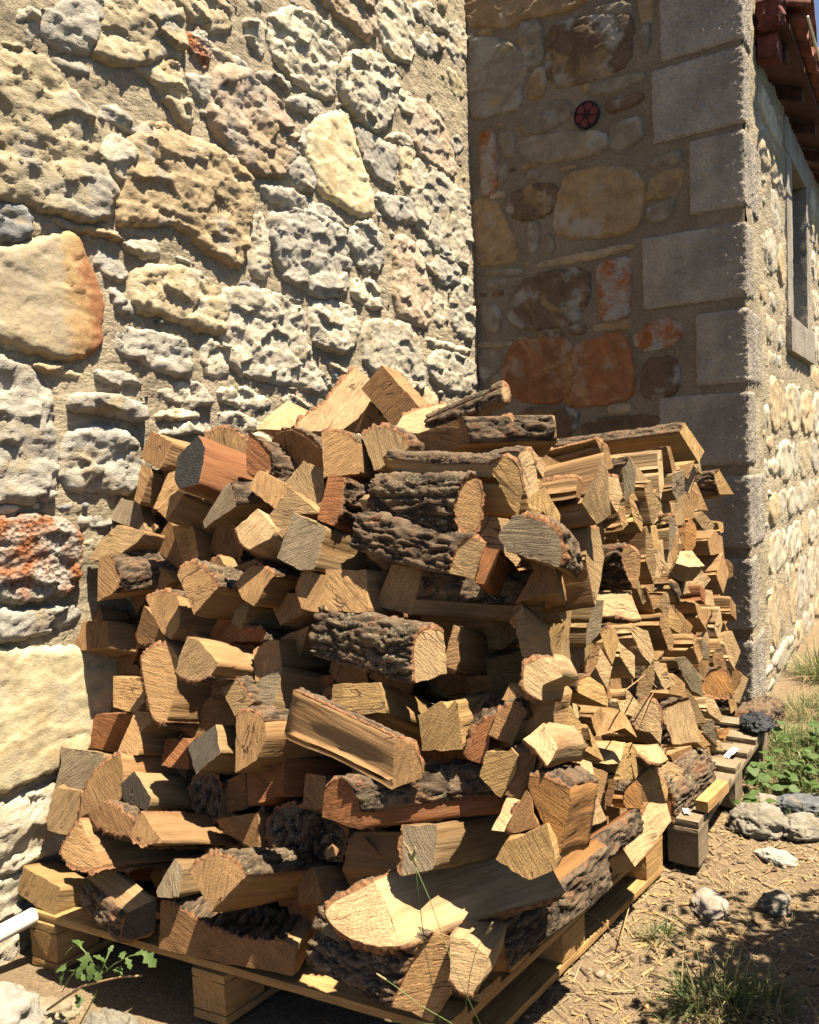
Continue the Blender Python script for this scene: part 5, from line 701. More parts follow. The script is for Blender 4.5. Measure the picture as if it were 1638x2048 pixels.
[[[-0.802,3.562,0.513],[-0.737,3.68,0.516],[-0.791,3.627,0.627]],[0,0,0],[-0.99,0.0,-0.12],0.3,"tan","tan","small three-sided tan log end below the large squared far log","S"],
[[[-0.797,3.813,0.465],[-0.773,3.875,0.537],[-0.822,3.83,0.601],[-0.85,3.766,0.536]],[0,0,1,0],[-1.0,-0.01,-0.02],0.3,"tan","tan","small four-sided tan barked log end below the large squared far log","S"],
[[[-0.75,1.911,0.611],[-0.762,1.925,0.723],[-0.833,1.828,0.717],[-0.809,1.831,0.612]],[0,0,0,0],[-0.99,0.03,-0.13],0.3,"tan","tan","four-sided tan log end right of the grey splintered end","S"],
[[[-0.84,1.957,0.727],[-0.855,1.892,0.656],[-0.813,1.939,0.578],[-0.78,2.022,0.611],[-0.799,2.024,0.694]],[0,1,0,1,0],[-0.98,0.18,-0.11],0.3,"pale","pale","wedge-shaped pale barked log end just above and right of the grey splintered end","S"],
[[[-0.824,2.14,0.743],[-0.849,2.044,0.685],[-0.797,2.096,0.582],[-0.753,2.209,0.599],[-0.78,2.219,0.711]],[0,0,0,0,0],[-0.97,-0.18,-0.18],0.3,"brown","brown","wedge-shaped brown log end just above and left of the yellow half-round end","S"],
[[[-0.783,2.296,0.773],[-0.828,2.219,0.714],[-0.803,2.238,0.602],[-0.735,2.341,0.601],[-0.74,2.352,0.709]],[0,0,0,0,0],[-0.98,0.12,-0.17],0.3,"tan","tan","wedge-shaped tan log end just above and right of the yellow half-round end","S"],
[[[-0.804,2.437,0.74],[-0.823,2.382,0.654],[-0.77,2.468,0.591],[-0.748,2.533,0.704]],[0,0,0,0],[-1.0,0.02,-0.08],0.3,"tan","tan","four-sided tan log end just below and left of the whitish spearhead end","S"],
[[[-0.75,2.637,0.757],[-0.782,2.544,0.722],[-0.758,2.565,0.608],[-0.723,2.671,0.657]],[0,1,1,0],[-0.99,-0.06,-0.1],0.3,"yel","yel","four-sided yellow barked log end right of the whitish spearhead end","S"],
[[[-0.825,2.696,0.675],[-0.801,2.725,0.619],[-0.749,2.797,0.621],[-0.754,2.799,0.721],[-0.806,2.728,0.742]],[0,0,0,0,0],[-0.99,-0.04,-0.1],0.3,"pale","pale","wedge-shaped pale log end right of the whitish spearhead end","S"],
[[[-0.736,2.902,0.601],[-0.707,2.942,0.68],[-0.748,2.88,0.748],[-0.785,2.827,0.688],[-0.784,2.83,0.607]],[0,0,0,0,0],[-1.0,-0.01,-0.06],0.3,"tan","tan","wedge-shaped tan log end right of the whitish spearhead end","S"],
[[[-0.729,3.1,0.708],[-0.782,3.015,0.773],[-0.823,2.941,0.664],[-0.755,3.051,0.584]],[0,0,0,0],[-0.99,0.05,-0.1],0.3,"tan","tan","four-sided tan log end just above and right of the whitish spearhead end","S"],
[[[-0.742,3.172,0.584],[-0.707,3.255,0.683],[-0.787,3.143,0.705]],[1,0,1],[-0.99,0.11,-0.03],0.3,"tan","tan","three-sided tan barked log end just below and left of the large squared far log","S"],
[[[-0.809,3.426,0.623],[-0.816,3.412,0.777],[-0.868,3.291,0.742],[-0.866,3.294,0.619]],[0,0,0,0],[-0.98,0.21,-0.0],0.3,"pale","pale","four-sided pale log end below the white flat slab","S"],
[[[-0.855,3.45,0.699],[-0.844,3.473,0.583],[-0.78,3.568,0.621],[-0.797,3.537,0.725]],[0,0,1,0],[-0.99,-0.05,-0.1],0.3,"brown","brown","four-sided brown barked log end just below and left of the large squared far log","S"],
[[[-0.78,3.693,0.596],[-0.785,3.737,0.719],[-0.833,3.596,0.678]],[0,0,0],[-1.0,-0.04,-0.06],0.3,"brown","brown","small three-sided brown log end below the large squared far log","S"],
[[[-0.882,3.715,0.689],[-0.845,3.738,0.612],[-0.798,3.821,0.631],[-0.821,3.825,0.717],[-0.865,3.768,0.748]],[0,1,0,0,0],[-0.99,0.13,-0.06],0.3,"pale","pale","wedge-shaped pale barked log end just below and left of the large squared far log","S"],
[[[-0.787,1.729,0.855],[-0.84,1.623,0.85],[-0.823,1.63,0.743],[-0.778,1.72,0.744]],[0,0,0,0],[-0.98,0.18,-0.07],0.3,"yel","yel","four-sided yellow log end left of the bright notched log","S"],
[[[-0.771,1.933,0.899],[-0.849,1.796,0.846],[-0.799,1.896,0.729]],[0,0,0],[-1.0,0.06,-0.08],0.3,"yel","yel","three-sided yellow log end above the bright notched log","S"],
[[[-0.801,1.983,0.703],[-0.756,2.069,0.777],[-0.785,2.061,0.896],[-0.85,1.964,0.881],[-0.854,1.933,0.789]],[1,0,1,0,1],[-0.99,0.02,-0.14],0.3,"gtan","gtan","large rounded greyish tan barked log end below the ragged white end","S"],
[[[-0.783,2.125,0.884],[-0.816,2.054,0.8],[-0.788,2.127,0.727],[-0.76,2.187,0.8]],[1,1,0,0],[-1.0,-0.06,-0.06],0.3,"gtan","gtan","four-sided greyish tan barked log end below the long grey end","S"],
[[[-0.769,2.336,0.865],[-0.836,2.222,0.857],[-0.822,2.245,0.736],[-0.759,2.354,0.731]],[0,0,0,0],[-0.99,0.12,-0.1],0.3,"tan","tan","four-sided tan log end just below and right of the long grey end","S"],
[[[-0.766,2.624,0.888],[-0.806,2.54,0.805],[-0.745,2.63,0.761]],[0,1,0],[-0.97,-0.24,0.04],0.3,"tan","tan","three-sided tan barked log end right of the wide pale scooped log","S"],
[[[-0.787,2.699,0.758],[-0.737,2.801,0.728],[-0.732,2.823,0.847],[-0.789,2.709,0.887]],[0,1,0,0],[-1.0,0.01,-0.03],0.3,"gtan","gtan","four-sided greyish tan barked log end right of the wide pale scooped log","S"],
[[[-0.785,2.931,0.751],[-0.792,2.941,0.848],[-0.826,2.865,0.906],[-0.847,2.788,0.829],[-0.819,2.839,0.744]],[0,0,0,0,0],[-0.99,-0.12,-0.05],0.3,"yel","yel","wedge-shaped yellow log end just below and right of the tan oval end","S"],
[[[-0.755,3.109,0.766],[-0.801,3.044,0.903],[-0.828,2.996,0.762]],[0,0,0],[-0.99,0.11,-0.09],0.3,"pale","pale","three-sided pale log end just below and left of the white flat slab","S"],
[[[-0.833,3.139,0.8],[-0.765,3.204,0.719],[-0.721,3.291,0.793],[-0.788,3.229,0.879]],[0,0,0,1],[-0.98,0.18,-0.08],0.3,"pale","pale","four-sided pale barked log end below the white flat slab","S"],
[[[-0.863,3.376,0.919],[-0.877,3.294,0.771],[-0.796,3.445,0.777]],[0,0,1],[-1.0,-0.01,-0.07],0.3,"brown","brown","three-sided brown barked log end just below and left of the white flat slab","S"],
[[[-0.833,3.53,0.721],[-0.86,3.555,0.869],[-0.902,3.43,0.817]],[0,0,1],[-1.0,-0.04,-0.02],0.3,"tan","tan","small three-sided tan barked log end below the white flat slab","S"],
[[[-0.892,3.601,0.787],[-0.82,3.705,0.751],[-0.856,3.662,0.876]],[0,0,0],[-0.98,0.13,-0.17],0.3,"tan","tan","small three-sided tan log end right of the white flat slab","S"],
[[[-0.854,3.717,0.829],[-0.781,3.815,0.75],[-0.795,3.824,0.89]],[0,0,0],[-1.0,-0.05,-0.02],0.3,"gtan","gtan","small three-sided greyish tan log end above the large squared far log","S"],
[[[-0.774,1.75,0.91],[-0.81,1.733,1.008],[-0.85,1.636,0.982],[-0.813,1.647,0.867]],[0,1,0,0],[-1.0,-0.04,-0.02],0.3,"yel","yel","four-sided yellow barked log end left of the ragged white end","S"],
[[[-0.848,1.749,0.902],[-0.772,1.916,0.918],[-0.846,1.825,1.045]],[1,0,1],[-0.99,0.11,-0.12],0.3,"gtan","gtan","three-sided greyish tan barked log end left of the ragged white end","S"],
[[[-0.813,2.05,0.874],[-0.834,2.053,0.973],[-0.88,1.973,0.971],[-0.865,1.965,0.882]],[0,0,0,0],[-0.99,0.11,0.01],0.3,"pale","pale","four-sided pale log end just above and left of the ragged white end","S"],
[[[-0.782,2.214,0.968],[-0.849,2.124,0.995],[-0.854,2.087,0.898],[-0.794,2.164,0.866]],[0,0,1,0],[-0.98,0.07,-0.16],0.3,"yel","yel","four-sided yellow barked log end just above and right of the ragged white end","S"],
[[[-0.808,2.234,0.893],[-0.766,2.345,0.898],[-0.805,2.284,1.006]],[1,0,0],[-0.99,0.03,-0.1],0.3,"pale","pale","three-sided pale barked log end just below and right of the large blocky log","S"],
[[[-0.802,2.533,0.899],[-0.822,2.542,1.0],[-0.859,2.449,1.001],[-0.861,2.4,0.93],[-0.825,2.448,0.854]],[0,0,0,0,1],[-1.0,0.05,-0.03],0.3,"yel","yel","wedge-shaped yellow barked log end just below and right of the large blocky log","S"],
[[[-0.824,2.541,1.038],[-0.824,2.521,0.881],[-0.761,2.637,0.954]],[0,0,0],[-0.98,0.14,-0.12],0.3,"brown","brown","three-sided brown log end above the tan oval end","S"],
[[[-0.825,2.691,0.928],[-0.778,2.742,0.865],[-0.739,2.809,0.904],[-0.753,2.815,0.995],[-0.804,2.742,0.997]],[0,0,0,0,0],[-1.0,-0.02,-0.05],0.3,"pale","pale","wedge-shaped pale log end right of the tan oval end","S"],
[[[-0.831,2.813,0.924],[-0.799,2.874,0.836],[-0.761,2.959,0.887],[-0.759,2.973,0.999],[-0.811,2.864,1.027]],[0,0,1,0,1],[-0.98,0.19,-0.02],0.3,"tan","tan","wedge-shaped tan barked log end left of the white flat slab","S"],
[[[-0.767,3.116,0.974],[-0.822,2.99,1.025],[-0.834,2.939,0.892],[-0.786,3.052,0.86]],[0,0,0,0],[-0.99,0.02,-0.1],0.3,"brown","brown","four-sided brown log end just above and left of the white flat slab","S"],
[[[-0.803,3.251,0.914],[-0.783,3.284,0.987],[-0.828,3.222,1.03],[-0.873,3.155,0.983],[-0.845,3.19,0.902]],[0,0,0,0,0],[-0.99,0.07,-0.09],0.3,"brown","brown","wedge-shaped brown log end left of the orange leaf shaped end","S"],
[[[-0.864,3.269,0.882],[-0.814,3.347,0.863],[-0.796,3.384,0.933],[-0.823,3.351,1.002],[-0.864,3.281,0.975]],[0,0,1,0,0],[-0.98,0.16,-0.12],0.3,"tan","tan","wedge-shaped tan barked log end just below and left of the orange leaf shaped end","S"],
[[[-0.887,3.62,0.861],[-0.824,3.71,0.865],[-0.831,3.74,0.968],[-0.891,3.676,1.016],[-0.914,3.618,0.952]],[0,0,1,0,1],[-0.99,-0.0,-0.14],0.3,"tan","tan","wedge-shaped tan barked log end just above and right of the orange leaf shaped end","S"],
[[[-0.884,3.814,0.994],[-0.92,3.75,0.959],[-0.896,3.758,0.876],[-0.849,3.827,0.875],[-0.841,3.863,0.949]],[0,0,0,0,0],[-0.99,0.13,-0.01],0.3,"tan","tan","wedge-shaped tan log end just above and right of the orange leaf shaped end","S"],
[[[-0.87,1.614,1.082],[-0.808,1.692,1.027],[-0.773,1.759,1.108],[-0.836,1.683,1.178]],[0,1,0,0],[-0.99,-0.13,-0.05],0.3,"pale","pale","large four-sided pale barked log end left of the broad grey log end","S"],
[[[-0.826,1.847,1.163],[-0.85,1.802,1.038],[-0.781,1.897,0.993],[-0.76,1.936,1.102]],[0,1,0,0],[-0.94,0.32,-0.06],0.3,"gtan","gtan","large four-sided greyish tan barked log end below the double pointed end","S"],
[[[-0.775,2.057,1.04],[-0.785,2.078,1.137],[-0.838,2.003,1.19],[-0.858,1.936,1.11],[-0.819,1.975,1.035]],[1,0,0,0,1],[-1.0,0.03,-0.05],0.3,"tan","tan","wedge-shaped tan barked log end just below and right of the double pointed end","S"],
[[[-0.87,2.135,1.151],[-0.866,2.114,1.059],[-0.817,2.172,1.017],[-0.79,2.226,1.072],[-0.812,2.222,1.167]],[1,1,0,0,0],[-0.99,0.07,-0.12],0.3,"brown","brown","wedge-shaped brown barked log end just above and left of the large blocky log","S"],
[[[-0.83,2.368,1.133],[-0.877,2.282,1.124],[-0.879,2.278,1.016],[-0.824,2.377,1.029]],[0,0,0,1],[-0.97,0.22,-0.09],0.3,"gtan","gtan","four-sided greyish tan barked log end above the large blocky log","S"],
[[[-0.819,2.498,1.021],[-0.842,2.496,1.139],[-0.902,2.38,1.066]],[0,1,0],[-0.99,0.1,0.01],0.3,"tan","tan","three-sided tan barked log end above the large blocky log","S"],
[[[-0.758,2.67,1.014],[-0.802,2.624,1.157],[-0.875,2.498,1.111],[-0.83,2.549,0.991]],[0,0,0,0],[-0.99,-0.03,-0.15],0.3,"tan","tan","four-sided tan log end just below and left of the splintered end","S"],
[[[-0.81,2.735,1.027],[-0.769,2.843,1.078],[-0.835,2.746,1.15]],[0,0,0],[-0.99,0.12,-0.1],0.3,"pale","pale","three-sided pale log end below the splintered end","S"],
[[[-0.8,2.962,1.156],[-0.858,2.865,1.118],[-0.815,2.892,1.021],[-0.762,2.976,1.049]],[0,0,0,0],[-0.99,-0.12,-0.1],0.3,"tan","tan","four-sided tan log end just below and right of the splintered end","S"],
[[[-0.834,2.961,1.031],[-0.765,3.088,1.02],[-0.775,3.116,1.147],[-0.841,3.002,1.175]],[1,0,1,0],[-0.97,-0.22,-0.12],0.3,"gtan","gtan","four-sided greyish tan barked log end just below and right of the splintered end","S"],
[[[-0.776,3.227,1.118],[-0.831,3.162,1.157],[-0.838,3.133,1.069],[-0.804,3.161,0.985],[-0.762,3.228,1.041]],[0,0,0,0,0],[-0.99,0.15,-0.02],0.3,"tan","tan","wedge-shaped tan log end above the orange leaf shaped end","S"],
[[[-0.871,3.333,0.993],[-0.865,3.406,1.09],[-0.922,3.322,1.156],[-0.932,3.24,1.058]],[0,0,0,1],[-0.97,0.24,-0.05],0.3,"gtan","gtan","four-sided greyish tan barked log end below the bright flat-topped log","S"],
[[[-0.848,3.549,1.01],[-0.825,3.586,1.098],[-0.871,3.525,1.157],[-0.91,3.468,1.107],[-0.907,3.467,1.011]],[0,1,0,0,0],[-0.99,0.04,-0.13],0.3,"tan","tan","wedge-shaped tan barked log end right of the splintered end","S"],
[[[-0.858,3.692,1.027],[-0.909,3.624,1.147],[-0.913,3.563,1.029]],[0,0,0],[-0.98,0.14,-0.1],0.3,"pale","pale","small three-sided pale log end right of the splintered end","S"],
[[[-0.845,3.825,1.018],[-0.884,3.786,1.147],[-0.922,3.702,1.034]],[0,0,0],[-1.0,0.04,-0.04],0.3,"tan","tan","small three-sided tan log end just below and left of the far right bark log","S"],
[[[-0.807,1.744,1.183],[-0.829,1.713,1.291],[-0.886,1.606,1.237],[-0.853,1.656,1.11]],[0,0,0,0],[-0.99,0.05,-0.16],0.3,"pale","pale","large four-sided pale log end right of the big round bark log","S"],
[[[-0.812,1.879,1.142],[-0.809,1.913,1.243],[-0.847,1.852,1.321],[-0.881,1.76,1.264],[-0.861,1.771,1.149]],[0,0,0,1,0],[-0.99,0.05,-0.15],0.3,"tan","tan","large wedge-shaped tan barked log end just below and right of the yellow corner wedge","S"],
[[[-0.84,1.975,1.157],[-0.796,2.045,1.169],[-0.792,2.053,1.258],[-0.839,1.98,1.303],[-0.859,1.946,1.222]],[0,0,0,0,0],[-0.99,0.11,0.05],0.3,"tan","tan","wedge-shaped tan log end above the double pointed end","S"],
[[[-0.866,2.095,1.186],[-0.817,2.15,1.118],[-0.789,2.223,1.165],[-0.812,2.217,1.24],[-0.851,2.154,1.254]],[0,0,1,0,1],[-0.99,-0.17,-0.04],0.3,"pale","pale","wedge-shaped pale barked log end left of the large crooked log","S"],
[[[-0.842,2.273,1.307],[-0.858,2.219,1.224],[-0.831,2.277,1.158],[-0.814,2.331,1.231]],[1,0,0,0],[-1.0,-0.06,0.03],0.3,"pale","pale","four-sided pale barked log end just above and left of the large crooked log","S"],
[[[-0.807,2.449,1.281],[-0.828,2.391,1.165],[-0.762,2.52,1.144]],[1,0,0],[-0.96,-0.23,-0.14],0.3,"yel","yel","three-sided yellow barked log end just below and left of the grey pointed end","S"],
[[[-0.85,2.516,1.249],[-0.832,2.507,1.153],[-0.782,2.588,1.127],[-0.769,2.648,1.206],[-0.813,2.6,1.283]],[0,0,0,0,0],[-1.0,-0.05,0.01],0.3,"gtan","gtan","wedge-shaped greyish tan log end just below and left of the grey pointed end","S"],
[[[-0.885,2.692,1.194],[-0.833,2.753,1.126],[-0.821,2.827,1.224],[-0.878,2.743,1.267]],[0,0,0,1],[-0.99,-0.04,-0.12],0.3,"gtan","gtan","four-sided greyish tan barked log end just below and right of the grey pointed end","S"],
[[[-0.81,2.941,1.127],[-0.807,2.973,1.244],[-0.848,2.87,1.269],[-0.849,2.845,1.168]],[0,0,0,0],[-0.99,0.0,-0.14],0.3,"brown","brown","four-sided brown log end just below and left of the bright flat-topped log","S"],
[[[-0.845,3.0,1.178],[-0.789,3.091,1.222],[-0.851,3.025,1.295]],[0,0,1],[-0.99,0.11,-0.11],0.3,"tan","tan","small three-sided tan barked log end just above and right of the bright flat-topped log","S"],
[[[-0.778,3.228,1.13],[-0.762,3.285,1.23],[-0.827,3.211,1.303],[-0.866,3.131,1.237],[-0.841,3.132,1.124]],[1,0,1,1,0],[-0.97,0.06,-0.22],0.3,"pale","pale","rounded pale barked log end right of the bright flat-topped log","S"],
[[[-1.965,1.412,0.275],[-2.036,1.431,0.321],[-2.104,1.43,0.277],[-2.078,1.412,0.208],[-1.996,1.396,0.186]],[1,0,1,0,0],[0.08,0.93,-0.37],0.3,"red","red","wedge-shaped reddish barked log end above the triangular log","N"],
[[[-1.842,1.377,0.184],[-1.863,1.383,0.31],[-1.953,1.397,0.254]],[1,0,0],[0.08,0.91,-0.42],0.3,"brown","brown","narrow brown barked log end right of the triangular log","N"],
[[[-1.765,1.418,0.231],[-1.697,1.418,0.157],[-1.612,1.422,0.233],[-1.699,1.422,0.321]],[0,0,0,1],[0.02,0.86,-0.5],0.3,"tan","tan","four-sided tan barked log end left of the quarter log pointing down","N"],
[[[-1.315,1.389,0.197],[-1.407,1.41,0.313],[-1.455,1.395,0.186]],[0,0,0],[-0.08,0.93,-0.35],0.3,"brown","brown","three-sided brown log end just above and right of the low curved log","N"],
[[[-1.27,1.422,0.184],[-1.167,1.431,0.186],[-1.147,1.439,0.288],[-1.234,1.434,0.336],[-1.288,1.425,0.27]],[0,0,0,0,0],[0.03,0.94,-0.33],0.3,"red","red","large wedge-shaped reddish log end left of the big pale pointed log","N"],
[[[-1.079,1.417,0.329],[-1.172,1.413,0.219],[-1.037,1.403,0.203]],[0,0,0],[-0.04,0.94,-0.34],0.3,"red","red","three-sided reddish log end just below and left of the big pale pointed log","N"],
[[[-0.908,1.405,0.199],[-0.88,1.424,0.292],[-0.968,1.443,0.336],[-1.039,1.435,0.272],[-0.997,1.413,0.196]],[0,0,0,0,0],[0.19,0.96,-0.19],0.3,"tan","tan","large wedge-shaped tan log end just above and left of the bottom corner bark log","N"],
[[[-1.785,1.432,0.391],[-1.718,1.428,0.324],[-1.631,1.435,0.343],[-1.646,1.444,0.427],[-1.718,1.444,0.458]],[0,0,0,0,0],[0.05,0.93,-0.37],0.3,"gtan","gtan","wedge-shaped greyish tan log end just above and right of the bright wedge log","N"],
[[[-1.483,1.469,0.317],[-1.479,1.479,0.415],[-1.558,1.485,0.442],[-1.636,1.483,0.39],[-1.589,1.471,0.29]],[0,0,0,1,0],[-0.07,0.96,-0.28],0.3,"gtan","gtan","wedge-shaped greyish tan barked log end above the quarter log pointing down","N"],
[[[-1.344,1.471,0.333],[-1.397,1.476,0.468],[-1.466,1.455,0.36]],[0,0,0],[0.11,0.88,-0.45],0.3,"tan","tan","three-sided tan log end just above and right of the quarter log pointing down","N"],
[[[-1.052,1.462,0.32],[-1.011,1.478,0.399],[-1.103,1.487,0.446],[-1.129,1.468,0.353]],[0,0,0,1],[0.08,0.92,-0.39],0.3,"brown","brown","four-sided brown barked log end just below and left of the grey ribbed log","N"],
[[[-0.883,1.49,0.445],[-0.985,1.47,0.409],[-0.942,1.469,0.319],[-0.851,1.487,0.344]],[0,0,0,0],[0.01,0.93,-0.37],0.3,"tan","tan","four-sided tan log end just below and right of the grey ribbed log","N"],
[[[-1.921,1.523,0.579],[-1.906,1.508,0.49],[-1.821,1.515,0.499],[-1.821,1.533,0.594]],[0,0,0,0],[0.01,0.98,-0.21],0.3,"brown","brown","four-sided brown log end left of the dark log with a sunlit side","N"],
[[[-1.682,1.493,0.604],[-1.813,1.486,0.514],[-1.678,1.488,0.438]],[0,0,0],[0.01,0.91,-0.42],0.3,"tan","tan","three-sided tan log end left of the dark log with a sunlit side","N"],
[[[-1.521,1.531,0.482],[-1.536,1.533,0.579],[-1.628,1.533,0.552],[-1.62,1.53,0.451]],[1,0,1,0],[0.03,0.93,-0.36],0.3,"red","red","four-sided reddish barked log end just below and left of the upright tan log","N"],
[[[-1.335,1.532,0.605],[-1.452,1.536,0.594],[-1.426,1.527,0.488],[-1.339,1.525,0.507]],[0,0,1,0],[-0.09,0.92,-0.39],0.3,"tan","tan","four-sided tan barked log end just below and right of the upright tan log","N"],
[[[-1.049,1.524,0.617],[-1.156,1.505,0.577],[-1.104,1.487,0.468],[-0.99,1.508,0.516]],[0,1,1,1],[0.1,0.92,-0.37],0.3,"tan","tan","large rounded tan barked log end right of the lichened bark strip log","N"],
[[[-0.887,1.486,0.593],[-0.97,1.487,0.57],[-0.978,1.479,0.498],[-0.916,1.471,0.451],[-0.868,1.476,0.513]],[0,0,1,0,1],[-0.11,0.93,-0.36],0.3,"tan","tan","wedge-shaped tan barked log end above the grey ribbed log","N"],
[[[-1.646,1.543,0.624],[-1.613,1.569,0.725],[-1.729,1.545,0.733],[-1.749,1.521,0.622]],[0,0,1,0],[0.03,0.91,-0.41],0.3,"brown","brown","four-sided brown barked log end below the jutting flat-topped log","N"],
[[[-1.337,1.581,0.733],[-1.433,1.575,0.772],[-1.485,1.555,0.698],[-1.446,1.547,0.622],[-1.344,1.561,0.624]],[0,1,0,1,0],[0.08,0.95,-0.32],0.3,"tan","tan","wedge-shaped tan barked log end just above and right of the upright tan log","N"],
[[[-1.261,1.571,0.611],[-1.195,1.581,0.68],[-1.265,1.596,0.752],[-1.342,1.584,0.675]],[1,0,0,0],[0.05,0.91,-0.41],0.3,"brown","brown","four-sided brown barked log end just below and left of the scratched square end","N"],
[[[-1.057,1.57,0.588],[-0.992,1.588,0.668],[-1.051,1.601,0.75],[-1.148,1.593,0.727],[-1.153,1.574,0.628]],[0,0,0,0,0],[-0.06,0.92,-0.38],0.3,"gtan","gtan","large wedge-shaped greyish tan log end just above and left of the long slanting log","N"],
[[[-0.914,1.581,0.735],[-1.009,1.572,0.663],[-0.939,1.548,0.561],[-0.842,1.558,0.642]],[1,0,0,0],[0.22,0.9,-0.37],0.3,"red","red","large four-sided reddish barked log end below the V-notched yellow log","N"],
[[[-1.998,1.597,0.732],[-1.935,1.598,0.835],[-2.055,1.61,0.822]],[0,0,0],[-0.1,0.97,-0.22],0.3,"red","red","three-sided reddish log end just below and left of the speckled rounded log","N"],
[[[-1.69,1.624,0.859],[-1.794,1.622,0.865],[-1.824,1.614,0.756],[-1.726,1.612,0.691],[-1.657,1.619,0.772]],[0,0,0,0,0],[-0.01,0.93,-0.38],0.3,"brown","brown","wedge-shaped brown log end just above and right of the jutting flat-topped log","N"],
[[[-1.608,1.574,0.744],[-1.504,1.597,0.772],[-1.516,1.607,0.882],[-1.616,1.592,0.913],[-1.671,1.572,0.826]],[0,0,0,0,0],[0.15,0.96,-0.23],0.3,"red","red","large wedge-shaped reddish log end just above and right of the jutting flat-topped log","N"],
[[[-1.497,1.628,0.831],[-1.387,1.605,0.753],[-1.345,1.624,0.888]],[0,0,0],[0.13,0.95,-0.29],0.3,"tan","tan","three-sided tan log end below the knobbly log end","N"],
[[[-1.185,1.626,0.846],[-1.269,1.629,0.852],[-1.286,1.623,0.778],[-1.236,1.617,0.726],[-1.161,1.618,0.763]],[0,0,0,0,0],[-0.0,0.93,-0.36],0.3,"brown","brown","wedge-shaped brown log end just above and left of the scratched square end","N"],
[[[-1.05,1.61,0.738],[-1.017,1.629,0.822],[-1.094,1.627,0.874],[-1.15,1.602,0.782]],[1,0,0,0],[0.01,0.96,-0.28],0.3,"brown","brown","four-sided brown barked log end just below and left of the knot-holed bark log","N"],
[[[-0.957,1.639,0.911],[-0.998,1.624,0.823],[-0.953,1.626,0.752],[-0.868,1.642,0.774],[-0.876,1.649,0.858]],[0,0,0,0,0],[0.04,0.97,-0.25],0.3,"brown","brown","large wedge-shaped brown log end just below and right of the knot-holed bark log","N"],
[[[-2.033,1.647,0.868],[-1.952,1.656,0.96],[-2.088,1.655,0.996]],[0,0,0],[0.03,0.93,-0.38],0.3,"brown","brown","three-sided brown log end just below and right of the flaky bark log by the wall","N"],
[[[-1.815,1.659,0.873],[-1.813,1.674,0.976],[-1.906,1.68,1.005],[-1.932,1.664,0.895]],[0,1,1,0],[0.12,0.91,-0.41],0.3,"brown","brown","four-sided brown barked log end just below and left of the tan quarter log","N"],
[[[-1.653,1.644,0.889],[-1.625,1.652,0.979],[-1.68,1.66,1.056],[-1.764,1.655,1.003],[-1.761,1.645,0.899]],[0,0,1,1,0],[-0.04,0.94,-0.33],0.3,"tan","tan","wedge-shaped tan barked log end right of the tan quarter log","N"],
[[[-1.265,1.654,1.0],[-1.272,1.65,0.908],[-1.183,1.634,0.874],[-1.173,1.638,0.974]],[1,0,1,0],[0.18,0.93,-0.31],0.3,"gtan","gtan","four-sided greyish tan barked log end below the square pale block","N"],
[[[-1.158,1.638,0.948],[-1.108,1.627,0.869],[-1.005,1.617,0.899],[-1.024,1.627,0.999],[-1.119,1.641,1.046]],[0,1,0,0,0],[0.07,0.91,-0.41],0.3,"red","red","large wedge-shaped reddish barked log end just below and left of the crusty bark log","N"],
[[[-0.981,1.659,0.878],[-0.874,1.654,0.905],[-0.873,1.667,1.001],[-0.98,1.674,0.997]],[0,0,0,0],[0.01,0.93,-0.36],0.3,"gtan","gtan","four-sided greyish tan log end just above and right of the knot-holed bark log","N"],
[[[-2.084,1.705,1.112],[-2.066,1.698,1.001],[-1.962,1.693,1.043],[-1.987,1.7,1.141]],[0,0,0,0],[0.09,0.91,-0.41],0.3,"gtan","gtan","four-sided greyish tan log end just above and left of the tan quarter log","N"],
[[[-1.937,1.687,1.06],[-1.861,1.682,0.994],[-1.782,1.678,1.047],[-1.8,1.679,1.136],[-1.886,1.684,1.138]],[0,1,0,0,0],[0.04,0.91,-0.42],0.3,"tan","tan","wedge-shaped tan barked log end above the tan quarter log","N"],
[[[-1.686,1.728,1.011],[-1.649,1.739,1.118],[-1.749,1.735,1.163],[-1.79,1.723,1.06]],[1,0,0,0],[0.09,0.91,-0.4],0.3,"brown","brown","four-sided brown barked log end left of the bright pale log end","N"],
[[[-1.5,1.718,1.1],[-1.626,1.744,1.151],[-1.595,1.734,1.034]],[0,0,0],[0.06,0.93,-0.37],0.3,"red","red","three-sided reddish log end just below and right of the bright pale log end","N"],
[[[-1.337,1.713,1.082],[-1.223,1.696,1.015],[-1.179,1.712,1.126],[-1.272,1.728,1.191]],[0,0,0,0],[0.21,0.87,-0.45],0.3,"brown","brown","four-sided brown log end just below and right of the narrow reddish end","N"],
[[[-1.13,1.71,1.023],[-1.029,1.712,1.026],[-1.017,1.718,1.11],[-1.12,1.717,1.142]],[1,0,0,0],[0.31,0.9,-0.3],0.3,"brown","brown","four-sided brown barked log end above the crusty bark log","N"],
[[[-0.989,1.72,1.129],[-0.93,1.712,1.033],[-0.832,1.713,1.085],[-0.894,1.72,1.162]],[0,0,0,0],[0.12,0.96,-0.25],0.3,"brown","brown","four-sided brown log end above the peeling bark log","N"],
[[[-2.034,1.727,1.17],[-1.924,1.712,1.207],[-1.959,1.731,1.312],[-2.068,1.746,1.282]],[1,0,0,0],[-0.01,0.93,-0.36],0.3,"tan","tan","four-sided tan barked log end below the square brown log","N"],
[[[-1.796,1.787,1.269],[-1.899,1.791,1.311],[-1.934,1.789,1.188],[-1.823,1.786,1.18]],[0,0,0,0],[0.04,0.96,-0.26],0.3,"tan","tan","four-sided tan log end just above and left of the grey barked wedge","N"],
[[[-1.683,1.724,1.163],[-1.725,1.741,1.278],[-1.819,1.734,1.19]],[1,1,0],[-0.07,0.94,-0.32],0.3,"tan","tan","three-sided tan barked log end above the grey barked wedge","N"],
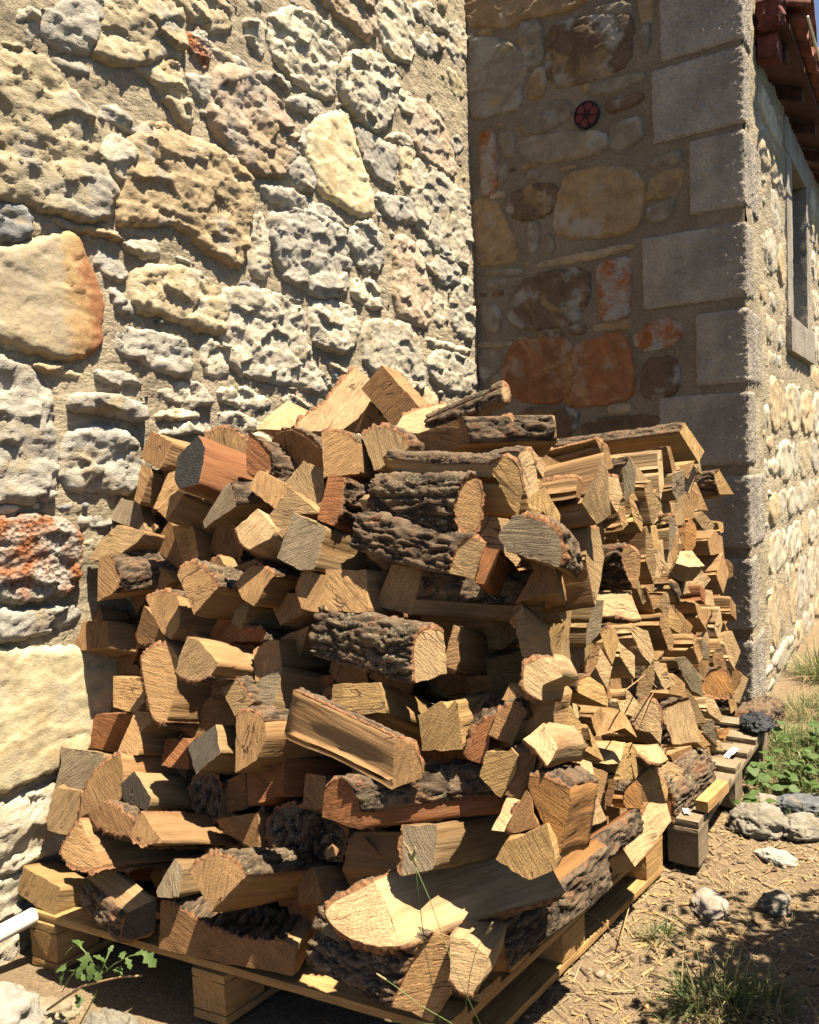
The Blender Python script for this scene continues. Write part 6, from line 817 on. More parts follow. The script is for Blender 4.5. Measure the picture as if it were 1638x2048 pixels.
[[[-1.288,1.734,1.237],[-1.211,1.732,1.148],[-1.145,1.765,1.245],[-1.227,1.764,1.327]],[0,1,0,0],[-0.03,0.97,-0.26],0.3,"gtan","gtan","four-sided greyish tan barked log end below the ribbed quarter log","N"],
[[[-1.117,1.8,1.337],[-1.167,1.793,1.238],[-1.096,1.771,1.178],[-1.021,1.771,1.26]],[0,0,0,0],[0.03,0.96,-0.28],0.3,"brown","brown","four-sided brown log end just below and right of the ribbed quarter log","N"],
[[[-1.013,1.738,1.171],[-0.931,1.731,1.137],[-0.89,1.743,1.208],[-0.929,1.753,1.264],[-0.995,1.751,1.247]],[0,0,1,1,0],[0.02,0.95,-0.3],0.3,"brown","brown","wedge-shaped brown barked log end just above and left of the big round bark log","N"]]


# ================================================================== GROUND
def axis_pts(lo, hi, a, b, fine, far):
    inner = np.arange(a, b, fine); l = [a]; s = fine
    while l[-1] > lo: s = min(s * 1.45, far); l.append(l[-1] - s)
    r = [inner[-1]]; s = fine
    while r[-1] < hi: s = min(s * 1.45, far); r.append(r[-1] + s)
    return np.array(l[1:][::-1] + list(inner) + r[1:])
gx = axis_pts(-150, 150, -2.2, .6, .014, 20); gy = axis_pts(-150, 300, .9, 5.2, .018, 20)
X, Y = np.meshgrid(gx, gy, indexing='ij'); P = np.stack([X.ravel(), Y.ravel(), np.zeros(X.size)], 1)
def ground_z(x, y):
    p = np.stack([np.asarray(x, float).ravel(), np.asarray(y, float).ravel(), np.zeros(np.asarray(x).size)], 1)
    z = .030 * fbm(p * 2.3, 3) + .016 * fbm(p * 11, 4) + .009 * np.abs(fbm(p * 42, 3))
    edge = np.clip((p[:, 0] + .62) / .4, 0, 1); z = z * (.45 + .55 * edge) + .02 * edge
    z += .05 * np.exp(-(((p[:, 0] + 1.98) / .28) ** 2 + ((p[:, 1] - 1.02) / .2) ** 2))         # earth heaped at the wall foot
    return z - .012
P[:, 2] = ground_z(P[:, 0], P[:, 1])
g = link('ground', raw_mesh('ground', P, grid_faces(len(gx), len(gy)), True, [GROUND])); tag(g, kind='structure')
def gz(x, y): return float(ground_z(np.array([x]), np.array([y]))[0])

# ================================================================== HOUSE
XL, YB, XR = -2.13, 4.11, -0.73
house = empty('stone_house', (XL, YB, 0)); tag(house, 'rubble stone house with grey corner blocks and a red tiled eave', 'house')
def to_local(V): return np.asarray(V) - np.array([XL, YB, 0])
def chaikin(p, it=1):
    for _ in range(it):
        q = np.roll(p, -1, 0); p = np.stack([.78 * p + .22 * q, .22 * p + .78 * q], 1).reshape(-1, 2)
    return p
def resample(p, ds):
    q = np.vstack([p, p[:1]]); d = np.linalg.norm(np.diff(q, axis=0), axis=1); s = np.concatenate([[0], np.cumsum(d)]); n = max(14, int(s[-1] / ds))
    t = np.linspace(0, s[-1], n, endpoint=False)
    return np.stack([np.interp(t, s, q[:, 0]), np.interp(t, s, q[:, 1])], 1)
STONE_TINT = dict(w=(.43, .39, .31), g=(.37, .345, .295), y=(.44, .37, .25), o=(.43, .33, .205), p=(.43, .34, .255), b=(.40, .355, .27), s=(.44, .375, .24), r=(.27, .14, .075), d=(.19, .195, .20), t=(.31, .25, .155), l=(.41, .395, .35), n=(.20, .15, .105), R=(.26, .12, .055), O=(.26, .125, .06))
def signed_dist(poly, P):
    poly = np.asarray(poly); best = np.full(len(P), 9.0)
    for i in range(len(poly)):
        a, b = poly[i], poly[(i + 1) % len(poly)]; e = b - a; w = P - a
        t = np.clip((w @ e) / (e @ e + 1e-12), 0, 1); best = np.minimum(best, np.linalg.norm(w - t[:, None] * e, axis=1))
    return np.where(inside(poly, P), best, -best)
def stone(poly, ty, h, to3, parent, ds=.008, crag=1.0, tilt=.14, grow=1.15):
    """poly in wall (u,v) metres; to3 maps (u,v,height) to world. A height field that dives under the mortar at its edge"""
    p = np.array(poly, float); seed = random.random() * 50
    p = chaikin(p.mean(0) + (p - p.mean(0)) * grow, 1); lo, hi = p.min(0) - .02, p.max(0) + .02; c = (lo + hi) / 2; Rm = (hi - lo).mean() / 2
    us, vs_ = np.arange(lo[0], hi[0], ds), np.arange(lo[1], hi[1], ds)
    U, Vv = np.meshgrid(us, vs_, indexing='ij'); q = np.column_stack([U.ravel(), Vv.ravel()])
    P3 = np.column_stack([q, np.full(len(q), seed * .37)])
    d = signed_dist(p, q) + (.010 * fbm(P3 * 20 + seed, 3) + .007 * facets(P3 * 30 + seed)) * (1 if crag > .5 else .7)
    flat = ty in 'st'
    wq = P3 + .012 * np.column_stack([fbm(P3 * 18 + seed, 2), fbm(P3 * 18 + seed + 5, 2), np.zeros(len(P3))])
    n = .008 * fbm(P3 * 8 + seed, 3) + .016 * facets(wq * np.array([8, 15, 10]) + seed) + .0045 * facets(wq * np.array([22, 46, 30]) + seed) + .006 * fbm(P3 * np.array([34, 75, 50]) + .6 * facets(wq * 20 + seed)[:, None], 5, .62)
    tu, tv = random.uniform(-tilt, tilt), random.uniform(-tilt, tilt); e = .007 if crag > .4 else .005
    prof = h * (1 - np.exp(-np.maximum(d, 0) / e)) * (1 + tu * (q[:, 0] - c[0]) / Rm + tv * (q[:, 1] - c[1]) / Rm)
    k = np.clip(d / .008, 0, 1) * .85 + .15
    hh = prof + n * crag * (.28 if flat else 1) * k + np.minimum(d, 0) * 2.2
    F = grid_faces(len(us), len(vs_)); keep = (d[F] > -.011).any(1); F = F[keep]
    if not len(F): return None
    used = np.unique(F); remap = np.full(len(q), -1); remap[used] = np.arange(len(used)); F = remap[F]
    W = to3(np.column_stack([q, hh])[used]); w0 = to3(np.array([[c[0], c[1], 0.0]]))[0]
    f = F[0]; nn = np.cross(W[f[1]] - W[f[0]], W[f[2]] - W[f[0]]); out = to3(np.array([[c[0], c[1], 1.0]]))[0] - w0
    if nn @ out < 0: F = F[:, ::-1].copy()
    mat = STONE_FLAT if ty in 'sb' else STONE_RUST if ty in 'rR' else STONE_SLAB if ty == 't' else STONE_CRAG
    if ty == 'O': mat = STONE_FLAT
    me = raw_mesh('stone', W - w0, F, True, [mat])
    t = np.array(STONE_TINT[ty]) * random.uniform(.9, 1.12)
    if parent['label'].startswith('shaded'): t = t * np.array([.60, .545, .49]) * (1.25 if ty == 'O' else .85 if ty in 'lg' else 1)  # end-wall stones tinted darker and warmer, shade put into their colour
    ob = link('stone', me, parent, tuple(t)); ob.location = w0 - np.array([XL, YB, 0])
    return ob
def rubble(u0, u1, v0, v1, cu, cv, avoid, types, hole=None):
    """irregular courses of stones, left out where a measured stone already sits"""
    res = []; v = v0
    boxes = [(min(p[0] for p in a), max(p[0] for p in a), min(p[1] for p in a), max(p[1] for p in a)) for a in (avoid or [])]
    while v < v1:
        hgt = cv * random.uniform(.6, 1.3); u = u0 - random.random() * cu
        while u < u1:
            wd = cu * random.uniform(.5, 1.5); mg = .014; k = random.choice((5, 6, 7)); pts = []
            cx, cy = u + wd / 2, v + hgt / 2
            for a in np.linspace(0, 2 * math.pi, 11)[:-1] + random.uniform(0, .6):
                e = 3.2; r = (abs(math.cos(a)) ** e + abs(math.sin(a)) ** e) ** (-1 / e) * random.uniform(.82, 1.02)
                pts.append((cx + (wd / 2 - mg) * r * math.cos(a), cy + (hgt / 2 - mg) * r * math.sin(a)))
            ok = u0 - cu * .3 < cx < u1 and cy < v1
            if ok and hole and any(hx0 - wd * .42 < cx < hx1 + wd * .42 and hy0 - hgt * .42 < cy < hy1 + hgt * .42 for hx0, hx1, hy0, hy1 in hole): ok = False
            if ok and avoid:
                bx0, bx1, by0, by1 = cx - wd, cx + wd, cy - hgt, cy + hgt
                near = [a for a, (ax0, ax1, ay0, ay1) in zip(avoid, boxes) if ax0 < bx1 and ax1 > bx0 and ay0 < by1 and ay1 > by0]
                T = np.array(pts + [(cx, cy)] + [((x + cx) / 2, (y + cy) / 2) for x, y in pts])
                ok = not any(inside(a, T).any() or inside(pts, np.array(a)).any() for a in near)
            if ok: res.append((pts, random.choice(types), random.uniform(.025, .05)))
            u += wd
        v += hgt
    return res
def mortar_wall(name, u0, u1, v0, v1, step, to3, mat, amp, parent, skip=None, lift=0.0):
    us = np.arange(u0, u1 + step * .5, step); vs_ = np.arange(v0, v1 + step * .5, step); us[-1] = u1
    U, Vv = np.meshgrid(us, vs_, indexing='ij'); q = np.column_stack([U.ravel(), Vv.ravel(), np.zeros(U.size)])
    q[:, 2] = lift + amp * (1.1 * fbm(q * 7, 3) + .8 * fbm(q * np.array([26, 48, 1]), 3) + .5 * np.maximum(fbm(q * 75, 2), 0) + .35 * fbm(q * np.array([70, 120, 1]), 3, .6))
    F = grid_faces(len(us), len(vs_))
    if skip:
        c = q[F].mean(1); k = np.ones(len(F), bool)
        for a, b, c0, d in skip: k &= ~((c[:, 0] > a) & (c[:, 0] < b) & (c[:, 1] > c0) & (c[:, 1] < d))
        F = F[k]
    W = to3(q); f = F[0]; nn = np.cross(W[f[1]] - W[f[0]], W[f[2]] - W[f[0]])
    if nn @ (to3(np.array([[0, 0, 1.0]]))[0] - to3(np.array([[0, 0, 0.0]]))[0]) < 0: F = F[:, ::-1].copy()
    return link(name, raw_mesh(name, to_local(W), F, True, [mat]), parent)
to_L = lambda q: np.column_stack([XL + q[:, 2], q[:, 0], q[:, 1]])
to_B = lambda q: np.column_stack([q[:, 0], YB - q[:, 2], q[:, 1]])
to_R = lambda q: np.column_stack([XR + q[:, 2], q[:, 0], q[:, 1]])

# left wall (sunlit)
wall = mortar_wall('wall', .2, YB - .004, -.12, 3.9, .012, to_L, MORTAR, .011, house, lift=.016)
wall['label'] = 'sunlit rough rubble wall with thick sandy mortar'
for pts, ty, h in LEFT_STONES: stone(pts, ty, h * .78 + .004, to_L, wall, ds=.0075, crag=1.0 if pts[0][0] < 3.0 else .62)
lp = [p for p, _, _ in LEFT_STONES]
extra = rubble(.3, 4.05, 0, 3.7, .26, .19, lp, 'wggybo'); chips = []
ex = lp + [e[0] for e in extra]
for pts, ty, h in extra:
    cy_, cz_ = np.mean([p[0] for p in pts]), np.mean([p[1] for p in pts])
    if not (cy_ > 1.75 + .3 * cz_ and cz_ < 1.15): stone(pts, ty, h, to_L, wall, ds=.014)
chips = rubble(1.05, 4.05, 1.0, 3.5, .085, .055, ex, 'wgboyd'); random.shuffle(chips)
for pts, ty, h in chips[:130]: stone(pts, ty, h * .75, to_L, wall)

# end wall of the projecting wing (shade), flush pointed, with quoins
QH = .379; q_top = 3.10 + .012
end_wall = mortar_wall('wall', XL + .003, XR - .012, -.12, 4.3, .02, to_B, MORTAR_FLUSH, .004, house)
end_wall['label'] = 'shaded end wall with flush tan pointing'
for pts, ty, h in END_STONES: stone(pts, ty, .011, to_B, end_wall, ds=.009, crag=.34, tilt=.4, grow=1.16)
bp = [p for p, _, _ in END_STONES]
fill_b = []
for cu_, cv_, nmax in ((.16, .11, 60), (.09, .06, 60)):
    new = rubble(XL + .02, XR - .24, .9, 3.75, cu_, cv_, bp + [p for p, _, _ in fill_b], 'gnobgo'); random.shuffle(new); fill_b += new[:nmax]
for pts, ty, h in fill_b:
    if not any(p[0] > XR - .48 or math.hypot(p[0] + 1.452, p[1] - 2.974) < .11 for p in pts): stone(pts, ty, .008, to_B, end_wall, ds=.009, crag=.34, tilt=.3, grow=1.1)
# right face wall
WIN = (5.58, 6.25, 2.05, 3.0)
side_wall = mortar_wall('wall', YB + .012, 12.0, -.12, 3.9, .024, to_R, MORTAR, .014, house, lift=.008, skip=[WIN, (4.45, 12, 3.22, 5)])
side_wall['label'] = 'long sunlit rubble face running away behind the corner blocks'
side_st = []
holes = [(YB, YB + .34, -1, 4), (5.28, 6.5, 1.8, 3.2)]
for cu_, cv_, nmax in ((.46, .30, 70), (.20, .14, 70), (.10, .07, 60)):
    new = rubble(YB + .30, 7.6, 0, 3.15, cu_, cv_, [p for p, _, _ in side_st], 'wwgyboow', holes); random.shuffle(new)
    side_st += new[:nmax]
for pts, ty, h in side_st: stone(pts, ty, h * .42, to_R, side_wall, ds=.016, crag=.5, grow=1.14)
def block(name, lo, hi, mat, parent, rough=.004, seg=.012, bevel=.008, local=True, fr=60):
    """a box whose faces are subdivided, rounded at the edges and roughened"""
    lo, hi = np.array(lo, float), np.array(hi, float); dim = hi - lo; V = []; F = []; base = 0
    for ax in range(3):
        u, v = [(1, 2), (2, 0), (0, 1)][ax]
        for sgn in (0, 1):
            nu, nv = max(3, int(dim[u] / seg) + 1), max(3, int(dim[v] / seg) + 1)
            A, B = np.meshgrid(np.linspace(lo[u], hi[u], nu), np.linspace(lo[v], hi[v], nv), indexing='ij')
            q = np.zeros((A.size, 3)); q[:, u] = A.ravel(); q[:, v] = B.ravel(); q[:, ax] = hi[ax] if sgn else lo[ax]
            f = grid_faces(nu, nv); f = f if sgn else f[:, ::-1]
            V.append(q); F.append(f + base); base += len(q)
    V = np.concatenate(V); F = np.concatenate(F)
    if bevel:
        i = np.clip(V, lo + bevel, hi - bevel); d = V - i; L = np.linalg.norm(d, axis=1); k = L > 1e-9
        V[k] = i[k] + d[k] / L[k][:, None] * bevel
    if rough:
        c = (lo + hi) / 2; n = V - np.clip(V, lo + dim * .49, hi - dim * .49); n /= np.linalg.norm(n, axis=1)[:, None] + 1e-9
        s = random.random() * 30
        V = V + np.column_stack([fbm(V * fr + s, 3), fbm(V * fr + s + 9, 3), fbm(V * fr + s + 21, 3)]) * rough * 1.5
    c = (lo + hi) / 2
    me = raw_mesh(name, V - c, F, True, [mat]); ob = link(name, me, parent)
    ob.location = c - np.array([XL, YB, 0]) if local else c
    return ob
z = 3.105; k = 0
block('joint_mortar', (XR - .205, YB - .004, -.1), (XR + .006, YB + .11, 3.85), MORTAR_FLUSH, end_wall, .003, .03, .01)
bw = [.355, .40, .235, .465, .22, .40, .24, .42, .22]
rw = [.19, .12, .33, .16, .34, .17, .37, .16, .34]
tops = [3.47, 3.10, 2.735, 2.325, 1.935, 1.555, 1.165, .775, .385]
for i, zt in enumerate(tops):
    o = block('corner_block', (XR - bw[i], YB - .014, zt - QH + .034), (XR + .016, YB + rw[i], zt - .002), BLOCK, end_wall, rough=.0065, seg=.009, bevel=.018, fr=75)
block('corner_block', (XR - .24, YB - .014, 3.49), (XR + .016, YB + .3, 3.83), BLOCK, end_wall, rough=.0035, seg=.012, bevel=.010)

# red flower vent in the shaded wall
def ring_prism(name, r0, r1, y0, y1, n, mat, parent, loc):
    V = []; F = []
    for a in np.linspace(0, 2 * math.pi, n, endpoint=False):
        c_, s_ = math.cos(a), math.sin(a); V += [(r0 * c_, y0, r0 * s_), (r1 * c_, y0, r1 * s_), (r1 * c_, y1, r1 * s_), (r0 * c_, y1, r0 * s_)]
    for i in range(n):
        a, b = i * 4, ((i + 1) % n) * 4
        for j in range(4): F.append((a + j, a + (j + 1) % 4, b + (j + 1) % 4, b + j))
    ob = link(name, raw_mesh(name, V, F, False, [mat]), parent); ob.location = loc
    return ob
M_DARK = plain('dark_hollow', (.012, .011, .011), .9, .2, 20, 0); M_RED = plain('red_glaze', (.075, .013, .012), .45, .25, 30, .2); M_REDDK = plain('dark_red_clay', (.035, .012, .012), .6, .2, 30, .2)
vent = link('round_vent', None or raw_mesh('round_vent', [(.062 * math.cos(a), y, .062 * math.sin(a)) for y in (-.004, .012) for a in np.linspace(0, 2 * math.pi, 32, endpoint=False)],
    [tuple(range(31, -1, -1))] + [tuple(range(32, 64))] + [(i, (i + 1) % 32, 32 + (i + 1) % 32, 32 + i) for i in range(32)], False, [M_REDDK]), house)
vent.location = (-1.452 - XL, -.006, 2.974); vent['label'] = 'small round dark vent with a red flower'
ring_prism('rim', .058, .066, -.012, .004, 32, M_DARK, vent, (0, 0, 0))
for i in range(6):
    a = i * math.pi / 3 + .26; pts = [(.016, -.13), (.034, -.36), (.052, -.33), (.058, -.12), (.058, .12), (.052, .33), (.034, .36), (.016, .13)]
    V = [(r * math.cos(a + t * 1.3), y, r * math.sin(a + t * 1.3)) for y in (-.010, -.002) for r, t in pts]
    F = [tuple(range(7, -1, -1)), tuple(range(8, 16))] + [(j, (j + 1) % 8, 8 + (j + 1) % 8, 8 + j) for j in range(8)]
    link('petal', raw_mesh('petal', V, F, False, [M_RED]), vent)
ring_prism('centre', .001, .013, -.012, 0, 12, M_DARK, vent, (0, 0, 0))

# window in the long side face
M_FRAME = plain('blue_grey_paint', (.10, .13, .17), .5, .15, 15, .1)
mg, ntg, bg_ = new_mat('window_glass'); bg_.inputs['Base Color'].default_value = (.02, .03, .04, 1); bg_.inputs['Roughness'].default_value = .08; bg_.inputs['Specular IOR Level'].default_value = .5
win = empty('window', (0, 0, 0)); win.parent = house
def wbox(name, lo, hi, mat, rough=0, seg=.1, bevel=0): return block(name, lo, hi, mat, win, rough, seg, bevel)
y0, y1, z0, z1 = WIN
wbox('jamb', (XR - .26, y0 - .22, z0), (XR + .022, y0, z1), BLOCK, .003, .025, .008); wbox('jamb', (XR - .26, y1, z0), (XR + .022, y1 + .16, z1), BLOCK, .003, .025, .008)
wbox('sill', (XR - .26, y0 - .26, z0 - .21), (XR + .045, y1 + .20, z0 - .003), BLOCK, .003, .025, .008); wbox('lintel', (XR - .26, y0 - .26, z1 + .003), (XR + .02, y1 + .2, z1 + .19), BLOCK, .003, .025, .008)
for a, b in (((y0, z0), (y0 + .06, z1)), ((y1 - .06, z0), (y1, z1)), ((y0 + .062, z0), (y1 - .062, z0 + .06)), ((y0 + .062, z1 - .06), (y1 - .062, z1)), ((5.89, z0 + .062), (5.94, z1 - .062))):
    wbox('frame', (XR - .16, a[0] + .001, a[1] + .001), (XR - .10, b[0] - .001, b[1] - .001), M_FRAME)
for a, b in ((y0 + .06, 5.89), (5.94, y1 - .06)): wbox('pane', (XR - .135, a + .001, z0 + .061), (XR - .128, b - .001, z1 - .061), mg)
wbox('dark_backing', (XR - .36, y0 - .05, z0 - .05), (XR - .30, y1 + .05, z1 + .05), M_DARK)  # near-black sheet behind the panes, standing for the unlit room

# tiled eave
M_TILE = plain('terracotta', (.135, .050, .034), .85, .35, 14, .5, .006); M_TILE2 = plain('dark_terracotta', (.085, .026, .021), .9, .4, 12, .6, .008); M_WOODDK = plain('dark_rafter_wood', (.05, .022, .015), .8, .3, 20, .4)
roof = empty('roof', (0, 0, 0)); roof.parent = house
EX, EZ, SL = XR + .222, 3.295, math.tan(math.radians(21))
def tile(name, yc, x0, ztip, length, r, convex, mat):
    n = 11; V = []; nv = 5
    for j in range(nv):
        t = j / (nv - 1); x = x0 - length * t; zb = ztip + length * t * SL; rr = r * (1 - .14 * t)
        for rad in (rr, rr - .013):
            for i in range(n):
                a = math.pi * i / (n - 1); V.append((x, yc + rad * math.cos(a), zb + (1 if convex else -1) * rad * math.sin(a)))
    V = np.array(V); F = []
    def idx(j, s, i): return (j * 2 + s) * n + i
    for j in range(nv - 1):
        for i in range(n - 1):
            F.append((idx(j, 0, i), idx(j, 0, i + 1), idx(j + 1, 0, i + 1), idx(j + 1, 0, i))); F.append((idx(j, 1, i), idx(j + 1, 1, i), idx(j + 1, 1, i + 1), idx(j, 1, i + 1)))
        F.append((idx(j, 0, 0), idx(j + 1, 0, 0), idx(j + 1, 1, 0), idx(j, 1, 0))); F.append((idx(j, 0, n - 1), idx(j, 1, n - 1), idx(j + 1, 1, n - 1), idx(j + 1, 0, n - 1)))
    for i in range(n - 1):
        F.append((idx(0, 0, i), idx(0, 1, i), idx(0, 1, i + 1), idx(0, 0, i + 1)))
    V[:, 2] += .004 * fbm(V * 20 + yc, 2)
    return link(name, raw_mesh(name, to_local(V), F, True, [mat]), roof)
for i in range(24):
    yc = 4.56 + i * .215
    for r_ in range(3):
        tile('tile', yc + random.uniform(-.008, .008), EX + random.uniform(-.02, .03) - r_ * .36, EZ + .045 + r_ * (.36 * SL + .012), .42, .098, True, M_TILE)
        tile('channel_tile', yc + .107, EX - .01 - r_ * .36, EZ + .075 + r_ * (.36 * SL + .012), .42, .088, False, M_TILE)
def prism(name, pts_xz, ya, yb, mat, parent):
    n = len(pts_xz); V = [(x, y, z_) for y in (ya, yb) for x, z_ in pts_xz]
    F = [tuple(range(n - 1, -1, -1)), tuple(range(n, 2 * n))] + [(i, (i + 1) % n, n + (i + 1) % n, n + i) for i in range(n)]
    V = to_local(V); c = V.mean(0)
    return link(name, raw_mesh(name, V, F, False, [mat]), parent)
prism('soffit', [(EX - .06, EZ - .035), (EX - .06, EZ - .012), (XR - 1.4, EZ - .012 + (EX - XR + 1.34) * SL), (XR - 1.4, EZ - .035 + (EX - XR + 1.34) * SL)], 4.44, 10.5, M_WOODDK, roof)
for i in range(9):
    y = 4.62 + i * .6
    prism('rafter', [(EX - .10, EZ - .10), (EX - .10, EZ - .037), (XR - .3, EZ - .037 + (EX - XR + .2) * SL), (XR - .3, EZ - .13 + (EX - XR + .2) * SL)], y, y + .075, M_WOODDK, roof)
o = block('verge_brick', (XR + .018, 4.43, EZ - .14), (EX - .11, 4.56, EZ - .037), M_TILE2, roof, .004, .02, .006); o = block('verge_mortar', (XR + .018, 4.40, EZ - .03), (EX - .08, 4.50, EZ + .14), M_TILE2, roof, .02, .014, .035, fr=28)
def tube(name, pts, rad, mat, parent=None, n=8, local=False, taper=None):
    pts = np.array(pts, float); V = []; m = len(pts)
    for i in range(m):
        t = pts[min(i + 1, m - 1)] - pts[max(i - 1, 0)]; t /= np.linalg.norm(t); a = np.cross(t, (0, 0, 1.0) if abs(t[2]) < .9 else (1.0, 0, 0)); a /= np.linalg.norm(a); b = np.cross(t, a)
        r = rad * (1 if taper is None else (1 - taper * i / (m - 1)))
        for k_ in range(n):
            an = 2 * math.pi * k_ / n; V.append(pts[i] + r * (a * math.cos(an) + b * math.sin(an)))
    F = []
    for i in range(m - 1):
        for k_ in range(n): F.append((i * n + k_, i * n + (k_ + 1) % n, (i + 1) * n + (k_ + 1) % n, (i + 1) * n + k_))
    F += [tuple(range(n - 1, -1, -1)), tuple(range((m - 1) * n, m * n))]
    V = np.array(V)
    return link(name, raw_mesh(name, to_local(V) if local else V, F, True, [mat]), parent)
M_CABLE = plain('pale_cable', (.6, .58, .5), .5, .1, 20, 0)
cb = tube('eave_cable', [(EX + .012, y, EZ + .02 + .012 * math.sin(y * 7) + (-.02 if i % 2 else .0)) for i, y in enumerate(np.linspace(4.5, 9, 16))], .006, M_CABLE)
tag(cb, 'thin pale cable strung along the tiled eave', 'cable')

# ================================================================== LOGS
SIDE = dict(grey='gtan', gtan='tan', dark='gtan', brown='tan')
TINT = dict(tan=(.285, .170, .078), pale=(.37, .255, .138), brown=(.205, .113, .049), red=(.215, .09, .036), grey=(.19, .148, .098), gtan=(.245, .165, .083), dark=(.055, .045, .035), yel=(.315, .203, .086), orange=(.275, .138, .047), char=(.010, .0095, .010), bark=(.1, .08, .06))
def end_tint(a): return TINT[a]
def build_log(Q, bk, ax, ln, col, endc, lab, cheap=False):
    Q = np.array(Q, float); c0 = Q.mean(0); zc = -np.array(ax, float); zc /= np.linalg.norm(zc)
    xc = np.cross((0.0, .13, 1.0), zc); xc /= np.linalg.norm(xc); yc = np.cross(zc, xc); Rm = np.stack([xc, yc, zc])
    q = (Q - c0) @ Rm.T
    ar = np.sum(q[:, 0] * np.roll(q[:, 1], -1) - np.roll(q[:, 0], -1) * q[:, 1])
    bk = list(bk)
    if ar < 0:
        q = q[::-1]; bk = bk[::-1]; bk = bk[1:] + bk[:1]          # edge flags follow their edges
    n = len(q); pts = []; fl = []; seed = random.random() * 60
    ds = .011 if not cheap else .06
    for i in range(n):
        a, b = q[i], q[(i + 1) % n]; L = np.linalg.norm((b - a)[:2]); m = max(1, int(L / ds))
        for j in range(m): pts.append(a + (b - a) * j / m); fl.append(bk[i] == 1)
    pts = np.array(pts); fl = np.array(fl); N = len(pts)
    # round the bark runs
    for _ in range(3):
        sm = (np.roll(pts, 1, 0) + np.roll(pts, -1, 0)) / 2; k = fl & np.roll(fl, 1); pts[k] = pts[k] * .4 + sm[k] * .6
    d2 = pts[:, :2] - q[:, :2].mean(0); rr = np.linalg.norm(d2, axis=1)[:, None] + 1e-6; dn = d2 / rr
    nz = fbm(np.column_stack([pts[:, :2] * 60, np.full(N, seed)]), 2); nz2 = fbm(np.column_stack([pts[:, :2] * 170, np.full(N, seed + 3)]), 2); pts[:, :2] += dn * (nz * .0042 + nz2 * .0022)[:, None]
    K = 11 if not cheap else 3
    tl = np.concatenate([[0, .0035], np.linspace(.03, ln, K - 2)]) if not cheap else np.linspace(0, ln, K)
    bend = np.array([random.uniform(-1, 1), random.uniform(-1, 1)]) * .018; tap = random.uniform(-.10, .10)
    V = np.zeros((K, N, 3))
    for j, t in enumerate(tl):
        f = t / ln; s = 1 - tap * f; s = s * (.985 if j == 0 and not cheap else 1)
        P3 = np.column_stack([pts[:, :2] * 26, np.full(N, t * 5 + seed)])
        un = fbm(P3, 3) * .010 * min(1, t / .03) + fbm(np.column_stack([pts[:, :2] * 120, np.full(N, t * 9 + seed)]), 2) * .0022
        xy = pts[:, :2] * s + bend * (f - .0) * f + dn * un[:, None]
        V[j, :, :2] = xy; V[j, :, 2] = pts[:, 2] * (1 - f * .8) - t
    Fs = grid_faces(K, N).tolist(); Fw = [((j * N + N - 1), (j * N), (j + 1) * N, (j + 1) * N + N - 1) for j in range(K - 1)]
    F = [f[::-1] for f in Fs] + [f[::-1] for f in Fw]
    F = [tuple(f) for f in F]
    VV = V.reshape(-1, 3)
    # check orientation of a side face
    f = F[0]; nn = np.cross(VV[f[1]] - VV[f[0]], VV[f[2]] - VV[f[0]])
    if nn[:2] @ (VV[f[0]][:2] - pts[:, :2].mean(0)) < 0 : F = [x[::-1] for x in F]
    nside = len(F); F += [tuple(range(N)), tuple(range((K - 1) * N, K * N))[::-1]]
    midx = [0] * nside + [1, 1]
    if endc == 'char': mats = [WOOD, CHAR]
    elif endc == 'bark': mats = [WOOD, ENDG]
    else: mats = [WOOD, ENDG]
    me = raw_mesh('log', VV, F, [True] * nside + [False, False], mats, midx)
    M = Matrix(((xc[0], yc[0], zc[0], c0[0]), (xc[1], yc[1], zc[1], c0[1]), (xc[2], yc[2], zc[2], c0[2]), (0, 0, 0, 1)))
    name = 'split_log'
    ec = np.array(TINT[endc if endc in TINT else col]) * random.uniform(.88, 1.1)
    sc_ = np.array(TINT[SIDE.get(col, col)]) * random.uniform(.62, .9)  # side faces tinted darker, shade of the gaps put into the colour
    ta = me.attributes.new('tint', 'FLOAT_COLOR', 'FACE'); cc = np.ones((len(me.polygons), 4), np.float32); cc[:nside, :3] = sc_; cc[nside:, :3] = ec; ta.data.foreach_set('color', cc.ravel())
    ob = link(name, me, None); ob.matrix_world = M; tag(ob, lab, 'log', 'split firewood logs in the pile')
    # bark runs
    if fl.any() and not cheap:
        idx = np.arange(N); start = 0
        if not fl.all():
            start = int(np.where(~fl)[0][0]); 
        order = [(start + i) % N for i in range(N)]; runs = []; cur = []
        for i in order:
            if fl[i]: cur.append(i)
            elif cur: runs.append(cur + [i]); cur = []
        if cur: runs.append(cur + [(cur[-1] + 1) % N])
        lich = 'lichen' in lab or 'moss' in lab or random.random() < .3
        for run in runs: bark_shell(ob, V, run, tl, ln, lich, 'rugged' in lab or 'thick' in lab or 'moss' in lab or 'big' in lab or len(run) > 12)
    if endc == 'bark':
        slab_bark(ob, pts)
    return ob
CHAR = plain('charred_wood', (.014, .013, .014), .75, .5, 60, .9, .01)
